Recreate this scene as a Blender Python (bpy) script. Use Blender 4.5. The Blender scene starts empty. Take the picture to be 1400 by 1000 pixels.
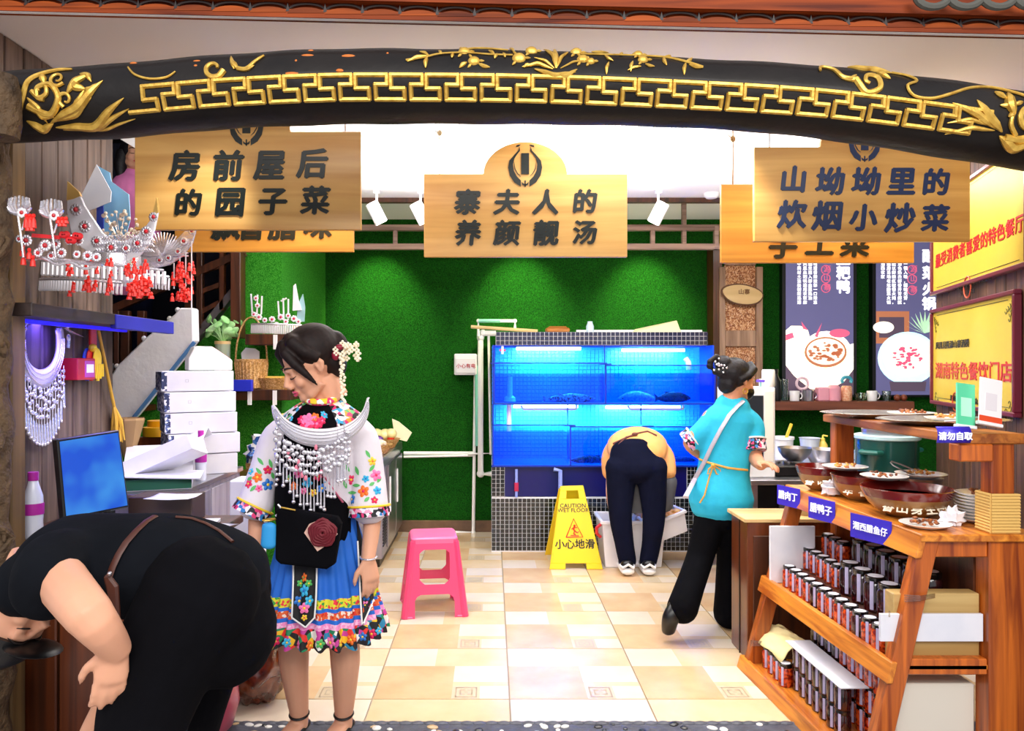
import bpy, bmesh, math, random
from mathutils import Vector, Matrix, Euler
from mathutils.bvhtree import BVHTree
random.seed(7)
PI = math.pi
C = bpy.context.scene.collection
sc = bpy.context.scene

# ------------------------------------------------------------------ camera, world, lights, exposure
F = 1050.0; VX = 672.0; VY = 500.0; H = 1.46
cam_data = bpy.data.cameras.new('camera'); cam = bpy.data.objects.new('camera', cam_data); C.objects.link(cam)
cam.location = (0, 0, H); cam.rotation_euler = (PI/2, 0, 0)
cam_data.sensor_width = 36; cam_data.sensor_fit = 'HORIZONTAL'; cam_data.lens = F/1400*36
cam_data.shift_x = (700-VX)/1400; cam_data.clip_start = .05
sc.camera = cam
sc.view_settings.view_transform = 'Standard'; sc.view_settings.look = 'None'
sc.view_settings.exposure = 0.35; sc.view_settings.gamma = 1; sc.view_settings.use_curve_mapping = False
world = bpy.data.worlds.new('world'); sc.world = world; world.use_nodes = True
world.node_tree.nodes['Background'].inputs[0].default_value = (.95, .93, 1, 1)
world.node_tree.nodes['Background'].inputs[1].default_value = 0.7

def area(name, loc, size, power, color=(1, 1, 1), target=None, spread=180, size_y=None):
    l = bpy.data.lights.new(name, 'AREA'); l.energy = power; l.color = color; l.size = size; l.spread = math.radians(spread)
    if size_y: l.shape = 'RECTANGLE'; l.size_y = size_y
    o = bpy.data.objects.new(name, l); C.objects.link(o); o.location = loc
    if target is not None:
        o.rotation_euler = (Vector(target)-Vector(loc)).to_track_quat('-Z', 'Y').to_euler()
    return o
def spot(name, loc, target, power, color=(1, 1, 1), ang=50, blend=.6, r=.04):
    l = bpy.data.lights.new(name, 'SPOT'); l.energy = power; l.color = color; l.spot_size = math.radians(ang); l.spot_blend = blend; l.shadow_soft_size = r
    o = bpy.data.objects.new(name, l); C.objects.link(o); o.location = loc
    o.rotation_euler = (Vector(target)-Vector(loc)).to_track_quat('-Z', 'Y').to_euler()
    return o
# ceiling panels of the stall, and the bright mall concourse behind the visitor
for i, (x, y) in enumerate([(-.9, 3.5), (.5, 3.5), (1.7, 3.6), (-.6, 4.9), (.9, 4.9), (2.2, 5.0)]):
    area('ceiling_lamp', (x, y, 2.63), .5, 12, (1, .97, .95), (x, y, 0))
area('concourse_lamp', (-.6, -1.6, 3.6), 2.4, 95, (1, .96, .92), (0, 3.6, 1.2), size_y=1.6)
area('concourse_lamp', (1.6, -.6, 3.4), 1.4, 60, (1, .95, .88), (1.0, 3.4, 1.0))
for x in (-.98, .25, 1.33):
    spot('wall_washer', (x, 6.2, 2.70), (x, 6.74, 1.85), 90, (1, .96, .5), 66, .9, .03)
area('ceiling_bounce_lamp', (.4, 4.4, 1.95), 1.6, 38, (1, 1, 1), (.4, 4.4, 3), size_y=1.2).visible_camera = True if False else True
bpy.data.objects.remove(bpy.data.objects['ceiling_bounce_lamp'])
area('ceiling_fill_light', (.3, 4.25, 2.30), 3.6, 62, (1, 1, 1), (.3, 4.25, 3.2), size_y=.5)  # added uplight, unseen from below, to whiten the ceiling
spot('purple_spot', (.35, 2.75, 2.10), (.24, 3.65, 0), 45, (.35, .2, 1), 26, .9, .03)
def spotdown(x, y, z, tx, ty, tz, p, col=(1, .93, .8), ang=55): return spot('track_spot_lamp', (x, y, z), (tx, ty, tz), p, col, ang)
spotdown(1.0, 3.3, 2.6, 1.5, 3.1, .7, 60)
spotdown(-.9, 2.9, 2.6, -1.5, 3.2, 1.6, 34, (1, .97, .95))

# ------------------------------------------------------------------ helpers
def P(x, y, Y): return Vector(((x-VX)*Y/F, Y, H-(y-VY)*Y/F))
def hexc(h, a=1):
    h = h.lstrip('#'); r = [int(h[i:i+2], 16)/255 for i in (0, 2, 4)]
    return tuple([(c/12.92 if c <= .04045 else ((c+.055)/1.055)**2.4) for c in r]+[a])
def N(nt, t, **k):
    n = nt.nodes.new(t)
    for a, b in k.items(): setattr(n, a, b)
    return n
def mat(name, col, rough=.5, metal=0, spec=.5, emit=None, es=0, trans=0, ior=1.45, alpha=1,
        noise=None, bump=None, wood=None, coat=0, vor=None, sss=0, ramp=None, aniso=None):
    """noise=(scale, colour2, contrast) ; wood=(axis, scale, colour2) ; bump=(scale, strength) ; vor=(scale,[colours])"""
    m = bpy.data.materials.new(name); m.use_nodes = True; nt = m.node_tree; L = nt.links.new
    b = nt.nodes['Principled BSDF']; c = hexc(col)
    b.inputs['Base Color'].default_value = c; b.inputs['Roughness'].default_value = rough
    b.inputs['Metallic'].default_value = metal; b.inputs['Specular IOR Level'].default_value = spec
    b.inputs['Coat Weight'].default_value = coat; b.inputs['Coat Roughness'].default_value = .15
    if sss:
        b.inputs['Subsurface Weight'].default_value = sss; b.inputs['Subsurface Radius'].default_value = (.02, .008, .004)
    if trans: b.inputs['Transmission Weight'].default_value = trans; b.inputs['IOR'].default_value = ior
    if alpha < 1: b.inputs['Alpha'].default_value = alpha
    if emit: b.inputs['Emission Color'].default_value = hexc(emit); b.inputs['Emission Strength'].default_value = es
    tc = N(nt, 'ShaderNodeTexCoord'); info = N(nt, 'ShaderNodeObjectInfo')
    add = N(nt, 'ShaderNodeVectorMath', operation='ADD'); L(tc.outputs['Object'], add.inputs[0])
    mul = N(nt, 'ShaderNodeMath', operation='MULTIPLY'); mul.inputs[1].default_value = 37.0
    L(info.outputs['Random'], mul.inputs[0]); L(mul.outputs[0], add.inputs[1])
    src = add.outputs[0]; fac = None
    if wood:
        ax, s, c2 = wood[:3]; mp = N(nt, 'ShaderNodeMapping'); sv = [s, s, s]; sv['xyz'.index(ax)] = s*.06
        mp.inputs['Scale'].default_value = sv; L(src, mp.inputs[0])
        t = N(nt, 'ShaderNodeTexNoise'); t.inputs['Scale'].default_value = 1; t.inputs['Detail'].default_value = 6; t.inputs['Distortion'].default_value = .8
        L(mp.outputs[0], t.inputs['Vector'])
        r = N(nt, 'ShaderNodeValToRGB'); r.color_ramp.elements[0].position = .32; r.color_ramp.elements[1].position = .68
        r.color_ramp.elements[0].color = hexc(c2); r.color_ramp.elements[1].color = c
        L(t.outputs['Fac'], r.inputs[0])
        mx = N(nt, 'ShaderNodeHueSaturation'); mr = N(nt, 'ShaderNodeMapRange'); mr.inputs['To Min'].default_value = .8; mr.inputs['To Max'].default_value = 1.15
        L(info.outputs['Random'], mr.inputs[0]); L(mr.outputs[0], mx.inputs['Value']); L(r.outputs[0], mx.inputs['Color'])
        L(mx.outputs[0], b.inputs['Base Color']); fac = t.outputs['Fac']
        bp = N(nt, 'ShaderNodeBump'); bp.inputs['Strength'].default_value = .25; bp.inputs['Distance'].default_value = .003
        L(fac, bp.inputs['Height']); L(bp.outputs[0], b.inputs['Normal'])
    if noise:
        s, c2, k = noise; t = N(nt, 'ShaderNodeTexNoise'); t.inputs['Scale'].default_value = s; t.inputs['Detail'].default_value = 5
        L(src, t.inputs['Vector']); r = N(nt, 'ShaderNodeValToRGB')
        r.color_ramp.elements[0].position = .5-k; r.color_ramp.elements[1].position = .5+k
        r.color_ramp.elements[0].color = c; r.color_ramp.elements[1].color = hexc(c2)
        L(t.outputs['Fac'], r.inputs[0]); L(r.outputs[0], b.inputs['Base Color'])
        if emit and es: pass
    if vor:
        s, cols = vor[:2]; t = N(nt, 'ShaderNodeTexVoronoi'); t.inputs['Scale'].default_value = s; L(src, t.inputs['Vector'])
        sp = N(nt, 'ShaderNodeSeparateColor'); L(t.outputs['Color'], sp.inputs[0])
        r = N(nt, 'ShaderNodeValToRGB'); r.color_ramp.interpolation = 'CONSTANT'
        for i, cc in enumerate(cols):
            if i == 1: r.color_ramp.elements.remove(r.color_ramp.elements[1])
            e = r.color_ramp.elements[0] if i == 0 else r.color_ramp.elements.new(i/len(cols))
            e.color = hexc(cc)
        L(sp.outputs[0], r.inputs[0]); L(r.outputs[0], b.inputs['Base Color'])
    if bump:
        t2 = N(nt, 'ShaderNodeTexNoise'); t2.inputs['Scale'].default_value = bump[0]; t2.inputs['Detail'].default_value = 4; L(src, t2.inputs['Vector'])
        bp = N(nt, 'ShaderNodeBump'); bp.inputs['Strength'].default_value = bump[1]; bp.inputs['Distance'].default_value = bump[2] if len(bump) > 2 else .01
        L(t2.outputs['Fac'], bp.inputs['Height']); L(bp.outputs[0], b.inputs['Normal'])
    return m
def glassmat(name, col, gloss=.12, rough=.02):
    m = bpy.data.materials.new(name); m.use_nodes = True; nt = m.node_tree; nt.nodes.clear(); L = nt.links.new
    o = N(nt, 'ShaderNodeOutputMaterial'); mx = N(nt, 'ShaderNodeMixShader'); t = N(nt, 'ShaderNodeBsdfTransparent'); g = N(nt, 'ShaderNodeBsdfGlossy')
    t.inputs[0].default_value = hexc(col); g.inputs['Roughness'].default_value = rough
    lw = N(nt, 'ShaderNodeLayerWeight'); lw.inputs[0].default_value = .15
    mr = N(nt, 'ShaderNodeMapRange'); mr.inputs['To Min'].default_value = gloss*.3; mr.inputs['To Max'].default_value = min(1, gloss*5)
    L(lw.outputs['Facing'], mr.inputs[0]); L(mr.outputs[0], mx.inputs[0]); L(t.outputs[0], mx.inputs[1]); L(g.outputs[0], mx.inputs[2]); L(mx.outputs[0], o.inputs[0])
    return m

class MB:
    def __init__(s): s.v = []; s.f = []; s.m = []
    def add(s, vs, fs, m=0):
        o = len(s.v); s.v += [Vector(v) for v in vs]; s.f += [tuple(i+o for i in f) for f in fs]; s.m += [m]*len(fs); return s
    def bx(s, x0, x1, y0, y1, z0, z1, m=0):
        vs = [(x, y, z) for z in (z0, z1) for y in (y0, y1) for x in (x0, x1)]
        return s.add(vs, [(0, 2, 3, 1), (4, 5, 7, 6), (0, 1, 5, 4), (2, 6, 7, 3), (0, 4, 6, 2), (1, 3, 7, 5)], m)
    def box(s, c, size, rot=(0, 0, 0), m=0):
        R = Euler(rot).to_matrix(); c = Vector(c); h = [d/2 for d in size]
        vs = [c+R @ Vector((x*h[0], y*h[1], z*h[2])) for z in (-1, 1) for y in (-1, 1) for x in (-1, 1)]
        return s.add(vs, [(0, 2, 3, 1), (4, 5, 7, 6), (0, 1, 5, 4), (2, 6, 7, 3), (0, 4, 6, 2), (1, 3, 7, 5)], m)
    def bar(s, p0, p1, w, t, up=(0, 0, 1), m=0):
        """rectangular bar from p0 to p1; w along side, t along up"""
        p0 = Vector(p0); p1 = Vector(p1); d = (p1-p0).normalized(); sd = d.cross(Vector(up)).normalized(); u = sd.cross(d)
        vs = [p+sd*a*w/2+u*b*t/2 for p in (p0, p1) for a, b in ((-1, -1), (1, -1), (1, 1), (-1, 1))]
        return s.add(vs, [(0, 1, 2, 3), (7, 6, 5, 4), (0, 4, 5, 1), (1, 5, 6, 2), (2, 6, 7, 3), (3, 7, 4, 0)], m)
    def tube(s, pts, r, n=8, flat=1.0, side=None, m=0, cap=True):
        pts = [Vector(p) for p in pts]; k = len(pts); rs = r if isinstance(r, (list, tuple)) else [r]*k
        prev = None; rings = []
        for i, p in enumerate(pts):
            d = (pts[min(i+1, k-1)]-pts[max(i-1, 0)])
            d = d.normalized() if d.length > 1e-9 else Vector((0, 0, 1))
            if side is not None: a = Vector(side); a = (a-d*a.dot(d))
            elif prev is not None: a = prev-d*prev.dot(d)
            else: a = d.cross(Vector((0, 0, 1)) if abs(d.z) < .9 else Vector((1, 0, 0)))
            if a.length < 1e-6: a = d.orthogonal()
            a.normalize(); b = d.cross(a); prev = a; fl = flat[i] if isinstance(flat, (list, tuple)) else flat
            rings.append([p+a*math.cos(t)*rs[i]+b*math.sin(t)*rs[i]*fl for t in [2*PI*j/n for j in range(n)]])
        vs = [v for q in rings for v in q]; fs = []
        for i in range(k-1):
            for j in range(n): fs.append((i*n+j, i*n+(j+1) % n, (i+1)*n+(j+1) % n, (i+1)*n+j))
        if cap: fs.append(tuple(reversed(range(n)))); fs.append(tuple((k-1)*n+j for j in range(n)))
        return s.add(vs, fs, m)
    def cyl(s, p0, p1, r0, r1=None, n=16, m=0): return s.tube([p0, p1], [r0, r0 if r1 is None else r1], n, m=m)
    def lathe(s, prof, c=(0, 0, 0), n=24, m=0, sx=1, sy=1, cap=True):
        c = Vector(c); vs = []; fs = []; k = len(prof)
        for (r, z) in prof:
            for j in range(n): t = 2*PI*j/n; vs.append(c+Vector((r*sx*math.cos(t), r*sy*math.sin(t), z)))
        for i in range(k-1):
            for j in range(n): fs.append((i*n+j, i*n+(j+1) % n, (i+1)*n+(j+1) % n, (i+1)*n+j))
        if cap and prof[0][0] > 1e-5: fs.append(tuple(reversed(range(n))))
        if cap and prof[-1][0] > 1e-5: fs.append(tuple((k-1)*n+j for j in range(n)))
        return s.add(vs, fs, m)
    def sph(s, c, r, nu=12, nv=8, rot=None, m=0):
        r = r if isinstance(r, (tuple, list)) else (r, r, r); c = Vector(c); R = Euler(rot).to_matrix() if rot else Matrix.Identity(3)
        vs = [c+R @ Vector((0, 0, -r[2]))]; fs = []
        for i in range(1, nv):
            a = PI*i/nv
            for j in range(nu): t = 2*PI*j/nu; vs.append(c+R @ Vector((r[0]*math.sin(a)*math.cos(t), r[1]*math.sin(a)*math.sin(t), -r[2]*math.cos(a))))
        vs.append(c+R @ Vector((0, 0, r[2]))); last = len(vs)-1
        for j in range(nu):
            fs.append((0, 1+(j+1) % nu, 1+j)); fs.append((last, last-nu+j, last-nu+(j+1) % nu))
        for i in range(nv-2):
            for j in range(nu): a = 1+i*nu; fs.append((a+j, a+(j+1) % nu, a+nu+(j+1) % nu, a+nu+j))
        return s.add(vs, fs, m)
    def prism(s, poly, y0, y1, plane='xz', m=0):
        """extrude a polygon; plane xz extrudes along y, xy along z, yz along x"""
        def q(a, b, d): return {'xz': (a, d, b), 'xy': (a, b, d), 'yz': (d, a, b)}[plane]
        n = len(poly); vs = [q(a, b, y0) for a, b in poly]+[q(a, b, y1) for a, b in poly]
        fs = [tuple(range(n)), tuple(reversed(range(n, 2*n)))]+[(i, n+i, n+(i+1) % n, (i+1) % n) for i in range(n)]
        return s.add(vs, fs, m)
    def xf(s, M):
        s.v = [M @ v for v in s.v]; return s
    def build(s, name, mats, parent=None, smooth=False, bevel=0, loc=None, seg=1, ang=40):
        me = bpy.data.meshes.new(name); off = Vector(loc) if loc is not None else wloc(parent)
        me.from_pydata([v-off for v in s.v], [], s.f)
        for mm in (mats if isinstance(mats, (list, tuple)) else [mats]): me.materials.append(mm)
        me.polygons.foreach_set('material_index', s.m)
        bm = bmesh.new(); bm.from_mesh(me); bmesh.ops.recalc_face_normals(bm, faces=bm.faces); bm.to_mesh(me); bm.free()
        if smooth:
            me.polygons.foreach_set('use_smooth', [True]*len(me.polygons)); me.set_sharp_from_angle(angle=math.radians(ang))
        o = bpy.data.objects.new(name, me); C.objects.link(o)
        if parent: o.parent = parent
        if loc is not None: o.location = off-(wloc(parent) if parent else Vector())
        if bevel:
            b = o.modifiers.new('bevel', 'BEVEL'); b.width = bevel; b.segments = seg; b.limit_method = 'ANGLE'; b.angle_limit = math.radians(50)
        return o
def wloc(o):
    v = Vector()
    while o is not None: v = v+o.location; o = o.parent
    return v
def tag(o, label=None, cat=None, group=None, kind=None):
    if label: o['label'] = label
    if cat: o['category'] = cat
    if group: o['group'] = group
    if kind: o['kind'] = kind
    return o
def thing(name, label, cat, loc=(0, 0, 0), group=None, rz=0):
    o = bpy.data.objects.new(name, None); C.objects.link(o); o.location = loc; o.empty_display_size = .05; o.rotation_euler = (0, 0, rz)
    return tag(o, label, cat, group)
def struct(o, label=None):
    o['kind'] = 'structure'
    if label: o['label'] = label
    return o
ORD = 'first second third fourth fifth sixth seventh eighth ninth tenth eleventh twelfth thirteenth fourteenth fifteenth sixteenth seventeenth eighteenth nineteenth twentieth'.split()
def ordinal(i): return ORD[i] if i < 20 else 'twenty-'+ORD[i-20]
def dup(root, loc, label=None, rz=None, scale=None):
    r = root.copy(); C.objects.link(r); r.location = loc
    if rz is not None: r.rotation_euler = (0, 0, rz)
    if scale: r.scale = scale
    if label: r['label'] = label
    def rec(src, dst):
        for ch in list(src.children):
            c = ch.copy(); C.objects.link(c); c.parent = dst; rec(ch, c)
    rec(root, r)
    return r
_dg = None
def text(s, size, loc, m, parent, name='lettering', rot=(PI/2, 0, 0), ext=.003, bold=.02, align='CENTER', sx=1, shear=0, spacing=1):
    cu = bpy.data.curves.new(name, 'FONT'); cu.body = s; cu.size = size; cu.extrude = ext
    cu.align_x = align; cu.align_y = 'CENTER'; cu.resolution_u = 2; cu.shear = shear; cu.space_character = spacing
    t = bpy.data.objects.new('tmp_text', cu); C.objects.link(t)
    me = bpy.data.meshes.new_from_object(t.evaluated_get(bpy.context.evaluated_depsgraph_get()))
    bpy.data.objects.remove(t); me.name = name; me.materials.clear(); me.materials.append(m)
    if bold:
        bm = bmesh.new(); d = bold*size
        for k_, (ax, ay) in enumerate(((-1, 0), (1, 0), (0, .8), (0, -.8))):
            m2 = me.copy(); m2.transform(Matrix.Translation((ax*d, ay*d, .00004*k_))); bm.from_mesh(m2); bpy.data.meshes.remove(m2)
        bm.to_mesh(me); bm.free()
    M = Matrix.Translation(Vector(loc)-wloc(parent)) @ Euler(rot).to_matrix().to_4x4() @ Matrix.Diagonal((sx, 1, 1, 1)); me.transform(M)
    o = bpy.data.objects.new(name, me); C.objects.link(o); o.parent = parent
    return o
def texts(items, m, parent, name='lettering', **k):
    """several characters joined into one lettering mesh; items = (string, size, loc)"""
    obs = [text(s, z, l, m, parent, name, **k) for s, z, l in items]
    bm = bmesh.new()
    for o in obs: bm.from_mesh(o.data)
    me = bpy.data.meshes.new(name); bm.to_mesh(me); bm.free(); me.materials.append(m)
    for o in obs[1:]: bpy.data.objects.remove(o)
    obs[0].data = me
    obs[0].name = name
    return obs[0]

# ------------------------------------------------------------------ materials
M_ = {}
def m(k): return M_[k]
M_['ceil'] = mat('ceiling_paint', '#F4F2F2', .8)
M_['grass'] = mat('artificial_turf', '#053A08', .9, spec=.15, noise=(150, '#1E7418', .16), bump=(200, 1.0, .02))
M_['grass_lit'] = mat('artificial_turf_lit', '#1C7C16', .9, spec=.15, noise=(150, '#4CB034', .13), bump=(160, 1.0, .02))  # same turf, brighter green standing in for the stronger light on the stair wall
M_['plank_grey'] = mat('weathered_plank', '#7A6458', .65, wood=('z', 26, '#42322A'))
M_['plank_brown'] = mat('brown_plank', '#6E4A34', .6, wood=('z', 26, '#38241A'))
M_['wood_dark'] = mat('dark_wood', '#5C2E14', .45, wood=('z', 22, '#2C140A'), coat=.2)
M_['wood_cab'] = mat('cabinet_wood', '#7E3C16', .35, wood=('z', 16, '#3E1A0A'), coat=.4)
M_['wood_rack'] = mat('rack_wood', '#F09A34', .38, wood=('y', 30, '#A8520F'), coat=.3)
M_['wood_rack_z'] = mat('rack_post_wood', '#CC6A1E', .4, wood=('z', 30, '#7A300C'), coat=.3)
M_['wood_sign'] = mat('sign_wood', '#DDAE62', .42, wood=('x', 14, '#C08A40'), coat=.2)
M_['wood_sign2'] = mat('sign_wood_deep', '#D0943A', .42, wood=('x', 14, '#AE7426'), coat=.2)
M_['wood_pale'] = mat('pale_ply', '#E2C48C', .5, wood=('x', 10, '#C8A66C'))
M_['ink'] = mat('black_green_ink', '#0E1814', .35)
M_['ink_blue'] = mat('navy_ink', '#26365C', .35)
M_['white'] = mat('white_plastic', '#F0F0F2', .4)
M_['paper'] = mat('white_paper', '#ECECF2', .7, noise=(7, '#D4D8E4', .3))
M_['steel'] = mat('brushed_steel', '#B4B2B8', .28, .9, bump=(60, .05))
M_['black'] = mat('black_plastic', '#0C0C0E', .35)
M_['beam'] = mat('black_lacquer_beam', '#080708', .55, spec=.22, noise=(6, '#1C1714', .3), bump=(9, .6, .012), coat=.1)
M_['gold'] = mat('gold_leaf', '#ECC660', .36, .6, noise=(40, '#B0842C', .32), bump=(70, .4, .004))
M_['log'] = mat('carved_bark_post', '#6A5236', .8, noise=(12, '#34271A', .3), bump=(26, 1.0, .03))
M_['eave'] = mat('red_brown_board', '#9C4414', .6, spec=.2, wood=('x', 22, '#4E1A08'))
M_['navy'] = mat('dark_navy_cloth', '#12142A', .8)
M_['blue_deep'] = mat('deep_blue_panel', '#1A18D8', .5)
M_['pvc'] = mat('white_pvc', '#F4F4F4', .3)
M_['pvc_green'] = mat('green_pvc', '#7CC8B0', .3)
M_['grout'] = mat('white_grout', '#E6E6EA', .6)
M_['mosaic'] = mat('black_mosaic_tile', '#16191C', .12, coat=.5)
M_['baseb'] = mat('stone_skirting', '#7E5E46', .6, noise=(9, '#4E3A2C', .3))
M_['tan'] = mat('tan_tile', '#D9BA90', .24, noise=(5, '#E2CAA4', .25), bump=(20, .06, .004))
M_['tan2'] = mat('tan_tile_warm', '#CFA67A', .24, noise=(5, '#DDBE94', .25), bump=(20, .06, .004))
M_['cream'] = mat('cream_tile', '#DCCAB2', .22, noise=(5, '#E4D6C2', .25))
M_['motif'] = mat('motif_tile', '#D2C0A2', .25)
M_['joint'] = mat('tile_joint', '#A89A84', .8)
M_['dark'] = mat('dark_void_wall', '#1A1410', .9)
M_['terrazzo'] = mat('dark_terrazzo', '#3A3A44', .5, noise=(20, '#585A66', .3), bump=(30, .6, .01))

# ------------------------------------------------------------------ structure
# floor slab with individually laid tiles
slab = struct(MB().bx(-3.2, 4.4, 2.0, 7.0, -.06, -.008).build('floor', m('joint')))
T = .6; g = .0035
def tile_mesh(i, j):
    b = MB(); x0, x1, y0, y1 = i+g, i+T-g, j+g, j+T-g
    def r(u0, u1, v0, v1, mi):   # u along x, v from far (0) to near (1)
        X0 = x0+(x1-x0)*u0; X1 = x0+(x1-x0)*u1; Y1 = y1-(y1-y0)*v0; Y0 = y1-(y1-y0)*v1
        b.add([(X0, Y0, 0), (X1, Y0, 0), (X1, Y1, 0), (X0, Y1, 0)], [(0, 1, 2, 3)], mi)
    r(0, .41, 0, .385, 1); r(.41, 1, 0, .385, 0); r(0, .575, .385, 1, 2); r(.575, 1, .385, .70, 1 if (int(i*10) % 2) else 0)
    r(.575, 1, .70, .775, 0); r(.575, .785, .775, 1, 3); r(.785, 1, .775, 1, 1)
    # meander motif printed as fine inlay
    mx0 = x0+(x1-x0)*.60; mx1 = x0+(x1-x0)*.765; my1 = y1-(y1-y0)*.80; my0 = y1-(y1-y0)*.975
    w = mx1-mx0; h = my1-my0
    for (a, c_, d, e) in ((0, 1, 0, .08), (0, 1, .92, 1), (0, .06, 0, 1), (.94, 1, 0, 1), (.2, .45, .25, .32), (.2, .26, .25, .75), (.55, .8, .25, .32), (.74, .8, .25, .75), (.2, .45, .68, .75), (.55, .8, .68, .75), (.42, .58, .47, .53)):
        b.add([(mx0+w*a, my0+h*d, .0006), (mx0+w*c_, my0+h*d, .0006), (mx0+w*c_, my0+h*e, .0006), (mx0+w*a, my0+h*e, .0006)], [(0, 1, 2, 3)], 4)
    b.add([(x0, y0, 0), (x1, y0, 0), (x1, y1, 0), (x0, y1, 0), (x0, y0, -.008), (x1, y0, -.008), (x1, y1, -.008), (x0, y1, -.008)], [(0, 4, 5, 1), (1, 5, 6, 2), (2, 6, 7, 3), (3, 7, 4, 0)], 0)
    return b
M_['inlay'] = mat('motif_line', '#A8977C', .4)
proto_tile = {}
for a in range(-5, 8):
    for b_ in range(0, 6):
        x = .0785+a*.6; y = 3.36+b_*.6
        if x < -3.2 or x > 3.9: continue
        k = a % 2
        if k not in proto_tile:
            o = tile_mesh(x, y).build('tile', [m('tan'), m('cream'), m('tan2'), m('motif'), m('inlay')], slab, loc=(x, y, 0)); proto_tile[k] = o
        else:
            o = proto_tile[k].copy(); C.objects.link(o); o.location = (x, y, 0)
        o.parent = slab
# front row cut short at the threshold strip
for a in range(-5, 8):
    x = .0785+a*.6
    if x < -3.2 or x > 3.9: continue
    MB().bx(x+g, x+T-g, 3.145, 3.36-g, -.008, 0, 0).build('tile', m('tan' if a % 2 else 'cream'), slab, loc=(x, 3.14, 0))
thr = struct(MB().bx(-3.2, 3.4, 2.0, 3.14, -.008, .004).build('floor_threshold', m('terrazzo')), 'dark pebble strip in front of the tiled floor')
pb = MB(); peb_m = [mat('pebble_white', '#D8D6D0', .4), mat('pebble_tan', '#B89C74', .4), mat('pebble_black', '#1E1E22', .3)]
for i in range(420):
    x = random.uniform(-1.6, 1.6); y = random.uniform(2.5, 3.12); r = random.uniform(.008, .02)
    pb.sph((x, y, .005), (r*random.uniform(1, 1.6), r, r*.45), 8, 5, (0, 0, random.uniform(0, 3)), random.choice([0, 0, 1, 2, 2]))
tag(pb.build('pebbles', peb_m, thr, True), kind='stuff')
wv = MB()
for k in range(60):
    x = -1.5+k*.05
    wv.sph((x, 3.125, .003), (.03, .016, .008), 8, 5)
tag(wv.build('cement_edging', m('terrazzo'), thr, True), kind='stuff')
# concourse ground in front
struct(MB().bx(-6, 6, -3, 2.0, -.06, 0).build('floor_concourse', mat('concourse_stone', '#B8B0A8', .4)))

# back wall and its turf
YW = 6.75
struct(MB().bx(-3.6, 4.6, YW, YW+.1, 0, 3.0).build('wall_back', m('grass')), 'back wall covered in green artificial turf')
struct(MB().bx(-1.44, 3.4, YW-.02, YW, 0, .10).build('baseboard_back', m('baseb'), bevel=.004))
# stair block left of the back wall: sloping top edge
sx = lambda x: (x-VX)*5.3/F
sz = lambda y: H-(y-VY)*5.3/F
poly = [(-3.4, 0), (sx(385), 0), (sx(385), 2.745), (sx(331), 2.745), (sx(331), sz(385)), (sx(182), sz(572)), (-3.4, sz(572)-.45)]
stair = struct(MB().prism(poly, 5.3, 6.7).build('wall_stair', m('grass_lit')), 'turf covered wall under the staircase')
struct(MB().bx(-3.6, -3.5, 3.5, 7.0, 0, 3.4).build('wall_stairwell', m('dark')))
struct(MB().bx(-3.6, sx(331)+.001, 6.70, 6.745, 0, 3.4).build('wall_stair_back', m('navy')))
for i in range(11):   # steps seen through the balusters
    x = -2.55+i*.085
# ceilings
struct(MB().bx(-1.95, 4.5, 2.58, 5.48, 2.65, 2.75).build('ceiling', m('ceil')))
struct(MB().bx(-3.6, -1.95, 2.58, 4.0, 2.65, 2.75).build('ceiling_left', m('ceil')))
struct(MB().bx(-1.95, 4.5, 5.48, YW+.1, 2.745, 2.80).build('ceiling_rear', m('ceil')))
struct(MB().bx(-1.95, 4.5, 5.44, 5.5, 2.62, 2.655).build('trim_ceiling', m('wood_dark')))
struct(MB().bx(-3.6, 4.5, 2.58, 7.0, 3.4, 3.5).build('ceiling_slab', m('dark')))

# left plank wall (runs away from the camera), planks picked out singly
wl = struct(MB().bx(-1.86, -1.775, 2.3, 3.55, 0, 2.65).build('wall_left', m('dark')), 'left wall of vertical wooden planks')
n = 10; w = (3.55-2.42)/n
for i in range(n):
    y = 2.42+i*w; dx = random.uniform(0, .005)
    MB().bx(-1.775, -1.75+dx, y+.003, y+w-.003, 0, 2.648).build('plank', m('plank_grey'), wl, bevel=.004)
# plank front beyond left: dark timber cladding above the beam and far left
wf = struct(MB().bx(-3.4, -1.86, 3.50, 3.55, 0, 2.65).build('wall_left_return', m('dark')))
# right plank wall, toed in
RA = Vector((2.675, 4.62, 0)); RB = Vector((1.99, 2.2, 0)); rd = (RB-RA).normalized(); rn = Vector((rd.y, -rd.x, 0))
if rn.x > 0: rn = -rn
RL = (RB-RA).length
def RW(s, z, off=0): p = RA+rd*s+rn*off; return Vector((p.x, p.y, z))
wr = MB()
wr.add([RW(0, 0, -.08), RW(RL, 0, -.08), RW(RL, 2.65, -.08), RW(0, 2.65, -.08), RW(0, 0, -.02), RW(RL, 0, -.02), RW(RL, 2.65, -.02), RW(0, 2.65, -.02)], [(0, 1, 2, 3), (4, 5, 6, 7), (0, 1, 5, 4), (3, 2, 6, 7), (0, 3, 7, 4), (1, 2, 6, 5)])
wr = struct(wr.build('wall_right', m('dark')), 'right wall of vertical brown wooden planks')
npk = 20; w = RL/npk
for i in range(npk):
    b = MB(); s0 = i*w+.003; s1 = (i+1)*w-.003; o1 = random.uniform(0, .004)
    vs = [RW(a, z, o) for o in (-.02, o1) for z in (0, 2.648) for a in (s0, s1)]
    b.add(vs, [(0, 1, 3, 2), (4, 5, 7, 6), (0, 1, 5, 4), (2, 3, 7, 6), (0, 2, 6, 4), (1, 3, 7, 5)])
    b.build('plank', m('plank_brown'), wr, bevel=.003)
struct(MB().bx(4.4, 4.5, 4.4, 7.0, 0, 2.8).build('wall_right_rear', m('grass')))

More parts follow.
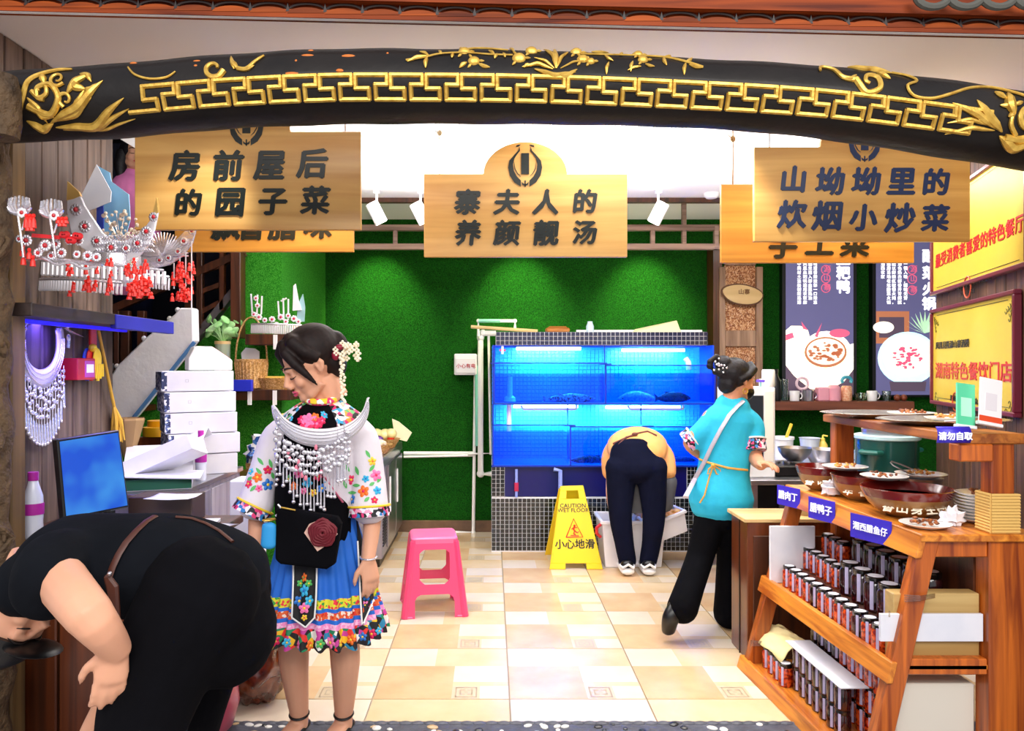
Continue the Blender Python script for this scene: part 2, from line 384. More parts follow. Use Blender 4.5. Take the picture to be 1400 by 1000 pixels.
# carved posts at the left edge
q = thing('carved_post', 'brown carved timber post at the left edge under the black beam', 'post', (P(4, 500, 2.5).x, 2.5, 0))
b = MB(); cx = P(-14, 500, 2.5).x
zz = [i*.045 for i in range(54)]
b.tube([(cx+.006*math.sin(z*17), 2.5, z) for z in zz], [.062+.008*math.sin(z*31)+random.uniform(-.004, .004) for z in zz], 14)
b.build('post_shaft', m('log'), q, True)
b = MB()
for i in range(26):
    z = .9+i*.055; t = i*1.1
    b.tube([(cx+.065*math.cos(t+a*.5)+.004, 2.5-.062*abs(math.sin(t*.3+a*.5)), z+a*.03) for a in range(-2, 3)], [.004, .012, .015, .012, .004], 8)
b.build('carving', m('log'), q, True)
q2 = MB().bx(P(8, 0, 2.62).x, P(26, 0, 2.62).x, 2.58, 2.66, 0, 2.3).build('door_jamb', mat('tan_jamb', '#7C6038', .6, wood=('z', 20, '#4E3A20')), loc=(P(17, 0, 2.62).x, 2.62, 0), bevel=.006)
tag(q2, 'narrow tan timber upright between carved post and plank wall', 'post')
# round carved post head overlapping the beam end
b = MB(); c = P(-2, 145, 2.30); b.lathe([(.02, -.10), (.055, -.095), (.062, -.05), (.06, .05), (.05, .09), (.02, .1)], c, 20)
hd = b.build('post_head', m('log'), None, True, loc=c-Vector((0, 0, .1))); tag(hd, 'rounded wooden boss overlapping the left end of the black beam', 'post head')

# ------------------------------------------------------------------ the carved beam
YB = 2.45
CL = [(-60, 158, 46), (0, 149, 46), (60, 144.5, 47), (150, 140, 48), (240, 132, 48), (330, 125, 48), (460, 119.5, 49), (580, 119, 48.5), (700, 120, 48), (820, 123, 46.5), (940, 128, 45), (1030, 133, 45.5), (1125, 141, 47), (1250, 157, 49), (1310, 166, 50), (1400, 180, 50), (1470, 192, 50)]
def cl(x):
    for i in range(len(CL)-1):
        if x <= CL[i+1][0] or i == len(CL)-2:
            a, b = CL[i], CL[i+1]; t = (x-a[0])/(b[0]-a[0])
            # smooth catmull-rom
            p0 = CL[max(i-1, 0)]; p3 = CL[min(i+2, len(CL)-1)]; out = []
            for k in (1, 2):
                m0 = (b[k]-p0[k])/(b[0]-p0[0])*(b[0]-a[0]); m1 = (p3[k]-a[k])/(p3[0]-a[0])*(b[0]-a[0])
                out.append((2*t**3-3*t*t+1)*a[k]+(t**3-2*t*t+t)*m0+(-2*t**3+3*t*t)*b[k]+(t**3-t*t)*m1)
            return out
def on_beam(x, y, lift=0):
    cy, r = cl(x); v = max(-.97, min(.97, (cy-y)/r)); rr = (r*YB/F)
    c = P(x, cy, YB); s = math.sqrt(1-v*v)
    return Vector((c.x, c.y-s*(rr+lift), c.z+v*(rr+lift)))
beam = thing('carved_beam', 'curved black lacquered log beam with gold carvings across the stall front', 'beam', (0, YB, 2.2))
b = MB(); xs = list(range(-60, 1471, 15))
b.tube([P(x, cl(x)[0], YB) for x in xs], [cl(x)[1]*YB/F*(1+.012*math.sin(x*.05)) for x in xs], 36)
b.build('log_body', m('beam'), beam, True)
# key fret
b = MB(); x = 196.0; per = 46.3; fr = []
unit = [(0, 0), (.81, 0), (.81, .42), (.44, .42), (.44, 1), (1.33, 1), (1.33, .58), (1.0, .58)]
def fret_pt(fx, u):
    cy, r = cl(fx); top = cy+2; bot = cy+30
    k = 1 if fx > 300 else .8
    return on_beam(fx, bot+(top-bot)*u, .002)
pts = []
while x < 1262:
    for (a, u) in unit: pts.append((x+a*per, u))
    x += per
for i in range(len(pts)-1):
    a, c = pts[i], pts[i+1]
    p0 = fret_pt(a[0], a[1]); p1 = fret_pt(c[0], c[1]); d = (p1-p0).normalized()*.0035
    b.tube([p0-d, p1+d], .0076, 6, side=(0, 0, 1) if abs(a[0]-c[0]) > .1 else (1, 0, 0))
b.build('key_fret', m('gold'), beam)
def gcurve(b, pts, rad, flat=.6):
    # catmull-rom through pixel points, lifted on the beam
    out = []; rr = []; n = len(pts); k = 5
    R = rad if isinstance(rad, (list, tuple)) else [rad]*n
    for i in range(n-1):
        p0 = pts[max(i-1, 0)]; p1 = pts[i]; p2 = pts[i+1]; p3 = pts[min(i+2, n-1)]
        for j in range(k):
            t = j/k
            q = [.5*((2*p1[d])+(-p0[d]+p2[d])*t+(2*p0[d]-5*p1[d]+4*p2[d]-p3[d])*t*t+(-p0[d]+3*p1[d]-3*p2[d]+p3[d])*t**3) for d in (0, 1)]
            out.append(on_beam(q[0], q[1], .003)); rr.append(R[i]+(R[i+1]-R[i])*t)
    out.append(on_beam(*pts[-1], .003)); rr.append(R[-1])
    b.tube(out, [max(r, .0008)*YB/F for r in rr] if max(rr) > .5 else rr, 7)
def leaf(b, x0, y0, x1, y1, w, bend=0):
    mx = (x0+x1)/2-(y1-y0)*bend; my = (y0+y1)/2+(x1-x0)*bend
    gcurve(b, [(x0, y0), ((x0+mx)/2, (y0+my)/2), (mx, my), ((x1+mx)/2, (y1+my)/2), (x1, y1)], [.6, w*.8, w, w*.7, .4])
def spiral(b, cx, cy, r0, r1, a0, turns, w0, w1):
    n = max(6, int(turns*9)); pts = []; ws = []
    for i in range(n+1):
        t = i/n; a = a0+turns*2*PI*t; r = r0+(r1-r0)*t; pts.append((cx+r*math.cos(a), cy+r*math.sin(a))); ws.append(w0+(w1-w0)*t)
    gcurve(b, pts, ws)
# left end foliage
b = MB()
gcurve(b, [(2, 182), (25, 184), (45, 176), (60, 150), (66, 128), (80, 117), (100, 110), (118, 109)], [3, 3, 4, 4, 3.4, 3, 2.5, 1.2])
spiral(b, 88, 147, 26, 6, 2.6, -1.15, 5, 2.6)
spiral(b, 104, 125, 11, 3, .6, 1.2, 2.6, 1.4)
leaf(b, 88, 178, 165, 128, 7, .10); leaf(b, 92, 182, 192, 150, 6.5, .14); leaf(b, 100, 184, 196, 162, 4.5, .08); leaf(b, 110, 184, 200, 172, 2.6, .05)
leaf(b, 58, 176, 92, 178, 6, .2); leaf(b, 66, 150, 84, 178, 4, -.1); leaf(b, 82, 118, 88, 132, 5); leaf(b, 124, 126, 144, 140, 6, .2); leaf(b, 132, 118, 150, 130, 4, -.2)
spiral(b, 116, 152, 10, 3, 2, 1.0, 3, 1.6); leaf(b, 72, 160, 96, 172, 5, .2); leaf(b, 96, 176, 150, 150, 5, .1); leaf(b, 104, 180, 180, 168, 3, .08); leaf(b, 118, 146, 146, 118, 5, -.1); spiral(b, 84, 140, 12, 3, 3, -1.1, 3.4, 2); leaf(b, 140, 140, 158, 132, 4, .2); leaf(b, 124, 160, 142, 140, 4, .1); leaf(b, 122, 132, 140, 122, 4)
b.build('scroll_foliage', m('gold'), beam, True)
b = MB()
spiral(b, 309, 112, 14, 5, 0.2, .95, 4.2, 2); leaf(b, 330, 100, 342, 114, 4); leaf(b, 344, 114, 362, 108, 3, .1); gcurve(b, [(340, 112), (352, 113), (362, 102), (372, 92)], [3, 3, 2, 1.5]); leaf(b, 336, 113, 328, 92, 3)
gcurve(b, [(194, 108), (206, 120), (226, 126), (248, 124), (259, 116)], [1.2, 1.6, 1.6, 1.6, 1])
b.build('scroll_tendril', m('gold'), beam, True)
chipm = mat('worn_orange_wood', '#C46A1E', .6)
b = MB()
for (x, y, w) in [(196, 98, 5), (284, 99, 6), (284, 107, 3), (430, 92, 9), (416, 101, 2), (412, 119, 12), (432, 82, 4), (484, 93, 9), (474, 115, 5), (535, 89, 2)]:
    p = on_beam(x, y, -.001); b.sph(p, (w*YB/F, .003, 2.4*YB/F), 8, 5)
b.build('chipped_patches', chipm, beam, True)
# centre bouquet
b = MB()
for (x, y, x1, y1, w, be) in [(756, 112, 742, 76, 3.2, .12), (757, 112, 756, 74, 3.6, 0), (758, 110, 774, 84, 2.6, -.1), (754, 112, 728, 96, 2.2, .1), (752, 113, 712, 110, 3, .15), (762, 112, 800, 100, 1.6, -.1)]:
    leaf(b, x, y, x1, y1, w, be)
leaf(b, 728, 113, 782, 117, 4, .12); leaf(b, 752, 119, 784, 113, 4, .2)
for (x, y, r) in [(708, 97, 9), (725, 83, 8), (785, 84, 8), (792, 98, 8), (802, 101, 6), (636, 86, 8), (649, 102, 8), (868, 85, 7), (872, 97, 7)]:
    p = on_beam(x, y, .001); b.sph(p, (r*YB/F, .008, r*.85*YB/F), 10, 7)
    for a in (0, 2.2, 4.2): leaf(b, x+r*.7*math.cos(a), y+r*.7*math.sin(a), x+r*1.7*math.cos(a), y+r*1.5*math.sin(a), 2)
gcurve(b, [(560, 101), (585, 96), (605, 90), (636, 88), (670, 91), (700, 92)], [1.5, 1.5, 1.2, 1.2, 1.2, 1.2])
gcurve(b, [(640, 80), (656, 75), (680, 79), (694, 82)], [1.6, 1.4, 1.2, 1])
gcurve(b, [(790, 88), (820, 88), (860, 88), (900, 90), (925, 98), (950, 108)], [1.2, 1.2, 1.2, 1.5, 1.8, 1.5])
for l in [(588, 96, 586, 112, 3), (588, 94, 562, 103, 3), (590, 94, 577, 86, 2.4), (606, 91, 602, 84, 2.2), (622, 90, 620, 97, 2.4), (640, 104, 630, 112, 3), (655, 106, 670, 111, 3), (676, 92, 668, 83, 2.4), (680, 90, 676, 98, 2.6), (690, 96, 687, 88, 2.2), (702, 86, 696, 74, 2.2), (722, 106, 714, 111, 2.6),
          (822, 90, 832, 100, 2.4), (842, 88, 848, 80, 2.2), (826, 102, 822, 120, 2.4), (858, 100, 854, 116, 2.4), (874, 104, 886, 108, 2.2), (900, 92, 902, 106, 2.8), (902, 90, 914, 84, 2.4), (928, 100, 940, 90, 2.4), (928, 102, 924, 120, 2.8), (932, 104, 950, 109, 3), (806, 80, 830, 79, 2.4), (868, 108, 850, 114, 2)]:
    leaf(b, *l[:4], l[4], .08)
b.build('flower_bouquet', m('gold'), beam, True)
b = MB()
gcurve(b, [(1105, 112), (1107, 106), (1114, 105), (1124, 110), (1132, 122), (1146, 126)], [1.6, 2, 2, 2.4, 3, 4])
spiral(b, 1168, 128, 20, 4, 3.3, 1.35 if False else -1.2, 4.6, 2.4)
leaf(b, 1150, 100, 1186, 104, 5, .12); leaf(b, 1164, 98, 1204, 112, 5, .05); leaf(b, 1182, 112, 1196, 124, 4); leaf(b, 1130, 124, 1152, 118, 4, .2)
gcurve(b, [(1204, 111), (1222, 116), (1231, 126), (1216, 134), (1222, 148), (1245, 152), (1270, 146), (1300, 136), (1330, 133), (1355, 139), (1375, 148), (1388, 162), (1392, 178)], [1.6, 1.6, 2, 2, 2, 2.2, 2.2, 2, 2, 2, 2, 2.5, 3])
b.build('scroll_tendril', m('gold'), beam, True)
b = MB()
leaf(b, 1340, 194, 1304, 154, 6.5, -.06); leaf(b, 1330, 190, 1272, 158, 5.5, .04); leaf(b, 1330, 192, 1270, 194, 3.5, .08); leaf(b, 1322, 186, 1268, 182, 3, .1)
leaf(b, 1338, 198, 1388, 206, 8, .18); gcurve(b, [(1345, 200), (1368, 203), (1386, 192), (1394, 172), (1392, 160)], [5, 6, 5, 4, 2])
spiral(b, 1374, 176, 16, 12, .9, .75, 4, 3); spiral(b, 1368, 166, 7, 4, -1, .6, 3, 2); leaf(b, 1352, 172, 1344, 176, 4)
leaf(b, 1350, 142, 1352, 176, 7, .1); leaf(b, 1332, 141, 1345, 152, 4); leaf(b, 1350, 162, 1334, 161, 3.5); leaf(b, 1354, 160, 1366, 156, 3.5); gcurve(b, [(1350, 172), (1349, 186), (1358, 198)], [2, 3, 3])
b.build('scroll_foliage', m('gold'), beam, True)

# little wire hooks under the beam
wire = mat('black_wire', '#181818', .4)
hk = None; xs = [520, 530, 537, 543, 595, 628, 690, 717, 728, 752, 756, 828, 832, 836, 841, 850, 856, 873, 876, 885, 893, 897, 913, 918, 924, 928, 933, 938]
for i, x in enumerate(xs):
    cy, r = cl(x); p = P(x, cy+r-3, YB); ln = .02+.028*((i*7) % 5)/5+(.02 if x > 910 else 0)
    if hk is None:
        b = MB(); b.tube([(0, 0, .002), (0, 0, -.03), (.001, 0, -.04), (.004, 0, -.043), (.005, 0, -.037)], .0008, 5)
        hk = b.build('wire_hook', wire, None, loc=(0, 0, 0)); o = hk
        tag(o, 'thin black wire hook dangling under the carved beam', 'hook', 'wire hooks under the carved beam')
    else: o = hk.copy(); C.objects.link(o)
    o['label'] = 'thin black wire hook under the carved beam, '+ordinal(i)+' of them from the left'
    o.location = p; o.scale = (1, 1, ln/.04)

# ------------------------------------------------------------------ roof eave along the top
ev = thing('tiled_eave', 'red brown wooden eave with scalloped edge along the top of the stall', 'eave', (0, 2.5, 2.6))
tilt = lambda x: (48-15)/1400.0*x+14
def ep(x, dy, Y=2.42): return P(x, tilt(x)+dy, Y)
def strip(y0, y1, Y0, Y1):
    b = MB(); a = ep(-60, y1, Y0); c = ep(1460, y1, Y0); d = ep(-60, y0, Y0); e = ep(1460, y0, Y0); w = Vector((0, Y1-Y0, 0))
    return b.add([a, c, e, d, a+w, c+w, e+w, d+w], [(0, 1, 2, 3), (4, 5, 6, 7), (0, 1, 5, 4), (3, 2, 6, 7), (0, 3, 7, 4), (1, 2, 6, 5)])
strip(-11, 0, 2.42, 2.455).build('fascia_board', m('eave'), ev)
strip(-25, -9, 2.44, 2.47).build('upper_board', m('eave'), ev)
strip(-52, -25, 2.40, 2.47).build('cornice_board', m('eave'), ev)
strip(0, 1.4, 2.425, 2.44).build('white_edging', m('ceil'), ev)
sc_proto = None
sm_ = mat('scallop_brown', '#A04A14', .6, spec=.2, wood=('x', 20, '#501C08'))
for i in range(29):
    x = -40+i*51; p = ep(x, -9, 2.43)
    if sc_proto is None:
        r = 25*2.43/F; poly = [(-r, -.012)]+[(r*math.cos(PI-a*PI/10), -.012+.018*math.sin(a*PI/10)) for a in range(1, 10)]+[(r, -.012)]
        sc_proto = MB().prism([(a+p.x, c+p.z) for a, c in poly], p.y-.012, p.y+.02).build('scallop', sm_, ev, loc=p); o = sc_proto
    else:
        o = sc_proto.copy(); C.objects.link(o); o.location = p-ev.location
    b2 = None
dk = None
for i in range(29):
    x = -40+i*51; p = ep(x, -12.5, 2.425)
    if dk is None:
        b = MB(); r = 25*2.43/F; b.tube([(p.x+r*math.cos(PI-a*PI/12), p.y, p.z+.020*math.sin(a*PI/12)-.006) for a in range(0, 13)], .0045, 6)
        b.prism([(p.x-r-.006, p.z-.012), (p.x-r+.006, p.z-.012), (p.x-r, p.z+.016)], p.y-.006, p.y+.006)
        dk = b.build('scallop_rim', mat('dark_rim', '#1E0E0A', .5), ev, loc=p); o = dk
    else: o = dk.copy(); C.objects.link(o); o.location = p-ev.location
rt = None
for x in (1275, 1320, 1365, 1410):
    p = P(x, -6, 2.36)
    if rt is None:
        b = MB(); b.tube([(p.x+.05*math.cos(a), p.y, p.z+.035*math.sin(a)) for a in [PI+PI*i/10 for i in range(11)]], .012, 8)
        rt = b.build('roof_tile_end', mat('grey_roof_tile', '#4A4A44', .7), ev, True, loc=p); o = rt
    else: o = rt.copy(); C.objects.link(o); o.location = p-ev.location

# ------------------------------------------------------------------ hanging wooden signs
rope_m = mat('jute_rope', '#8A6A40', .8); cord_m = mat('pale_cord', '#C8B48C', .7)
def emblem(cx, cy, Y, r, mt, parent):
    """horn-shaped ring emblem with a small plate, centred on pixel cx, cy"""
    y = Y-.013; k = Y/F; b = MB()
    def pt(x, z): q = P(cx+x*r, cy-z*r, y); return (q.x, q.z)
    for s in (-1, 1):
        out = [(-.28*s, 1.0), (-.34*s, .82), (-.55*s, .60), (-.80*s, .30), (-.86*s, -.05), (-.78*s, -.45), (-.55*s, -.80), (-.22*s, -1.0),
               (-.22*s, -.70), (-.42*s, -.50), (-.58*s, -.20), (-.62*s, .12), (-.54*s, .42), (-.38*s, .66), (-.26*s, .80)]
        b.prism([pt(*q) for q in out], y-.003, y+.004)
        b.prism([pt(*q) for q in [(-.22*s, 1.12), (-.44*s, 1.08), (-.46*s, 1.0), (-.30*s, 1.04)]], y-.003, y+.004)
        b.prism([pt(*q) for q in [(-.56*s, .25), (-.50*s, -.1), (-.36*s, -.35), (-.22*s, -.5), (-.40*s, -.36), (-.54*s, -.1)]], y-.003, y+.004)
        b.prism([pt(*q) for q in [(-.18*s, -.78), (-.14*s, -.92), (0, -.98), (0, -.9), (-.08*s, -.86)]], y-.003, y+.004)
    b.prism([pt(*q) for q in [(-.2, .68), (.2, .68), (.2, -.38), (-.2, -.38)]], y-.004, y+.004)
    b.prism([pt(*q) for q in [(-.03, -.7), (.03, -.7), (.03, -1.02), (-.03, -1.02)]], y-.003, y+.004)
    return b.build('emblem', mt, parent)
def sign(label, x0, x1, y0, y1, Y, rows, ink, woodm, arch=None, em=None, roll=0, th=.025):
    a = P(x0, y1, Y); c = P(x1, y0, Y); cx = (a.x+c.x)/2
    root = thing('hanging_sign', label, 'sign', (cx, Y, a.z), 'wooden dish signs hanging from the ceiling')
    poly = [(a.x, a.z), (c.x, a.z), (c.x, c.z)]
    if arch:
        ax, aw, ah = arch; q = P(ax, y0, Y); rx = aw*Y/F; rz = ah*Y/F
        poly += [(q.x+rx*math.cos(t), q.z+rz*math.sin(t)) for t in [PI*i/20 for i in range(0, 21)]]
    poly += [(a.x, c.z)]
    MB().prism(poly, Y-.0125, Y+th-.0125).build('board', woodm, root, bevel=.002)
    items = []
    for (s, px, py, sz) in rows: items.append((s, sz*Y/F, (P(px, py, Y).x, Y-.014, P(px, py, Y).z)))
    if items: texts(items, ink, root, bold=.04, ext=.003, sx=1.0, shear=.10)
    if em: emblem(em[0], em[1], Y, em[2], ink, root)
    return root
s = sign('pale arched wooden sign in the middle of the stall, reading 寨夫人的 养颜靓汤', 580, 857, 239, 352, 3.6,
     [('寨', 638, 280, 36), ('夫', 692, 280, 36), ('人', 745, 280, 36), ('的', 798, 279, 34), ('养', 639, 322, 36), ('颜', 692, 322, 36), ('靓', 745, 322, 36), ('汤', 798, 321, 34)],
     m('ink'), m('wood_sign'), (718, 57, 44), (718, 228, 27))
for x in (601, 838):
    p = P(x, 239, 3.6); b = MB(); b.tube([(p.x, 3.6, 2.65), (p.x, 3.6, p.z-.01)], .0022, 6); b.build('cord', cord_m, s)
b = MB(); p = P(601, 182, 3.6); b.sph(p, (.012, .01, .014), 8, 6)
for a in range(7): b.tube([p, p+Vector((-.05*math.cos(a*.5-1), 0, .03*math.sin(a*.9)))], .0012, 4)
b.build('knot', cord_m, s)
s = sign('large wooden sign at upper left, foremost of the left pair, reading 房前屋后 的园子菜', 186, 494, 181, 315, 3.2,
     [('房', 254, 231, 43), ('前', 312, 231, 43), ('屋', 369, 230, 43), ('后', 427, 228, 42), ('的', 258, 281, 38), ('园', 315, 280, 42), ('子', 373, 279, 40), ('菜', 431, 278, 40)],
     m('ink'), m('wood_sign'), (336, 62, 46), (337, 172, 27))
for x in (300, 472):
    p = P(x, 181, 3.2); b = MB(); b.tube([(p.x, 3.2, 2.65), (p.x, 3.2, p.z-.01)], .003, 6); b.build('cord', rope_m, s)
s = sign('lower wooden sign half hidden behind the large left sign, reading 飘香腊味', 240, 484, 235, 345, 3.9,
     [('飘', 309, 313, 40), ('香', 344, 313, 40), ('腊', 387, 313, 40), ('味', 434, 311, 40)], m('ink'), m('wood_sign2'))
for x in (262, 470):
    p = P(x, 235, 3.9); b = MB(); b.tube([(p.x, 3.9, 2.65), (p.x, 3.9, p.z-.01)], .003, 6); b.build('cord', rope_m, s)
s = sign('large wooden sign at upper right with navy lettering, reading 山坳坳里的 炊烟小炒菜', 1030, 1324, 202, 331, 3.4,
     [('山', 1082, 249, 38), ('坳', 1132, 252, 40), ('坳', 1181, 252, 40), ('里', 1229, 252, 40), ('的', 1276, 253, 38), ('炊', 1080, 297, 40), ('烟', 1128, 299, 42), ('小', 1177, 301, 38), ('炒', 1227, 302, 42), ('菜', 1275, 302, 38)],
     m('ink_blue'), m('wood_sign'), (1182, 62, 46), (1182, 196, 25))
for x in (1052, 1300):
    p = P(x, 202, 3.4); b = MB(); b.tube([(p.x, 3.4, 2.65), (p.x, 3.4, p.z-.01)], .003, 6); b.build('cord', mat('dark_cord', '#2A1E16', .7), s)
s = sign('deep orange wooden sign half hidden behind the large right sign, reading 手工菜', 985, 1248, 253, 360, 3.8,
     [('手', 1068, 338, 40), ('工', 1118, 336, 40), ('菜', 1166, 336, 40)], m('ink'), m('wood_sign2'))
for x in (1002, 1230):
    p = P(x, 253, 3.8); b = MB(); b.tube([(p.x, 3.8, 2.65), (p.x+.001, 3.8, p.z+.12), (p.x-.001, 3.8, p.z-.01)], .0035, 6)
    if x == 1002:
        q = P(x, 190, 3.8); b.sph(q, (.014, .012, .016), 8, 6)
        for a in range(6): b.tube([q, q+Vector((-.04*math.cos(a*.7-1), 0, .035*math.sin(a*.9)))], .0015, 4)
    b.build('cord', rope_m, s)

# ------------------------------------------------------------------ timber lattice in front of the back wall, ceiling spots
tm = mat('greyed_timber', '#A88C7C', .6, wood=('x', 24, '#6E5446'))
YL = 5.9
lat = thing('timber_lattice', 'grey brown timber rail lattice high up in front of the turf wall', 'lattice', (P(700, 340, YL).x, YL, P(700, 345, YL).z))
for y0, y1 in ((307, 315), (333, 341)):
    a = P(455, y1, YL); c = P(985, y0, YL); MB().bx(a.x, c.x, YL, YL+.05, a.z, c.z).build('rail', tm, lat, bevel=.004)
for x in (540, 893, 936): a = P(x-3, 334, YL); c = P(x+3, 314, YL); MB().bx(a.x, c.x, YL+.005, YL+.045, a.z, c.z).build('baluster', tm, lat, bevel=.003)
a = P(936-3, 309, YL); c = P(936+3, 271.3, YL); MB().bx(a.x, c.x, YL+.005, YL+.045, a.z, c.z).build('baluster', tm, lat, bevel=.003)
a = P(977, 341, YL); c = P(983, 309, YL); MB().bx(a.x, c.x, YL-.002, YL+.045, a.z, c.z).build('baluster', tm, lat, bevel=.003)
sp_lbl = {515: 'white ceiling spotlight left of the middle sign, clear of it', 575: 'white ceiling spotlight half behind the left edge of the middle sign', 900: 'white ceiling spotlight right of the middle sign'}
for x, lb in sp_lbl.items():
    y = 290; Y = 5.2; p = P(x, y, Y)
    t = thing('ceiling_spotlight', lb, 'spotlight', (p.x, Y, 2.65), 'white spotlights under the ceiling edge')
    b = MB(); sgn = -1 if x > 800 else 1
    b.cyl(p+Vector((-.035*sgn, 0, .06)), p+Vector((.03*sgn, .02, -.07)), .045, n=18); b.build('lamp_can', m('white'), t, True)
    b = MB(); b.bx(p.x-.02, p.x+.02, Y-.02, Y+.02, 2.625, 2.65); b.cyl((p.x, Y, 2.63), (p.x, Y, p.z+.03), .008, n=8); b.build('bracket', m('white'), t)
    b = MB(); b.cyl(p+Vector((.03*sgn, .02, -.07)), p+Vector((.0305*sgn, .0202, -.071)), .038, n=18)
    b.build('lens', mat('lamp_lens', '#FFFFFF', .3, emit='#FFF6E0', es=6), t)
# smoke detector, junction box on the turf
p = P(967, 270, 5.4); t = MB(); t.lathe([(.05, 0), (.05, -.02), (.035, -.035), (0, -.036)], (p.x, 5.3, 2.65), 20)
tag(t.build('smoke_detector', m('white'), None, True, loc=(p.x, 5.3, 2.65)), 'small white smoke detector on the ceiling near the right signs', 'detector')
p = P(399, 360, 6.15); tag(MB().bx(p.x-.05, p.x+.05, 6.1, 6.75, p.z-.05, p.z+.05).build('junction_box', mat('old_box', '#8A6A60', .6), None, loc=p, bevel=.006), 'small brown box high on the turf wall below the left signs', 'box')

# timber door column with woven panels, right of the tank
YD = 6.55
col = thing('woven_door_panel', 'pale timber door frame with woven rattan panels right of the fish tank', 'door panel', (P(1013, 500, YD).x, YD, 0))
for x0, x1 in ((983, 991), (1033, 1042)):
    a = P(x0, 0, YD); c = P(x1, 0, YD); MB().bx(a.x, c.x, YD-.02, YD+.04, 0, 2.3).build('stile', mat('pale_timber', '#B08E72', .6, wood=('z', 24, '#7C5E48')) if x0 == 983 else bpy.data.materials['pale_timber'], col, bevel=.004)
ptm = bpy.data.materials['pale_timber']
for y0, y1 in ((355, 363), (398, 408), (452, 474), (540, 556), (640, 660)):
    a = P(991, y1, YD); c = P(1033, y0, YD); MB().bx(a.x, c.x, YD-.01, YD+.03, a.z, c.z).build('rail', ptm, col, bevel=.004)
rat = mat('woven_rattan', '#C48A5C', .7, vor=(110, ['#C48A5C', '#D8A878', '#8E5430', '#E4BC94', '#A8683E']), bump=(80, .5, .004))
for y0, y1 in ((363, 398), (408, 452), (474, 540), (556, 640)):
    a = P(991, y1, YD); c = P(1033, y0, YD); b = MB(); b.bx(a.x, c.x, YD+.015, YD+.03, a.z, c.z)
    nx = 8; nz = max(4, int((c.z-a.z)/.032)); wx = (c.x-a.x)/nx; wz = (c.z-a.z)/nz
    for i in range(nx):
        for j in range(nz):
            X = a.x+(i+.5)*wx; Z = a.z+(j+.5)*wz
            if (i+j) % 2: b.box((X, YD+.013, Z), (wx*.96, .006, wz*.6))
            else: b.box((X, YD+.013, Z), (wx*.6, .006, wz*.96))
    tag(b.build('woven_panel', rat, col), kind='stuff')
# dark stile left of it, oval slab sign
a = P(972, 0, 6.62); c = P(984, 0, 6.62); struct(MB().bx(a.x, c.x, 6.55, 6.74, 0, 2.5).build('trim_1', m('wood_dark')), None)
ov = thing('oval_wood_plaque', 'oval wood slice plaque with bark edge hung on the woven door panel', 'plaque', P(1015, 403, 6.5))
b = MB(); c = P(1015, 403, 6.5); k = 6.5/F
pl = [(c.x+27*k*math.cos(t)*(1+.05*math.sin(3*t)), c.z+13*k*math.sin(t)-6*k*math.cos(t)*.5) for t in [2*PI*i/28 for i in range(28)]]
b.prism(pl, 6.49, 6.51); b.build('slab', m('wood_pale'), ov, bevel=.003)
b = MB(); b.tube([(x, 6.505, z) for x, z in pl]+[(pl[0][0], 6.505, pl[0][1])], .012, 8); b.build('bark_edge', mat('bark_edge', '#6E4A38', .8), ov, True)
texts([('山寨', .05, (c.x+.01, 6.486, c.z+.02))], mat('brown_ink', '#6A4424', .6), ov, ext=.001, bold=.005)
b = MB(); b.tube([P(995, 400, 6.5), P(1012, 378, 6.5), P(1032, 410, 6.5)], .0025, 5); b.build('cord', rope_m, ov)

# ------------------------------------------------------------------ fish tank on its mosaic base
YT = 6.0; kt = YT/F
def X_(x, Y=YT): return P(x, 0, Y).x
def Z_(y, Y=YT): return P(0, y, Y).z
tank = thing('fish_tank', 'three tier blue lit fish tank built of glass and black mosaic tile', 'fish tank', (X_(822), YT+.3, 0))
x0, x1 = X_(671), X_(970); YBk = 6.72
b = MB()
b.bx(X_(672), X_(960), YT+.012, YBk, 0, Z_(680)-.004)            # base
b.bx(X_(672), X_(690), YT+.012, YBk, Z_(680), Z_(638))
b.bx(X_(940), X_(960), YT+.012, YBk, Z_(680), Z_(638))
b.build('base_body', m('grout'), tank)
MB().bx(X_(678), X_(968), YT+.032, YBk, Z_(472), Z_(454)).build('header_body', m('grout'), tank)
def mosaic(name, xa, xb, za, zb, Y, pitch, M=m('mosaic'), axis='y', gap=.10):
    b = MB(); nx = max(1, round((xb-xa)/pitch)); nz = max(1, round((zb-za)/pitch)); wx = (xb-xa)/nx; wz = (zb-za)/nz
    for i in range(nx):
        for j in range(nz):
            X = xa+i*wx+wx*gap/2; Z = za+j*wz+wz*gap/2; X2 = X+wx*(1-gap); Z2 = Z+wz*(1-gap)
            d = .006; e = .0008
            if axis == 'y':
                b.add([(X, Y, Z), (X2, Y, Z), (X2, Y, Z2), (X, Y, Z2), (X+e, Y-d, Z+e), (X2-e, Y-d, Z+e), (X2-e, Y-d, Z2-e), (X+e, Y-d, Z2-e)],
                      [(4, 5, 6, 7), (0, 1, 5, 4), (1, 2, 6, 5), (2, 3, 7, 6), (3, 0, 4, 7)])
    o = b.build(name, M, tank); o['kind'] = 'stuff'; return o
pt_ = .0345
mosaic('mosaic_tiles', X_(672), X_(960), .01, Z_(680)-.012, YT+.013, pt_)
mosaic('mosaic_tiles', X_(672), X_(690), Z_(680)+.004, Z_(638), YT+.013, pt_*.93)
mosaic('mosaic_tiles', X_(940), X_(960), Z_(680)+.004, Z_(638), YT+.013, pt_*.93)
mosaic('mosaic_tiles', X_(678, YT+.03), X_(968, YT+.03), Z_(472, YT+.03), Z_(454, YT+.03), YT+.033, .0345, mat('blue_black_mosaic', '#282C48', .12, coat=.5))
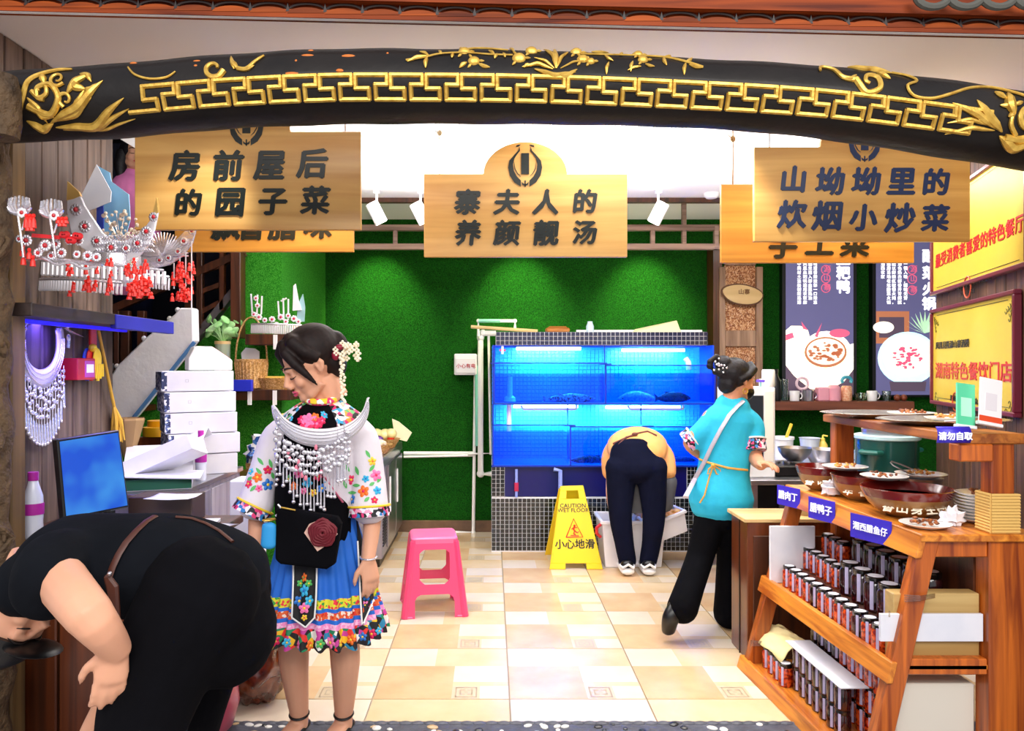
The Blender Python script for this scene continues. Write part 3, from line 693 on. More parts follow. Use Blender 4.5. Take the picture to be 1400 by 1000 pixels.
# side mosaic of base (right)
# interior: back wall tiles lit by the tubes, floors, side walls
inner = mat('tank_wall_blue', '#0C6CF0', .5, vor=None); line_m = mat('tank_tile', '#28A0F0', .35)
b = MB(); b.bx(X_(675), X_(977), YT+.42, YT+.44, Z_(637), Z_(472)); b.build('back_panel', mat('tank_back_grout', '#30B4FF', .5), tank)
o = mosaic('wall_tiles', X_(672), X_(979), Z_(637), Z_(472), YT+.419, .033, line_m, gap=.10)
bx_ = mat('tank_side_blue', '#0A50E0', .4)
b = MB(); b.bx(X_(675)-.01, X_(675), YT+.03, YT+.44, Z_(637), Z_(472)); b.bx(X_(976), X_(976)+.01, YT+.03, YT+.44, Z_(637), Z_(472))
b.bx(X_(675), X_(968), YT+.06, YT+.44, Z_(474), Z_(472))
b.build('side_wall', bx_, tank)
b = MB(); b.bx(X_(675), X_(977), YT+.01, YT+.43, Z_(553.5), Z_(551)); b.bx(X_(673), X_(977), YT+.005, YT+.43, Z_(638.5), Z_(636)); b.build('tier_floor', mat('tank_floor_blue', '#0A78E8', .4), tank)
gl = glassmat('tank_glass', '#BFE8FF', .05)
b = MB()
for (xa, xb, ya, yb, Yf) in [(676, 827, 497, 552, YT+.015), (829, 977, 500, 552, YT+.015), (674, 779, 582, 637, YT+.002), (781, 977, 584, 637, YT+.002)]:
    b.bx(X_(xa), X_(xb), Yf, Yf+.006, Z_(yb), Z_(ya))
b.build('front_glass', gl, tank)
rim = mat('glass_edge', '#0A2A9C', .3); b = MB()
for (xa, xb, ya, yb) in [(675, 830, 496, 497.6), (827, 978, 499, 500.6), (673, 781, 581, 582.6), (780, 978, 583, 584.6), (674, 978, 551.5, 553.5), (672, 978, 636.5, 639)]:
    b.bx(X_(xa), X_(xb), YT-.002, YT+.012, Z_(yb), Z_(ya))
for (x, ya, yb) in [(675.5, 472, 552), (828, 497, 552), (977.5, 500, 637), (780, 582, 637), (674, 553, 637)]:
    b.bx(X_(x-1), X_(x+1), YT-.002, YT+.010, Z_(yb), Z_(ya))
for (x, y) in [(828, 498), (779, 582), (886, 583), (679, 497)]: b.bx(X_(x-8), X_(x+8), YT-.008, YT+.02, Z_(y+.8), Z_(y-.8))
for (x, ya, yb) in [(828, 472, 497), (777, 553, 582), (878, 553, 583)]: b.bx(X_(x-.7), X_(x+.7), YT+.05, YT+.06, Z_(yb), Z_(ya))
b.build('glass_edging', rim, tank)
# water: a tinted body in each tier with a bright surface
wat = glassmat('tank_water', '#A4DCFF', .03)
for (xa, xb, ya, yb) in [(677, 826, 512, 551), (830, 976, 511, 551), (675, 778, 594, 636), (782, 976, 594, 636)]:
    MB().bx(X_(xa), X_(xb), YT+.022, YT+.40, Z_(yb), Z_(ya)).build('water', wat, tank)
# deep blue lower panel with pipes
MB().bx(X_(690), X_(940), YT+.03, YT+.05, Z_(680), Z_(637)).build('lower_panel', mat('lower_panel_blue', '#02025A', .35), tank)
b = MB(); b.tube([P(706, 642, YT), P(706, 680, YT)], .012, 10); b.tube([P(757, 642, YT), P(766, 644, YT), P(766, 680, YT)], .018, 10); b.build('drain_pipe', mat('blue_white_pipe', '#8C9CE8', .3), tank, True)
MB().bx(P(703, 0, YT).x, P(709, 0, YT).x, YT-.014, YT+.01, Z_(672), Z_(660)).build('red_valve', mat('red_valve', '#B01848', .4), tank, bevel=.003)
# fluorescent tubes
tube_m = mat('tank_tube', '#FFFFFF', .3, emit='#B8F4FF', es=9)
for (xa, xb, y, Y) in [(706, 794, 477, 6.18), (850, 936, 479, 6.18), (702, 790, 556, 6.2), (828, 930, 557, 6.2)]:
    a = P(xa, y, Y); c = P(xb, y, Y); b = MB(); b.cyl(a, c, .012, n=10); b.build('tube_lamp', tube_m, tank, True)
    l = area('tank_tube_light', ((a.x+c.x)/2, Y+.02, a.z-.02), c.x-a.x, 9, (.35, .85, 1), ((a.x+c.x)/2, Y+.22, a.z-.5), size_y=.03); l.parent = tank; l.location = l.location-tank.location
b = MB()
for (xa, xb, y, Y) in [(716, 782, 560, 6.1), (862, 928, 560, 6.1)]:
    b.tube([P(xa-4, y-5, Y), P(xa, y, Y), P(xb, y, Y), P(xb+6, y-1, Y), P(xb+6, y-6, Y)], .010, 8)
b.tube([P(942, 506, 6.1), P(941, 495, 6.1), P(937, 490, 6.1)], .022, 10); b.tube([P(696, 553, 6.1), P(696, 590, 6.1)], .02, 10); b.tube([P(697, 515, 6.1), P(697, 545, 6.1)], .022, 10)
b.build('inlet_pipe', m('pvc'), tank, True)
b = MB(); b.lathe([(.05, 0), (.045, .03), (.02, .05)], P(697, 549, 6.12), 16); b.build('air_filter', m('pvc'), tank, True)
# small sticker: red cross on white
b = MB(); b.box(P(687, 479, YT+.03), (.05, .004, .016)); b.build('red_sticker', mat('sticker_red', '#D83070', .4), tank)
b = MB(); b.box(P(687, 479, YT+.028), (.018, .004, .062)); b.build('white_sticker', m('white'), tank)
# fish
def fish(name, label, cx, cy, ln, ht, Y, col, col2, flip=1):
    c = P(cx, cy, Y); k = Y/F; t = thing(name, label, 'fish', c, 'live fish lying in the blue tanks')
    fm = mat('fish_'+str(int(cx)), col, .35, noise=(60, col2, .1)); b = MB()
    n = 11; pts = []; rr = []
    for i in range(n):
        u = i/(n-1); pts.append((c.x+flip*(u-.45)*ln*k, c.y, c.z+.1*ht*k*math.sin(u*3))); rr.append(max(.003, ht*k*.5*(math.sin(PI*min(1, u*.92+.06))**.75)))
    b.tube(pts, rr, 14, flat=.45, side=(0, 0, 1)); b.build('body', fm, t, True)
    b = MB(); e = c.x-flip*.45*ln*k; b.prism([(e+flip*.05*ln*k, c.z), (e-flip*.13*ln*k, c.z+.42*ht*k), (e-flip*.09*ln*k, c.z), (e-flip*.13*ln*k, c.z-.36*ht*k)], c.y-.004, c.y+.004); b.build('tail', fm, t)
    b = MB(); b.prism([(c.x-flip*.2*ln*k, c.z+.35*ht*k), (c.x+flip*.1*ln*k, c.z+.52*ht*k), (c.x-flip*.28*ln*k, c.z+.62*ht*k)], c.y-.004, c.y+.004)
    b.prism([(c.x+flip*.1*ln*k, c.z-.1*ht*k), (c.x-flip*.08*ln*k, c.z-.25*ht*k), (c.x+flip*.02*ln*k, c.z-.35*ht*k)], c.y-.04, c.y-.034); b.build('fin', fm, t)
    b = MB(); b.sph((c.x+flip*.42*ln*k, c.y-.018, c.z+.06*ht*k), .007, 8, 6); b.build('eye', m('black'), t, True)
fish('fish', 'long spotted pale fish on the floor of the upper left tank', 779, 546, 66, 13, 6.14, '#B8C4F0', '#38406C', 1)
fish('fish', 'blurred pale grey fish in the upper right tank', 872, 546, 50, 19, 6.22, '#9AA8D0', '#6070A8', -1)
fish('fish', 'dark grey bream facing right in the upper right tank', 920, 545, 44, 16, 6.14, '#3A4468', '#1C2038', 1)
fish('fish', 'dark fish lying in the lower middle tank beside the bent worker', 808, 630, 50, 12, 6.14, '#1C2444', '#3C4A80', -1)
fish('fish', 'small dark fish in the lower right tank beside the blue shirt', 932, 630, 36, 10, 6.2, '#283468', '#3C4A80', 1)
# things on top of the tank
zt = Z_(454, YT+.1)
def topobj(name, label, cat, b, mt, loc, smooth=True, bevel=0): o = b.build(name, mt, None, smooth, bevel, loc=loc); return tag(o, label, cat)
yt = 6.2; zt = Z_(454, 6.03)
b = MB(); p = Vector((X_(762, yt), yt, zt)); b.box(p+Vector((0, 0, .022)), (.19, .09, .036), (0, 0, .1)); b.box(p+Vector((0, 0, .042)), (.15, .07, .02), (0, 0, .1))
topobj('wood_block_brush', 'orange brown wooden brush lying on top of the fish tank', 'brush', b, mat('orange_wood', '#D08A3C', .5, wood=('x', 20, '#A86424')), p, True, .012)
b = MB(); b.cyl((X_(790, yt), yt+.12, zt+.016), (X_(965, yt), yt+.12, zt+.016), .014, n=10); topobj('white_pipe', 'white plastic pipe lying along the top of the fish tank', 'pipe', b, m('pvc'), (X_(878, yt), yt+.12, zt))
b = MB(); p = Vector((X_(806, yt), yt-.03, zt)); b.lathe([(.03, 0), (.032, .05), (.024, .07), (.02, .085), (.022, .09)], p, 16); topobj('plastic_pot', 'small pale blue plastic pot standing on top of the fish tank', 'pot', b, mat('pale_blue', '#C8DCEC', .4), p)
b = MB(); p = Vector((X_(895, yt), yt-.06, zt)); w = .2
b.add([p+Vector(v) for v in [(-.19, 0, .002), (.20, 0, .002), (.17, .02, .095), (-.16, .05, .025), (-.19, .012, .002), (.2, .012, .002), (.17, .032, .1), (-.16, .062, .03)]], [(0, 1, 2, 3), (4, 5, 6, 7), (0, 1, 5, 4), (1, 2, 6, 5), (2, 3, 7, 6), (3, 0, 4, 7)])
topobj('foam_sheet', 'cream foam sheet leaning on top of the fish tank', 'sheet', b, mat('cream_foam', '#F0E6B0', .7), p, False, .003)
b = MB(); a = P(644, 447, 6.5); c = P(700, 451, 6.4); b.cyl(P(644, 447, 6.3), P(735, 453, 6.25), .014, n=8)
topobj('wooden_pole', 'thin wooden pole poking out left over the fish tank top', 'pole', b, m('wood_pale'), P(690, 450, 6.28))

# pipes left of the tank
pp = thing('water_pipes', 'white plastic water pipes running down the turf wall left of the tank', 'pipes', (P(655, 600, 6.6).x, 6.6, 0))
def pipe(pts, r, M, name='pipe', Y=6.66):
    b = MB(); q = [P(x, y, Y) for x, y in pts]; b.tube(q, r, 10)
    for x in q[1:-1]: b.sph(x, r*1.28, 10, 8)
    return b.build(name, M, pp, True)
pipe([(678, 456), (660, 456), (657, 462), (657, 648), (674, 648)], .026, m('pvc'))
pipe([(668, 458), (671, 620), (640, 621)], .012, m('pvc'))
pipe([(650, 510), (647, 728), (618, 728)], .015, m('pvc'), Y=6.70)
pipe([(651, 500), (652, 610)], .014, m('pvc_green'))
pipe([(654, 460), (654, 439), (704, 439), (704, 450)], .014, m('pvc'), Y=6.6)
pipe([(552, 620), (650, 620)], .016, m('pvc'), Y=6.70); pipe([(552, 625), (648, 623)], .010, m('pvc'), Y=6.68)
b = MB(); b.tube([P(654, 439, 6.59), P(684, 439, 6.59)], .016, 10); b.build('green_sleeve', m('pvc_green'), pp, True)
eb = thing('switch_box', 'white electrical box with red lettering on the turf wall left of the tank', 'electrical box', P(637, 514, 6.7))
a = P(621, 513, 6.66); c = P(652, 484, 6.66); b = MB().bx(a.x, c.x, 6.64, 6.75, a.z, c.z); b.build('box', m('white'), eb, bevel=.008)
b = MB().bx(a.x+.012, c.x-.012, 6.632, 6.642, a.z+.015, c.z-.04); b.build('cover', mat('box_cover', '#E4E2E8', .3), eb, bevel=.004)
text('小心有电', .042, (P(637, 501, 6.63).x, 6.630, P(637, 501, 6.63).z), mat('red_print', '#C03028', .5), eb, ext=.001, bold=.01)

# vertical folds where turf strips meet
# ------------------------------------------------------------------ yellow award plaques on the right wall
maroon = mat('maroon_frame', '#6E1830', .35, coat=.3); ybr = mat('brushed_gold_panel', '#E2BE28', .4, .15, noise=(3, '#E4CC50', .4))
red_i = mat('red_ink', '#C8141C', .4); blk_i = mat('black_ink', '#141414', .4)
ang = math.atan2(rd.y, rd.x)     # direction of wall travel
def wallrot(): return Matrix(((rd.x, 0, rn.x), (rd.y, 0, rn.y), (0, 1, 0))).to_euler()
def s_at(x):   # distance along the right wall at pixel column x
    k = (x-VX)/F; return (k*RA.y-RA.x)/(rd.x-k*rd.y)
def plaque(label, xl, yt_l, yb_l, Lw, rows, logo=None):
    s0 = s_at(xl); p = RW(s0, 0, .02); k = p.y/F; zt = H-(yt_l-VY)*k; zb = H-(yb_l-VY)*k; s1 = s0+Lw
    root = thing('award_plaque', label, 'plaque', RW((s0+s1)/2, zb, .005), 'yellow award plaques on the right wall')
    def slab(name, a, b_, z0, z1, o0, o1, M, bev=0):
        b = MB(); vs = [RW(s, z, o) for o in (o0, o1) for z in (z0, z1) for s in (a, b_)]
        b.add(vs, [(0, 1, 3, 2), (4, 5, 7, 6), (0, 1, 5, 4), (2, 3, 7, 6), (0, 2, 6, 4), (1, 3, 7, 5)]); return b.build(name, M, root, bevel=bev)
    t = .022
    for (a, b_, c, d) in ((s0, s1, zb, zb+t), (s0, s1, zt-t, zt), (s0, s0+t, zb+t, zt-t), (s1-t, s1, zb+t, zt-t)): slab('frame_bar', a, b_, c, d, .005, .04, maroon, .004)
    slab('panel', s0+t, s1-t, zb+t, zt-t, .005, .025, ybr)
    b = MB()
    for (a, b_, c, d) in ((.04, -.04, .038, .041), (.04, -.04, -.041, -.038)):
        z0 = (zb+c) if c > 0 else zt+c; vs = [RW(s, z, o) for o in (.025, .027) for z in (z0, z0+.003) for s in (s0+.1, s1-.1)]
        b.add(vs, [(4, 5, 7, 6)])
    b.build('border_line', blk_i, root)
    rot = wallrot()
    for (string, u, v, size, M, sp) in rows:
        q = RW(s0+u, zt-v, .027); text(string, size, q, M, root, rot=rot, ext=.001, bold=.02, spacing=sp, sx=(1.3 if Lw > 1.4 else 1.5), align='LEFT')
    if logo:
        u, v, r = logo; b = MB()
        for i in range(3):
            pts = [RW(s0+u+r*.9*math.sin(a)-.0*i, zt-v-r*.5*i*.8+r*.8*(1-math.cos(a*.9)), .028) for a in [-1.1+j*.25 for j in range(9)]]
            b.tube(pts, [.001, .006, .010, .012, .012, .010, .008, .005, .001], 6, flat=.3)
        b.build('swoosh_mark', mat('logo_red', '#D83A20', .4), root, True)
    return root, s0
pl, s0 = plaque('upper yellow award plaque on the right wall with one long red line of characters', 1281, 280, 405, 1.45,
   [('最受消费者喜爱的特色餐厅', .07, .36, .085, red_i, 1.02), ('中国湖南省风味美食节组委会', .44, .545, .034, blk_i, 1), ('二〇一〇年六月', .52, .59, .028, blk_i, 1), ('中国湖南', .14, .20, .026, red_i, 1)], (.2, .12, .05))
b = MB(); c = (s0+.66, P(1281, 280, RW(s_at(1281), 0, .02).y).z-.56)
b.tube([RW(c[0]+.055*math.cos(t), c[1]+.055*math.sin(t), .028) for t in [2*PI*i/24 for i in range(25)]], .004, 5); b.build('round_seal', mat('seal_red', '#D85A38', .5), pl)
pl, s0 = plaque('lower yellow award plaque on the right wall with bold red characters', 1281, 424, 552, 1.32,
   [('凤凰县隆源山寨酒楼', .08, .22, .045, blk_i, 1), ('湖南特色餐饮门店', .07, .37, .10, red_i, 1.0), ('湖南省餐饮行业协会', .36, .515, .034, blk_i, 1)])
b = MB(); c = (s0+.46, P(1281, 424, RW(s_at(1281), 0, .02).y).z-.53)
b.tube([RW(c[0]+.05*math.cos(t), c[1]+.05*math.sin(t), .028) for t in [2*PI*i/24 for i in range(25)]], .004, 5); b.build('round_seal', bpy.data.materials['seal_red'], pl)
b = MB()
for (cs, cz) in ((.07, 0), (-.0, 0)):
    pass
zt2 = P(1281, 424, RW(s_at(1281), 0, .02).y).z
for (u, v, du, dv) in ((.06, .06, 1, 1), (1.26, .06, -1, 1), (.06, .57, 1, -1), (1.26, .57, -1, -1)):
    for k_ in range(4):
        b.tube([RW(s0+u+du*(k_*.022+.012*math.cos(t)), zt2-v-dv*(.01*k_+.012*math.sin(t)), .027) for t in [j*.8 for j in range(7)]], .002, 4)
        b.tube([RW(s0+u+du*(.008*k_+.012*math.cos(t)), zt2-v-dv*(k_*.022+.012*math.sin(t)), .027) for t in [j*.8 for j in range(7)]], .002, 4)
tag(b.build('corner_scrolls', mat('corner_ink', '#7A7430', .5), pl), kind='stuff')

# ------------------------------------------------------------------ lit menu boards on the back wall
YP = 6.70
def board(label, xa, xb, ya, yb):
    t = thing('menu_lightbox', label, 'menu board', P((xa+xb)/2, yb, YP), 'backlit menu boards on the turf wall'); a = P(xa, yb, YP); c = P(xb, ya, YP)
    b = MB().bx(a.x-.03, c.x+.03, YP-.02, YW-.003, a.z-.02, c.z+.02); b.build('box', m('black'), t)
    return t, a, c
def emi(name, col, s=1.0): return mat(name, col, .4, emit=col, es=s)
def rrect(b, xa, xb, ya, yb, d=0, mi=0): a = P(xa, yb, YP); c = P(xb, ya, YP); return b.bx(a.x, c.x, YP-.024-d, YP-.02, a.z, c.z, mi)
e_back = mat('poster_violet', '#504C78', .4, emit='#6A6890', es=.55); e_w = emi('poster_white', '#FFFFFF', 1.3); e_pink = emi('poster_pink', '#C85878', .8)
e_food = mat('poster_food', '#F0D8C0', .4, emit='#F0DCCB', es=.9); e_cream = emi('poster_cream', '#FFF6DA', 1.1); e_br = emi('poster_brown', '#A86848', .8); e_teal = emi('poster_teal', '#BFE8EC', 1.0); e_dk = emi('poster_dark', '#5A4A5C', .5); e_gr = emi('poster_green', '#A8CCA8', .9)
def ell(b, cx, cy, rx, ry, d, n=28, a0=0, a1=2*PI):
    b.prism([((P(cx+rx*math.cos(t), cy+ry*math.sin(t), YP)).x, (P(cx+rx*math.cos(t), cy+ry*math.sin(t), YP)).z) for t in [a0+(a1-a0)*i/n for i in range(n)]], YP-.024-d, YP-.022)
def poly_px(b, pts, d): b.prism([(P(x, y, YP).x, P(x, y, YP).z) for x, y in pts], YP-.024-d, YP-.022)
t, a, c = board('backlit menu board with a goose shaped dish, left of the two', 1073, 1165, 330, 540)
b = MB(); rrect(b, 1073, 1165, 330, 540); b.build('poster_face', e_back, t)
b = MB(); poly_px(b, [(1073, 512), (1073, 498), (1119, 538), (1165, 500), (1165, 540), (1073, 540)], .001); b.build('tray_print', e_dk, t)
b = MB(); poly_px(b, [(1073, 452), (1080, 446), (1093, 446), (1103, 452), (1106, 464), (1100, 476), (1104, 488), (1165, 470), (1165, 505), (1152, 522), (1130, 534), (1106, 532), (1084, 514), (1073, 500)], .002); ell(b, 1128, 487, 36, 34, .002); b.build('goose_bowl_print', e_cream, t)
b = MB(); ell(b, 1127, 482, 29, 21, .003); b.build('dish_rim_print', e_br, t)
b = MB(); ell(b, 1127, 481, 26, 18, .004); b.build('dish_print', e_food, t)
b = MB(); random.seed(3)
for i in range(44): r = random.random()**.5; th = random.uniform(0, 6.28); ell(b, 1127+22*r*math.cos(th), 481+14*r*math.sin(th), random.uniform(1.5, 4), random.uniform(1, 2.5), .005, 8)
b.build('meat_print', e_br, t)
b = MB(); ell(b, 1146, 456, 14, 6, .003); poly_px(b, [(1096, 450), (1094, 440), (1103, 452)], .003); poly_px(b, [(1112, 460), (1122, 442), (1116, 462)], .003); poly_px(b, [(1073, 458), (1082, 455), (1084, 462), (1073, 466)], .003); b.build('leaf_print', e_pink, t)
for i, (x, rw) in enumerate([(1091, '中药材土法秘制精选湘西'), (1099, '凤凰血粑鸭选用农家麻鸭'), (1106, '糯米灌入鲜血蒸熟油炸，'), (1113, '味道香辣浓郁一口难忘。')]):
    y0 = 362
    texts([(ch, 5.4*YP/F, (P(x, y0+j*5.8, YP).x, YP-.025, P(x, y0+j*5.8, YP).z)) for j, ch in enumerate(rw[:10 if i != 2 else 9])], e_w, t, ext=.0005, bold=.03)
texts([(ch, 19*YP/F, (P(1151, y, YP).x, YP-.026, P(1151, y, YP).z)) for ch, y in (('血', 356), ('粑', 375), ('鸭', 394), )], e_w, t, ext=.001, bold=.04)
texts([(ch, 10*YP/F, (P(1129, y, YP).x, YP-.027, P(1129, y, YP).z)) for ch, y in (('源', 369), ('山', 381), ('寨', 394))], e_pink, t, ext=.0005, bold=.02)
b = MB()
for y in (369, 381, 394): b.tube([P(1129+6*math.cos(q), y+6*math.sin(q), YP-.026) for q in [2*PI*i/18 for i in range(19)]], .0045, 5)
b.build('ring_print', e_pink, t)
t, a, c = board('backlit menu board with a wok of stew, right of the two', 1196, 1279, 330, 540)
b = MB(); rrect(b, 1196, 1279, 330, 540); b.build('poster_face', e_back, t)
b = MB(); rrect(b, 1196, 1241, 426, 470, .001); rrect(b, 1200, 1234, 434, 462, .002, 1); b.build('frame_print', [e_br, e_dk], t)
b = MB(); ell(b, 1206, 448, 14, 8, .003); b.build('bowl_print', e_cream, t)
b = MB()
for i in range(11):
    a_ = -2.9+i*.27; x1_, y1_ = 1262+26*math.cos(a_), 452+26*math.sin(a_); x1_ = min(x1_, 1278)
    poly_px(b, [(1262, 456), ((1262+x1_)/2-2, (456+y1_)/2), (x1_, y1_), ((1262+x1_)/2+2, (456+y1_)/2+2)], .003)
b.build('palm_print', e_gr, t)
b = MB(); ell(b, 1239, 490, 41, 36, .004); b.build('wok_print', e_teal, t)
b = MB(); ell(b, 1239, 487, 34, 28, .005); b.build('soup_print', e_cream, t)
b = MB()
for i in range(40): r = random.random()**.5; th = random.uniform(0, 6.28); ell(b, 1238+20*r*math.cos(th), 490+15*r*math.sin(th), random.uniform(1.5, 4), random.uniform(1, 2.5), .006, 8)
b.build('meat_print', e_pink, t)
b = MB(); poly_px(b, [(1214, 522), (1264, 522), (1262, 535), (1216, 535)], .006); b.build('stove_print', e_dk, t)
for i, (x, rw) in enumerate([(1205, '湘西农家'), (1213, '选用当地老坛酸菜火锅'), (1220, '配以鲜辣红椒慢火炖，'), (1228, '汤色奶白鲜香开胃解腻'), (1236, '一锅入味，回味无穷。')]):
    texts([(ch, 5.4*YP/F, (P(x, 362+j*5.8, YP).x, YP-.025, P(x, 362+j*5.8, YP).z)) for j, ch in enumerate(rw)], e_w, t, ext=.0005, bold=.03)
texts([(ch, 19*YP/F, (P(1268, y, YP).x, YP-.026, P(1268, y, YP).z)) for ch, y in (('酸', 352), ('菜', 375), ('火', 397), ('锅', 417))], e_w, t, ext=.001, bold=.04)
texts([(ch, 10*YP/F, (P(1247, y, YP).x, YP-.027, P(1247, y, YP).z)) for ch, y in (('源', 369), ('山', 382), ('寨', 397))], e_pink, t, ext=.0005, bold=.02)
b = MB()
for y in (369, 382, 397): b.tube([P(1247+6*math.cos(q), y+6*math.sin(q), YP-.026) for q in [2*PI*i/18 for i in range(19)]], .0045, 5)
b.build('ring_print', e_pink, t)

# ------------------------------------------------------------------ pink stool
pk = mat('pink_plastic', '#F0487C', .3, spec=.5, coat=.3); pkt = mat('pink_plastic_top', '#F06A98', .35)
st = thing('plastic_stool', 'pink plastic stool with square cut-outs standing on the tiled floor', 'stool', (P(592, 845, 4.6).x, 4.62, 0), rz=.13)
def local(root): return Matrix.Translation(wloc(root))
ML = local(st)
hT, hB, ZT = .135, .185, .455; zs = lambda z: hB+(hT-hB)*z/ZT
def panel_with_hole(b, sgn, axis):
    # outer sloping panel with a rounded window and a leg arch
    th = .006
    def q(u, z, o=0):
        h = zs(z)-o
        return (u, sgn*h, z) if axis == 'y' else (sgn*h, u, z)
    zs_ = [0, .12, .135, .19, .20, .215, .36, .375, .39, ZT-.02]
    def span(z):   # returns list of (u0,u1) solid intervals as fractions
        h = zs(z)
        arch = .115 if z < .10 else (.115-.02*(z-.10)/.03 if z < .128 else None)
        hole = None
        if .195 < z < .385:
            r = min(1, (z-.195)/.02, (.385-z)/.02); hole = .088*(.75+.25*max(0, r))
        return h, arch, hole
    N_ = 40; rows = []
    for i in range(N_+1):
        z = (ZT-.015)*i/N_; h, arch, hole = span(z); g_ = arch if arch else hole
        rows.append((z, h, g_))
    for i in range(N_):
        z0, h0, g0 = rows[i]; z1, h1, g1 = rows[i+1]
        for s2 in (-1, 1):
            a0 = g0 or 0; a1 = g1 or 0
            if (g0 is None) != (g1 is None):
                if g0 is None: a0 = a1*.8
                else: a1 = a0*.8
                if s2 == 1:
                    ga, gb = (0, a1) if g0 is None else (a0, 0)
                    pa = [q(-a0, z0), q(a0, z0), q(a1, z1), q(-a1, z1)]
                    b.add(pa, [(0, 1, 2, 3)]) if False else None
            vs = [q(s2*a0, z0), q(s2*h0, z0), q(s2*h1, z1), q(s2*a1, z1), q(s2*a0, z0, th), q(s2*h0, z0, th), q(s2*h1, z1, th), q(s2*a1, z1, th)]
            b.add(vs, [(0, 1, 2, 3), (4, 5, 6, 7), (0, 3, 7, 4)])
            if i == 0: b.add(vs, [(0, 1, 5, 4)])
b = MB()
for sg in (-1, 1): panel_with_hole(b, sg, 'y'); panel_with_hole(b, sg, 'x')
b.xf(ML).build('body', pk, st, False)
b = MB()
for k_, (h, z) in enumerate([(hT+.004, ZT-.02), (hT+.003, ZT-.008), (hT-.008, ZT)]): pass
ring = []
def rr(h, z, c=.03):
    pts = []
    for (sx_, sy_, a0) in ((1, 1, 0), (-1, 1, PI/2), (-1, -1, PI), (1, -1, 3*PI/2)):
        for j in range(5): a = a0+PI/2*j/4; pts.append(Vector((sx_*(h-c)+c*math.cos(a), sy_*(h-c)+c*math.sin(a), z)))
    return pts
R_ = [rr(hT+.004, ZT-.035), rr(hT+.002, ZT-.010), rr(hT-.006, ZT-.002), rr(hT-.016, ZT), rr(.02, ZT, .015)]
vs = [v for r in R_ for v in r]; n = 20; fs = [(i*n+j, i*n+(j+1) % n, (i+1)*n+(j+1) % n, (i+1)*n+j) for i in range(4) for j in range(n)]+[tuple(4*n+j for j in range(n))]
b.add(vs, fs); b.xf(ML).build('seat', pkt, st, True)
for sx_ in (-1, 1):
    for sy_ in (-1, 1):
        b = MB(); b.tube([(sx_*(hB-.01), sy_*(hB-.01), .0), (sx_*(zs(.43)-.012), sy_*(zs(.43)-.012), .43)], [.022, .018], 8); b.xf(ML).build('leg', pk, st, True)
        b = MB(); b.bx(sx_*(hB-.026)-.03, sx_*(hB-.026)+.03, sy_*(hB-.026)-.03, sy_*(hB-.026)+.03, 0, .012); b.xf(ML).build('foot', pkt, st, bevel=.004)

# ------------------------------------------------------------------ wet floor sign
yl = mat('yellow_plastic', '#F6D414', .35, coat=.2); blk = m('black')
ws = thing('wet_floor_sign', 'yellow folding wet floor sign standing in front of the fish tank', 'floor sign', (P(785, 780, 5.55).x, 5.55, 0), rz=0)
def ws_panel(bx_l, bx_r, by, Yb, tx_l, tx_r, ty, Yt, name):
    BL = P(bx_l, by[0], Yb[0]); BR = P(bx_r, by[1], Yb[1]); TL = P(tx_l, ty[0], Yt); TR = P(tx_r, ty[1], Yt); BL.z = 0; BR.z = 0
    nrm = (BR-BL).cross(TL-BL).normalized()*.012
    def q(u, v): return BL.lerp(BR, u).lerp(TL.lerp(TR, u), v)
    b = MB()
    def quad(u0, u1, v0, v1, d0=0, d1=1):
        vs = [q(u, v)+nrm*d for d in (d0, d1) for (u, v) in ((u0, v0), (u1, v0), (u1, v1), (u0, v1))]
        b.add(vs, [(0, 1, 2, 3), (4, 5, 6, 7), (0, 1, 5, 4), (1, 2, 6, 5), (2, 3, 7, 6), (3, 0, 4, 7)])
    quad(0, .30, 0, .07); quad(.70, 1, 0, .07); quad(0, 1, .07, .84)
    quad(0, .28, .84, .94); quad(.74, 1, .84, .94); quad(0, 1, .94, 1.0)
    quad(0, .03, .07, 1, -.5, 1.3); quad(.97, 1, .07, 1, -.5, 1.3); quad(.03, .97, .235, .245, -.3, 1)
    return b, q, nrm
b, q, nr = ws_panel(751, 824, (780, 776), (5.5, 5.5), 766, 797, (665, 664), 5.62, 'front'); b.build('front_panel', yl, ws, bevel=.002)
b2, q2_, _ = ws_panel(747, 772, (756, 758), (5.86, 5.86), 763, 795, (666, 664), 5.66, 'rear'); 
b2 = MB(); A = [Vector((P(745, 750, 5.92).x, 5.92, 0)), Vector((P(806, 750, 5.92).x, 5.92, 0)), P(795, 668, 5.66), P(764, 668, 5.66)]
b2.add([a for a in A]+[a+Vector((0, .012, 0)) for a in A], [(0, 1, 2, 3), (4, 5, 6, 7), (0, 1, 5, 4), (1, 2, 6, 5), (2, 3, 7, 6), (3, 0, 4, 7)]); b2.build('rear_panel', yl, ws, bevel=.002)
b2 = MB(); A = [P(745, 758, 5.85), P(755, 758, 5.50), P(768, 672, 5.62), P(763, 672, 5.66)]; A[0].z = .02; A[1].z = .08
e0 = (q(1, .5)-q(0, .5)).normalized(); up = (q(.5, 1)-q(.5, 0)).normalized(); nn = e0.cross(up).normalized()
fr = Matrix((e0, up, nn)).transposed().to_euler(); off = nn*.014 if nn.y < 0 else -nn*.014
if nn.y > 0: pass
def wt(s, v, size, M=blk, bold=.01): return text(s, size, q(.5, v)+off, M, ws, rot=fr, ext=.001, bold=bold)
wt('CAUTION', .755, .042); wt('WET FLOOR', .70, .040); wt('小心地滑', .29, .072, bold=.02)
rdm = mat('sign_red', '#D83A1C', .4); b = MB(); tri = [q(.30, .38)+off, q(.70, .38)+off, q(.50, .60)+off, q(.30, .38)+off]
cent = (tri[0]+tri[1]+tri[2])/3
b.tube([tri[0], tri[1], tri[2], tri[0]], .0045, 6); b.build('triangle', rdm, ws)
b = MB(); s_ = .02
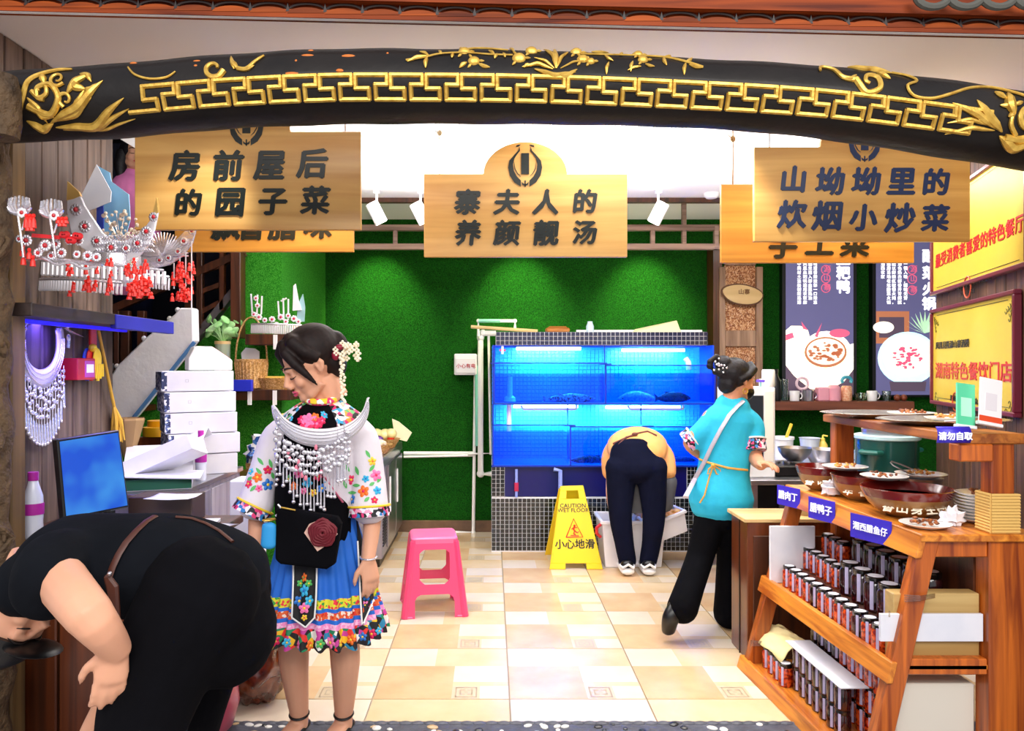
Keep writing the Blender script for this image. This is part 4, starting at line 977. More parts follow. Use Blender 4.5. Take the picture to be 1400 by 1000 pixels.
def fp(u, v): return cent+e0*u*s_+up*v*s_+off*.2
b.sph(fp(.2, 1.9), .008, 8, 6); b.tube([fp(.1, 1.5), fp(-.2, .5), fp(.3, 0)], [.007, .006, .005], 6); b.tube([fp(.3, 0), fp(1.1, -.6), fp(1.6, -.2)], .004, 6); b.tube([fp(.2, 0), fp(-.3, -.9), fp(.4, -1.3)], .004, 6); b.tube([fp(.1, 1.3), fp(1.1, 1.2)], .0035, 6); b.tube([fp(0, 1.3), fp(-1.0, .6)], .0035, 6); b.tube([fp(-1.4, -1.5), fp(1.6, -1.7)], .003, 6)
b.build('slipping_figure', rdm, ws, True)

# ------------------------------------------------------------------ white crates
def crate(name, label, c, w, d, h, fill, fillm, rot=(0, 0, 0)):
    t = thing(name, label, 'crate', c); R = Euler(rot).to_matrix().to_4x4(); b = MB(); th = .006
    cw = mat('milky_plastic', '#F2EEF2', .35, alpha=1) if 'milky_plastic' not in bpy.data.materials else bpy.data.materials['milky_plastic']
    r0, r1 = .44, .5
    B0 = [(-w*r0, -d*r0), (w*r0, -d*r0), (w*r0, d*r0), (-w*r0, d*r0)]; B1 = [(-w*r1, -d*r1), (w*r1, -d*r1), (w*r1, d*r1), (-w*r1, d*r1)]
    vs = [(x, y, .002) for x, y in B0]+[(x, y, h) for x, y in B1]+[(x*.95, y*.93, h) for x, y in B1]+[(x*.95, y*.93, .012) for x, y in B0]
    fs = [(3, 2, 1, 0)]+[(i, (i+1) % 4, 4+(i+1) % 4, 4+i) for i in range(4)]+[(4+i, 4+(i+1) % 4, 8+(i+1) % 4, 8+i) for i in range(4)]+[(8+i, 8+(i+1) % 4, 12+(i+1) % 4, 12+i) for i in range(4)]+[(12, 13, 14, 15)]
    b.add(vs, fs)
    b.xf(Matrix.Translation(c) @ R).build('bin', cw, t, bevel=.006, seg=2)
    b = MB(); w2, d2 = w*r1+.012, d*r1+.012
    for (xa, xb, ya, yb) in ((-w2, w2, -d2, -d2+.02), (-w2, w2, d2-.02, d2), (-w2, -w2+.02, -d2+.02, d2-.02), (w2-.02, w2, -d2+.02, d2-.02)): b.bx(xa, xb, ya, yb, h-.022, h+.002)
    b.xf(Matrix.Translation(c) @ R).build('rim', cw, t, bevel=.004)
    b = MB(); random.seed(int(w*1000))
    for i in range(fill):
        b.sph((random.uniform(-w*.36, w*.36), random.uniform(-d*.34, d*.34), h*.72+random.uniform(0, h*.22)), (random.uniform(.03, .05), random.uniform(.02, .04), random.uniform(.012, .03)), 8, 6, (random.random(), random.random(), random.random()*3))
    o = b.xf(Matrix.Translation(c) @ R).build('contents', fillm, t, True); o['kind'] = 'stuff'
    return t
t = crate('white_crate', 'white plastic crate on the floor below the fish tank, behind the bent worker', Vector((P(862, 0, 5.66).x, 5.70, 0)), .46, .36, .34, 24, mat('wrapped_goods', '#C8D8F0', .4, noise=(14, '#F0E8F0', .2)))
b = MB(); p = P(821, 725, 5.52); b.tube([p+Vector((0, 0, .04)), p+Vector((-.03, -.02, .02)), p+Vector((-.03, -.02, -.02)), p+Vector((0, 0, -.05))], .012, 8); b.build('red_handle', mat('red_handle', '#D03030', .4), t, True)
crate('white_crate', 'tilted white plastic basin of orange scraps held by the bent worker', Vector((P(912, 0, 5.62).x, 5.62, H-(730-500)*5.62/F)), .26, .26, .16, 30, mat('orange_scraps', '#F0A050', .5, noise=(30, '#F8D090', .2)), (0, -.32, .2))

# ------------------------------------------------------------------ right display rack
rz_, rr_ = m('wood_rack_z'), m('wood_rack')
rack = thing('display_rack', 'orange wooden A-frame display rack with three shelves at the right front', 'rack', (1.55, 3.16, 0))
YN, YF = 2.66, 3.67
def xf_(z, Y): t = (Y-YN)/(YF-YN); bot = 1.285+(1.215-1.285)*t; top = 1.487+(1.447-1.487)*t; return bot+(top-bot)*z/.87
for Y, nm in ((YN, 'leg'), (YF, 'leg')):
    b = MB(); b.bar((xf_(0, Y)+.02, Y, 0), (xf_(.87, Y)+.02, Y, .87), .055, .065, up=(1, 0, 0)); b.build('leg', rz_, rack, bevel=.004)
for (x0_, x1_, y0_, y1_, z0, z1) in ((1.705, 1.835, YN-.03, YN+.05, 0, .88), (1.72, 1.80, YN-.02, YN+.045, .88, 1.21), (1.63, 1.72, YF-.03, YF+.03, 0, 1.19)):
    MB().bx(x0_, x1_, y0_, y1_, z0, z1).build('post', rz_, rack, bevel=.005)
b = MB().add([(xf_(.86, YN)-.02, YN-.045, .858), (xf_(.86, YF)-.02, YF+.05, .858), (1.88, YF+.05, .858), (1.88, YN-.045, .858)]+[(xf_(.86, YN)-.02, YN-.045, .883), (xf_(.86, YF)-.02, YF+.05, .883), (1.88, YF+.05, .883), (1.88, YN-.045, .883)], [(0, 1, 2, 3), (4, 5, 6, 7), (0, 1, 5, 4), (1, 2, 6, 5), (2, 3, 7, 6), (3, 0, 4, 7)])
b.build('top_board', rr_, rack, bevel=.003)
def edge(z0, z1, name='apron', t=.022, xo=-.025):
    b = MB(); vs = [(xf_(z, Y)+xo+o, Y, z) for o in (0, t) for z in (z0, z1) for Y in (YN-.04, YF+.05)]
    b.add(vs, [(0, 1, 3, 2), (4, 5, 7, 6), (0, 1, 5, 4), (2, 3, 7, 6), (0, 2, 6, 4), (1, 3, 7, 5)]); return b.build(name, rr_, rack, bevel=.003)
edge(.800, .884); edge(.372, .445); edge(.0, .06)
def shelfb(z, x1=1.72):
    b = MB(); vs = [(x, Y, zz_) for zz_ in (z-.018, z) for (x, Y) in ((xf_(z, YN), YN-.02), (xf_(z, YF), YF+.03), (x1, YF+.03), (x1, YN-.02))]
    b.add(vs, [(0, 1, 2, 3), (4, 5, 6, 7), (0, 1, 5, 4), (1, 2, 6, 5), (2, 3, 7, 6), (3, 0, 4, 7)]); b.build('shelf_board', rr_, rack, bevel=.003)
shelfb(.430); shelfb(.045)
for z0, z1 in ((.80, .857), (.395, .45)): MB().bx(xf_(z0, YN)+.05, 1.706, YN-.02, YN+.025, z0, z1).build('rail', rz_, rack, bevel=.004); MB().bx(xf_(z0, YF)+.05, 1.63, YF-.02, YF+.025, z0, z1).build('rail', rz_, rack, bevel=.004)
MB().bx(1.70, 1.72, YN+.05, YF-.03, .45, .84).build('back_board', m('wood_dark'), rack)
rope = mat('sisal_rope', '#D8B062', .8, bump=(90, .6, .003))
def wrap(cx, cy, hx, hy, z0, z1, nm):
    b = MB(); n_ = int((z1-z0)/.0105)
    for i in range(n_):
        z = z0+i*.0105+.005; b.tube([(cx-hx, cy-hy, z), (cx+hx, cy-hy, z), (cx+hx, cy+hy, z), (cx-hx, cy+hy, z), (cx-hx, cy-hy, z)], .0058, 6)
    tag(b.build('rope_wrap', rope, rack, True), kind='stuff')
wrap(1.76, YN+.012, .048, .04, .884, 1.03, 'a'); wrap(1.675, YF, .052, .038, .90, .99, 'b')
b = MB(); b.bx(1.60, 1.84, YN-.03, YF+.04, 1.19, 1.225); b.build('upper_shelf', mat('upper_shelf_wood', '#B06A28', .45, wood=('y', 26, '#6E3410')), rack, bevel=.004)
MB().bx(1.60, 1.72, YN-.03, YN+.03, 1.13, 1.19).build('bracket', rz_, rack, bevel=.004)
b = MB(); b.tube([(1.36+.25*0, YN-.035, .60+.01*i) for i in range(3)], .003, 5)
for i in range(4): b.tube([(xf_(.66, YN)-.03, YN-.04, .655+.007*i), (xf_(.66, YN)+.02, YN-.048, .66+.005*i), (xf_(.66, YN)+.075, YN-.038, .668+.004*i)], .0025, 5)
for i in range(4): b.tube([(xf_(.14, YF)-.03, YF-.04, .135+.008*i), (xf_(.14, YF)+.02, YF-.05, .14+.006*i), (xf_(.14, YF)+.06, YF-.04, .13+.008*i)], .003, 5)
tag(b.build('tape_wrap', glassmat('clear_tape', '#E8E4DC', .3), rack), kind='stuff')
# purple price labels on the apron
pur = mat('purple_label', '#3A2CC4', .4); wht = mat('white_ink', '#F4F4FF', .4, emit='#F4F4FF', es=.1)
for (Y, s, lb) in ((3.60, '腊肉丁', 'first'), (3.27, '腊鸭子', 'second'), (2.88, '湘西腊鱼仔', 'third')):
    X = xf_(.84, Y)-.026; wv_ = .15 if Y > 3 else .19; yaw = -PI/2+.35
    t = MB(); z = .845
    t.box((X-.004-.02, Y, z), (wv_, .003, .092), (0, 0, yaw)); lo = tag(t.build('price_label', pur, None, loc=(X-.004, Y, z)), {'first': 'purple price label at the far end of the rack front', 'second': 'purple price label in the middle of the rack front', 'third': 'purple price label nearest the near leg of the rack'}[lb], 'label', 'purple price labels on the rack apron')
    dv = Vector((math.sin(yaw), -math.cos(yaw), 0))*.004
    text(s, (wv_*.85)/len(s), (X-.024+dv.x, Y+dv.y, z), wht, lo, rot=(PI/2, 0, yaw), ext=.0008, bold=.03)
# jars
jr = mat('chilli_jar', '#7E1408', .12, spec=.6, coat=.6, noise=(70, '#E05018', .07)); jd = mat('dark_jar', '#1A0A0C', .08, coat=.6, noise=(30, '#3A0C10', .1)); lid = mat('black_lid', '#0C0C0E', .18, coat=.5); strp = mat('painted_highlight', '#C8C0E4', .35)
def jar_proto(r, h, body, nm):
    t = thing('chilli_jar', 'x', 'jar', (0, 0, 0)); b = MB()
    b.lathe([(r*.9, 0), (r, .004), (r, h*.74), (r*.86, h*.82), (r*.82, h*.86)], n=16); b.build('glass_body', body, t, True)
    b = MB(); b.lathe([(r*.9, h*.83), (r*.92, h*.84), (r*.92, h*.985), (r*.86, h)], n=16); ld = b.build('lid', lid, t, True)
    a0 = -2.35; b = MB()
    vs = []
    for i in range(4): a = a0-.16+i*.107; vs += [((r+.0015)*math.cos(a), (r+.0015)*math.sin(a), h*.08), ((r+.0015)*math.cos(a), (r+.0015)*math.sin(a), h*.9)]
    b.add(vs, [(0, 2, 3, 1), (2, 4, 5, 3), (4, 6, 7, 5)]); b.build('highlight_strip', strp, t)  # pale strip standing in for the highlight down the glass side
    b = MB(); b.lathe([(r*.7, h+.0005), (0, h+.001)], n=14); b.build('lid_highlight', mat('lid_highlight', '#E8E6F0', .25) if 'lid_highlight' not in bpy.data.materials else bpy.data.materials['lid_highlight'], ld)  # pale disc painted in as the reflection on the glossy lid top
    return t
used = set(); protos = {'s': jar_proto(.031, .10, jr, 's'), 'd': jar_proto(.031, .10, jd, 'd'), 'L': jar_proto(.043, .135, jd, 'L')}
def jar(k, x, y, z, label, group):
    if k not in used: used.add(k); o = protos[k]; o.location = (x, y, z); o['label'] = label
    else: o = dup(protos[k], (x, y, z), label)
    o['group'] = group; return o
for i in range(12): jar('s' if i % 5 != 4 else 'd', 1.385+i*.0015, 3.57-i*.073, .430, ordinal(i)+' small chilli jar from the far end, front row, middle shelf', 'front row of chilli jars')
MB().bx(1.455, 1.55, 2.86, YF, .431, .50).build('step_riser', m('wood_dark'), rack); MB().bx(1.56, 1.70, 2.75, YF+.02, .431, .56).build('step_riser', m('wood_dark'), rack)
for i in range(5): jar('s', 1.50, 3.62-i*.075, .501, ordinal(i)+' red chilli jar from the far end, second row, middle shelf', 'second row of chilli jars')
for i in range(4): jar('L', 1.505, 3.22-i*.105, .501, ordinal(i)+' big dark jar from the far end in the second row, middle shelf', 'big dark jars in the second row')
for i in range(3): jar('s', 1.60, 3.65-i*.08, .561, ordinal(i)+' red jar from the far end in the third row, middle shelf', 'third row jars far end')
for i in range(6): jar('L', 1.63, 3.38-i*.105, .561, ordinal(i)+' big dark jar from the far end in the third row under the top board', 'big dark jars in the third row')
for lv in range(2):
    for i in range(7): jar('d', 1.345, 3.35-i*.068, .045+lv*.10, ordinal(i)+' dark jar from the far end, '+('lower', 'upper')[lv]+' layer, front stack, bottom shelf', 'front stack of dark jars on the bottom shelf')
for lv in range(3):
    for i in range(9): jar('d' if i < 4 else 's', 1.445, 3.40-i*.07, .045+lv*.10, ordinal(i)+' jar from the far end, '+('lower', 'middle', 'upper')[lv]+' layer, rear stack, bottom shelf', 'rear stack of jars on the bottom shelf, '+('dark' if i < 4 else 'red'))
for i in range(4): jar('s', 1.30, 3.60-i*.068, .045, ordinal(i)+' red jar from the far end under the cream cloth, bottom shelf', 'jars under the cream cloth')
pw = m('paper')
b = MB(); b.box((1.355, 3.13, .2485), (.11, .50, .004), (0, 0, .03)); tag(b.build('white_sheet', pw, None, loc=(1.355, 3.13, .2485)), 'white card sheet lying on the front stack of jars, bottom shelf', 'card')
b = MB(); b.box((1.45, 3.11, .3495), (.10, .68, .006)); tag(b.build('grey_board', mat('grey_board', '#9CA4B8', .5), None, loc=(1.45, 3.11, .3495)), 'long grey board lying on the rear stack of jars, bottom shelf', 'board')
b = MB(); cc = P(1082, 888, 3.55)
n_ = 14; vs = []; fs = []
for i in range(n_):
    u = i/(n_-1)-.5
    for j in range(n_):
        v = j/(n_-1)-.5; hgt = .16*math.cos(min(1.5, abs(u)*3.1))*(.9-.2*v)+.012*math.sin(u*20+v*9)
        vs.append((1.27+.20*(u+.5)-.02*v, 3.55+.30*v, .145+max(0, hgt)*.55))
for i in range(n_-1):
    for j in range(n_-1): a = i*n_+j; fs.append((a, a+1, a+n_+1, a+n_))
b.add(vs, fs); o = b.build('cream_cloth', mat('cream_cloth', '#F4E6A8', .8), None, True, loc=(1.36, 3.55, .145)); o.modifiers.new('thick', 'SOLIDIFY').thickness = .004
tag(o, 'domed cream cloth cover over jars at the far end of the bottom shelf', 'cloth')
b = MB(); b.bx(1.317, 1.53, 3.63, 3.645, .431, .70); tag(b.build('foam_sheet', pw, None, bevel=.002, loc=(1.42, 3.637, .431)), 'white foam panel standing at the far end of the middle shelf', 'panel')
b = MB(); b.lathe([(.028, 0), (.034, .06), (.036, .065)], (1.365, 3.58+.03, .431), 16); 
t = MB().bx(1.40, 1.70, 2.675, 2.735, .431, .665).build('wooden_crate', mat('crate_ply', '#D8B878', .5, wood=('x', 12, '#B48E50')), None, bevel=.003, loc=(1.55, 2.70, .431)); tag(t, 'pale plywood box at the near end of the middle shelf', 'box')
t = MB().bx(1.345, 1.70, 2.655, 2.668, .505, .60).build('white_card', pw, None, bevel=.001, loc=(1.52, 2.66, .505)); tag(t, 'white card strip taped across the pale plywood box on the rack', 'card')
t = MB().bx(1.42, 1.70, 2.70, 2.86, .046, .34).build('foam_box', mat('foam_box', '#DCD6C8', .6), None, bevel=.006, loc=(1.56, 2.78, .046)); tag(t, 'pale foam box at the near end of the bottom shelf', 'box')

# stoneware bowls, plates and food on the rack top
bowl_o = mat('bowl_brown', '#A87C48', .3, coat=.5, noise=(14, '#7C5228', .25)); bowl_r = mat('bowl_red_rim', '#6A100C', .18, coat=.6); cream_i = mat('cream_brush', '#F4E8D0', .5)
ZR = .8835
def stew_bowl(x, y, r, h, label, chars):
    t = thing('stoneware_bowl', label, 'bowl', (x, y, ZR), 'brown stoneware bowls on the rack top')
    pr = [(.42*r, 0), (.45*r, .004), (.62*r, h*.16), (.82*r, h*.42), (.93*r, h*.70)]
    MB().lathe(pr, (x, y, ZR), 32).build('bowl_body', bowl_o, t, True)
    MB().lathe([(.93*r, h*.70), (.985*r, h*.9), (r, h), (.97*r, h*1.01), (.93*r, h*.9), (.8*r, h*.45), (.4*r, h*.2), (0, h*.18)], (x, y, ZR), 32).build('rim', bowl_r, t, True)
    MB().lathe([(.86*r, h*.62), (0, h*.64)], (x, y, ZR), 28).build('broth', mat('broth', '#2A0C0A', .08, coat=.8) if 'broth' not in bpy.data.materials else bpy.data.materials['broth'], t)
    for i, ch in enumerate(chars):
        a = -PI/2-.95+i*(1.75/max(1, len(chars)-1)); rad = .80*r; z = ZR+h*.40
        p = Vector((x+(rad+.006)*math.cos(a), y+(rad+.006)*math.sin(a), z))
        text(ch, h*.42, p, cream_i, t, name='brushed_character', rot=(PI/2-.75, 0, a+PI/2), ext=.002, bold=.02)
    return t
stew_bowl(1.60, 2.96, .165, .108, 'largest brown stoneware bowl with cream brush writing, nearest on the rack top', '香山身生巴产')
stew_bowl(1.595, 3.31, .125, .105, 'brown stoneware bowl in the middle, half hidden behind the largest bowl', '年香生味')
stew_bowl(1.535, 3.57, .115, .11, 'brown stoneware bowl at the far left end of the rack top', '香味生鱼')
food1 = mat('fried_food', '#A85A20', .45, noise=(40, '#E8B050', .12)); food2 = mat('dark_food', '#4A1C10', .4, noise=(40, '#B86A30', .12)); porc = mat('porcelain', '#F2F0EE', .15, coat=.5)
def plate(x, y, z, r, label, foodm=None, n_=16, group='plates of snacks on the rack', nm='plate'):
    t = thing('serving_plate', label, 'plate', (x, y, z), group)
    MB().lathe([(.55*r, 0), (.6*r, .002), (.97*r, .014), (r, .017), (.96*r, .018), (.6*r, .006), (0, .005)], (x, y, z), 28).build('dish', porc, t, True)
    if foodm:
        b = MB()
        for i in range(n_):
            a = random.uniform(0, 6.28); q = random.random()**.5*.52*r; b.sph((x+q*math.cos(a), y+q*math.sin(a), z+.014+random.uniform(0, .014)), (random.uniform(.005, .013), random.uniform(.004, .008), random.uniform(.003, .007)), 7, 5, (random.random(), 0, random.random()*3))
        tag(b.build('food', foodm, t, True), kind='stuff')
    return t
plate(1.565, 3.40, .999, .095, 'plate of snacks resting across the two far bowls on the rack', food1)
plate(1.585, 3.10, 1.000, .090, 'plate of snacks resting on the rim of the largest bowl', food2, 14)
t = plate(1.80, 3.22, .992, .10, 'plate of snacks with steel tongs, on a pot behind the largest bowl', food1, 20)
b = MB(); c = Vector((1.76, 3.18, 1.012)); d = Vector((-.11, -.02, .045)); s2 = Vector((0, .012, .012)); b.tube([c+s2, c+d*.6+s2, c+d+s2*.6, c+d*1.08, c+d-s2*.6, c+d*.6-s2, c-s2], .0032, 6); tag(b.build('tongs', m('steel'), None, True, loc=c), 'steel tongs lying on the snack plate behind the largest bowl', 'tongs')
b = MB(); b.lathe([(.075, 0), (.078, .09), (.085, .1075), (.07, .1075)], (1.80, 3.22, ZR), 24); tag(b.build('steel_pot', m('steel'), None, True, loc=(1.80, 3.22, ZR)), 'small steel pot under the tongs plate on the rack top', 'pot')
plate(1.545, 2.735, ZR, .085, 'plate of dark snacks at the near front corner of the rack top', food2, 22)
for i in range(9):
    z = ZR+i*.0115; lb = ordinal(i)+' white plate from the bottom of the stack beside the roped post'
    t = plate(1.80, 2.83, z, .083, lb if i < 8 else 'topmost plate of the stack, holding red brown nuggets', food2 if i == 8 else None, 22, 'stack of white plates beside the post')
def blob_cloth(name, label, c, r, M, seed, cat='cloth'):
    random.seed(seed); b = MB(); b.sph(c, r, 16, 12)
    for v in b.v:
        d = v-Vector(c); f = 1+.28*math.sin(d.x*260+seed)*math.cos(d.y*210)+.2*math.sin(d.z*300+seed*2); v.x = c[0]+d.x*f; v.y = c[1]+d.y*f; v.z = max(c[2]-r[2]*.8, c[2]+d.z*f)
    return tag(b.build(name, M, None, True, loc=(c[0], c[1], c[2]-r[2]*.8)), label, cat)
blob_cloth('crumpled_tissue', 'crumpled white tissue between the far bowls on the rack', (1.50, 3.40, ZR+.03), (.035, .04, .036), m('paper'), 3, 'tissue')
blob_cloth('crumpled_tissue', 'crumpled white tissue behind the near snack plate on the rack', (1.66, 2.765, ZR+.028), (.04, .02, .034), m('paper'), 5, 'tissue')
# trays on the upper shelf
def tray(x, y, z, rx, ry, label, foods):
    t = thing('serving_tray', label, 'tray', (x, y, z), 'steel trays on top of the rack'); b = MB(); b.lathe([(.6, 0), (.66, .003), (.95, .018), (1, .022), (.97, .024), (.66, .008), (0, .007)], n=32)
    for v in b.v: v.x = x+v.x*rx; v.y = y+v.y*ry; v.z = z+v.z
    b.build('tray_body', mat('tray_steel', '#C8BFB4', .25, .8) if 'tray_steel' not in bpy.data.materials else bpy.data.materials['tray_steel'], t, True); return t
tray(1.74, 3.48, 1.226, .24, .19, 'oval steel tray at the far end of the rack upper shelf', 0)
tray(1.79, 3.05, 1.226, .25, .19, 'oval steel tray nearer on the rack upper shelf', 0)
plate(1.86, 3.40, 1.236, .10, 'plate of red snacks on the far steel tray', food2, 22, 'plates of snacks on the trays'); plate(1.83, 3.08, 1.236, .085, 'plate of golden snacks on the near steel tray', food1, 20, 'plates of snacks on the trays'); plate(1.93, 3.2, 1.236, .07, 'small plate of brown snacks at the right of the near steel tray', food2, 14, 'plates of snacks on the trays')
# payment stands and purple notice
def stand(label, cx, cy, Y, w, h, yaw, roll, colm, top, foot):
    c = P(cx, cy, Y); t = thing('payment_stand', label, 'stand', Vector((c.x, c.y, 1.226)), 'payment code stands on the rack'); R = Matrix.Translation(c) @ Euler((-.12, roll, yaw)).to_matrix().to_4x4()
    MB().box((0, 0, 0), (w, .006, h)).xf(R).build('card', colm, t, bevel=.004)
    b = MB(); b.box((0, .03, -h*.35), (w*.8, .06, .004)); b.box((0, .001, -h*.47), (w*1.02, .02, .012)); b.xf(R).build('base', m('white'), t, bevel=.002)
    if foot: MB().box((0, -.0035, -h*.40), (w*.98, .001, h*.18)).xf(R).build('footer_band', foot, t)
    if top: MB().box((0, -.0035, top[1]), (w*top[2], .001, h*top[3])).xf(R).build('printed_panel', top[0], t)
    return t, R
grn = mat('mint_card', '#5CD0A0', .35); tq, R = stand('mint green payment card stand on the near end of the rack', 1320, 555, 2.66, .082, .155, .25, .12, grn, (mat('pale_mint', '#B4F0D4', .4), -.005, .55, .42), None)
tq, R = stand('white and red payment card stand on the rack, right of the green one', 1354, 550, 2.66, .10, .165, .25, .17, m('white'), (mat('pale_grey_print', '#E2DEE4', .4), 0, .5, .36), mat('orange_red', '#E0502C', .4))
pn = thing('purple_notice', 'purple curled notice reading 请勿自取 hanging off the rack upper shelf', 'notice', P(1305, 596, 2.60)); c = P(1305, 596, 2.61); w = .115
b = MB(); vs = []; fs = []
for i in range(9):
    a = -.9+i*.26; 
    for s2 in (-1, 1): vs.append(c+Vector((s2*w/2, -.022*math.cos(a)+.02, .033*math.sin(a)*1.0)))
for i in range(8): fs.append((2*i, 2*i+1, 2*i+3, 2*i+2))
b.add(vs, fs); o = b.build('notice_card', pur, pn, True); o.modifiers.new('thick', 'SOLIDIFY').thickness = .002
text('请勿自取', .029, c+Vector((0, -.0055, -.003)), wht, pn, ext=.001, bold=.04)

# ------------------------------------------------------------------ brown cabinet behind the rack
t = thing('wooden_cabinet', 'dark orange wooden cabinet with a pale top, left behind the rack', 'cabinet', (1.5, 3.9, 0))
MB().bx(1.262, 1.72, 3.79, 4.04, .0, .685).build('body', m('wood_cab'), t, bevel=.004)
MB().bx(1.245, 1.74, 3.78, 4.06, .685, .705).build('top_board', m('wood_pale'), t, bevel=.003)
MB().bx(1.29, 1.70, 3.783, 3.79, .03, .62).build('front_panel', m('wood_dark'), t, bevel=.003)
MB().bx(1.258, 1.263, 3.90, 3.905, 0, .68).build('side_joint', m('black'), t)
b = MB(); b.lathe([(.085, 0), (.09, .01), (.09, .07), (.095, .072), (.095, .085), (0, .088)], (1.62, 3.92, .705), 28); tag(b.build('steamer_tin', mat('bamboo_tin', '#C8B088', .4, noise=(20, '#A88858', .3)), None, True, loc=(1.62, 3.92, .705)), 'round tan tin on the brown cabinet behind the rack leg', 'tin')

# ------------------------------------------------------------------ kitchen counter, right rear
t = thing('steel_counter', 'low steel kitchen counter behind the rack below the menu boards', 'counter', (2.1, 5.2, 0))
MB().bx(1.56, 2.85, 4.62, 5.66, .74, .77).build('worktop', m('steel'), t, bevel=.004)
for x in (1.58, 2.10, 2.55, 2.80):
    for y in (4.66, 5.60): MB().bx(x, x+.035, y, y+.035, 0, .74).build('leg', m('steel'), t)
MB().bx(1.60, 2.82, 4.9, 5.6, .20, .215).build('under_shelf', m('steel'), t)
MB().bx(1.62, 2.82, 5.62, 5.64, 0.216, .74).build('back_panel', m('dark'), t)
ZC = .77
def lat(name, label, cat, x, y, z, prof, M, group=None, n=24): 
    o = MB().lathe(prof, (x, y, z), n).build(name, M, None, True, loc=(x, y, z)); return tag(o, label, cat, group)
def bowlprof(r, h): return [(.45*r, 0), (.7*r, h*.25), (.9*r, h*.6), (r, h), (.97*r, h), (.86*r, h*.6), (.6*r, h*.25), (0, h*.15)]
xa = lambda x, Y: (x-VX)*Y/F
b = MB(); b.bx(xa(1056, 4.8), xa(1098, 4.8), 4.75, 5.05, ZC, ZC+.07); sv = tag(b.build('gas_stove', m('black'), None, bevel=.01, loc=(xa(1077, 4.8), 4.9, ZC)), 'black gas stove on the steel counter by the white cabinet', 'stove')
b = MB(); 
for k_ in (-1, 1): b.cyl((xa(1077, 4.8)+k_*.04, 4.9, ZC+.072), (xa(1077, 4.8)+k_*.04, 4.9, ZC+.082), .03, n=14)
b.build('burner', m('steel'), sv)
lat('steel_bowl', 'steel mixing bowl on the black stove, left of the pair', 'bowl', xa(1091, 4.85)+.0, 4.9, ZC+.083, bowlprof(.105, .085), m('steel'), 'steel mixing bowls')
lat('steel_bowl', 'steel mixing bowl right of the pair, behind the far rack post', 'bowl', xa(1130, 5.2), 5.25, ZC, bowlprof(.12, .12), m('steel'), 'steel mixing bowls')
t = thing('white_bucket', 'white bucket with a yellow spoon on the counter beside the white cabinet', 'bucket', (xa(1070, 5.4), 5.4, ZC)); x = xa(1070, 5.4)
MB().lathe([(.062, 0), (.072, .17), (.078, .172), (.078, .19), (.07, .19), (.066, .15), (.05, .02)], (x, 5.4, ZC), 24).build('body', m('white'), t, True)
MB().box((x+.04, 5.4, ZC+.22), (.022, .012, .13), (0, .35, 0)).build('spoon_handle', mat('yellow_handle', '#F0CC40', .4), t, bevel=.004)
lat('clear_measuring_jug', 'translucent pale measuring jug on the counter, right of the white bucket', 'jug', xa(1107, 5.5), 5.5, ZC, [(.055, 0), (.068, .17), (.075, .172), (.07, .172), (.05, .01)], mat('translucent_jug', '#D4DCE6', .3))
t = thing('sauce_bottle', 'yellow capped sauce bottle with red and white label on the counter', 'bottle', (xa(1125, 5.5), 5.5, ZC)); x = xa(1125, 5.5)
MB().lathe([(.03, 0), (.032, .01), (.032, .12), (.018, .145), (.014, .15)], (x, 5.5, ZC), 18).build('body', mat('bottle_yellow', '#F4D868', .35), t, True)
MB().lathe([(.0325, .03), (.0325, .085)], (x, 5.5, ZC), 18, cap=False).build('label_band', mat('label_red', '#C84038', .4), t, True)
b = MB(); b.lathe([(.015, .148), (.015, .168), (.006, .172), (.006, .19)], (x, 5.5, ZC), 14); b.tube([(x, 5.5, ZC+.19), (x+.03, 5.49, ZC+.185)], .006, 6); b.build('pump_cap', mat('cap_yellow', '#F8E060', .35), t, True)
pc = mat('blue_white_porcelain', '#E6EEF8', .15, coat=.5, vor=(60, ['#E6EEF8', '#E6EEF8', '#7EA4D0', '#E6EEF8', '#4C7CBC']))
lat('porcelain_basin', 'blue and white patterned porcelain basin left of the green pot', 'basin', xa(1172, 4.95), 5.0, ZC, bowlprof(.115, .13), pc)
lat('porcelain_basin', 'second blue and white basin stacked beneath at the left of the green pot', 'basin', xa(1190, 4.62)-.04, 4.78, ZC+.0, [(.05, 0), (.06, .001)], pc) if False else None
gp = thing('stock_pot', 'large dark green stock pot with a pale lid rim behind the rack', 'pot', (xa(1237, 4.4), 4.72, ZC)); x = xa(1237, 4.42)+.05; y = 4.72; r = .178
MB().lathe([(r*.96, 0), (r, .01), (r, .235), (r*1.03, .24)], (x, y, ZC), 40).build('pot_body', mat('green_enamel', '#174E48', .15, coat=.6), gp, True)
MB().lathe([(r*1.03, .24), (r*1.06, .245), (r*1.06, .262), (r*.96, .268)], (x, y, ZC), 40).build('rim', mat('pale_rim', '#BFE0E4', .25), gp, True)
MB().lathe([(r*.78, .262), (r*.80, .30), (r*.74, .31), (0, .318)], (x, y, ZC), 36).build('inner_lid', m('steel'), gp, True)
for s2, a in ((1, -2.5), (1, .3)):
    b = MB(); ca, sa = math.cos(a), math.sin(a); e = Vector((ca, sa, 0)); tq_ = Vector((-sa, ca, 0)); cc = Vector((x, y, ZC+.17))
    b.tube([cc+e*r+tq_*.06, cc+e*(r+.04)+tq_*.05, cc+e*(r+.045), cc+e*(r+.04)-tq_*.05, cc+e*r-tq_*.06], .014, 8); b.build('handle', mat('green_handle', '#1E6A60', .3), gp, True)
lat('white_basin', 'white basin behind the upper tray beside the lower plaque', 'basin', 2.52, 4.95, 1.05, bowlprof(.11, .09), m('white')) if False else None
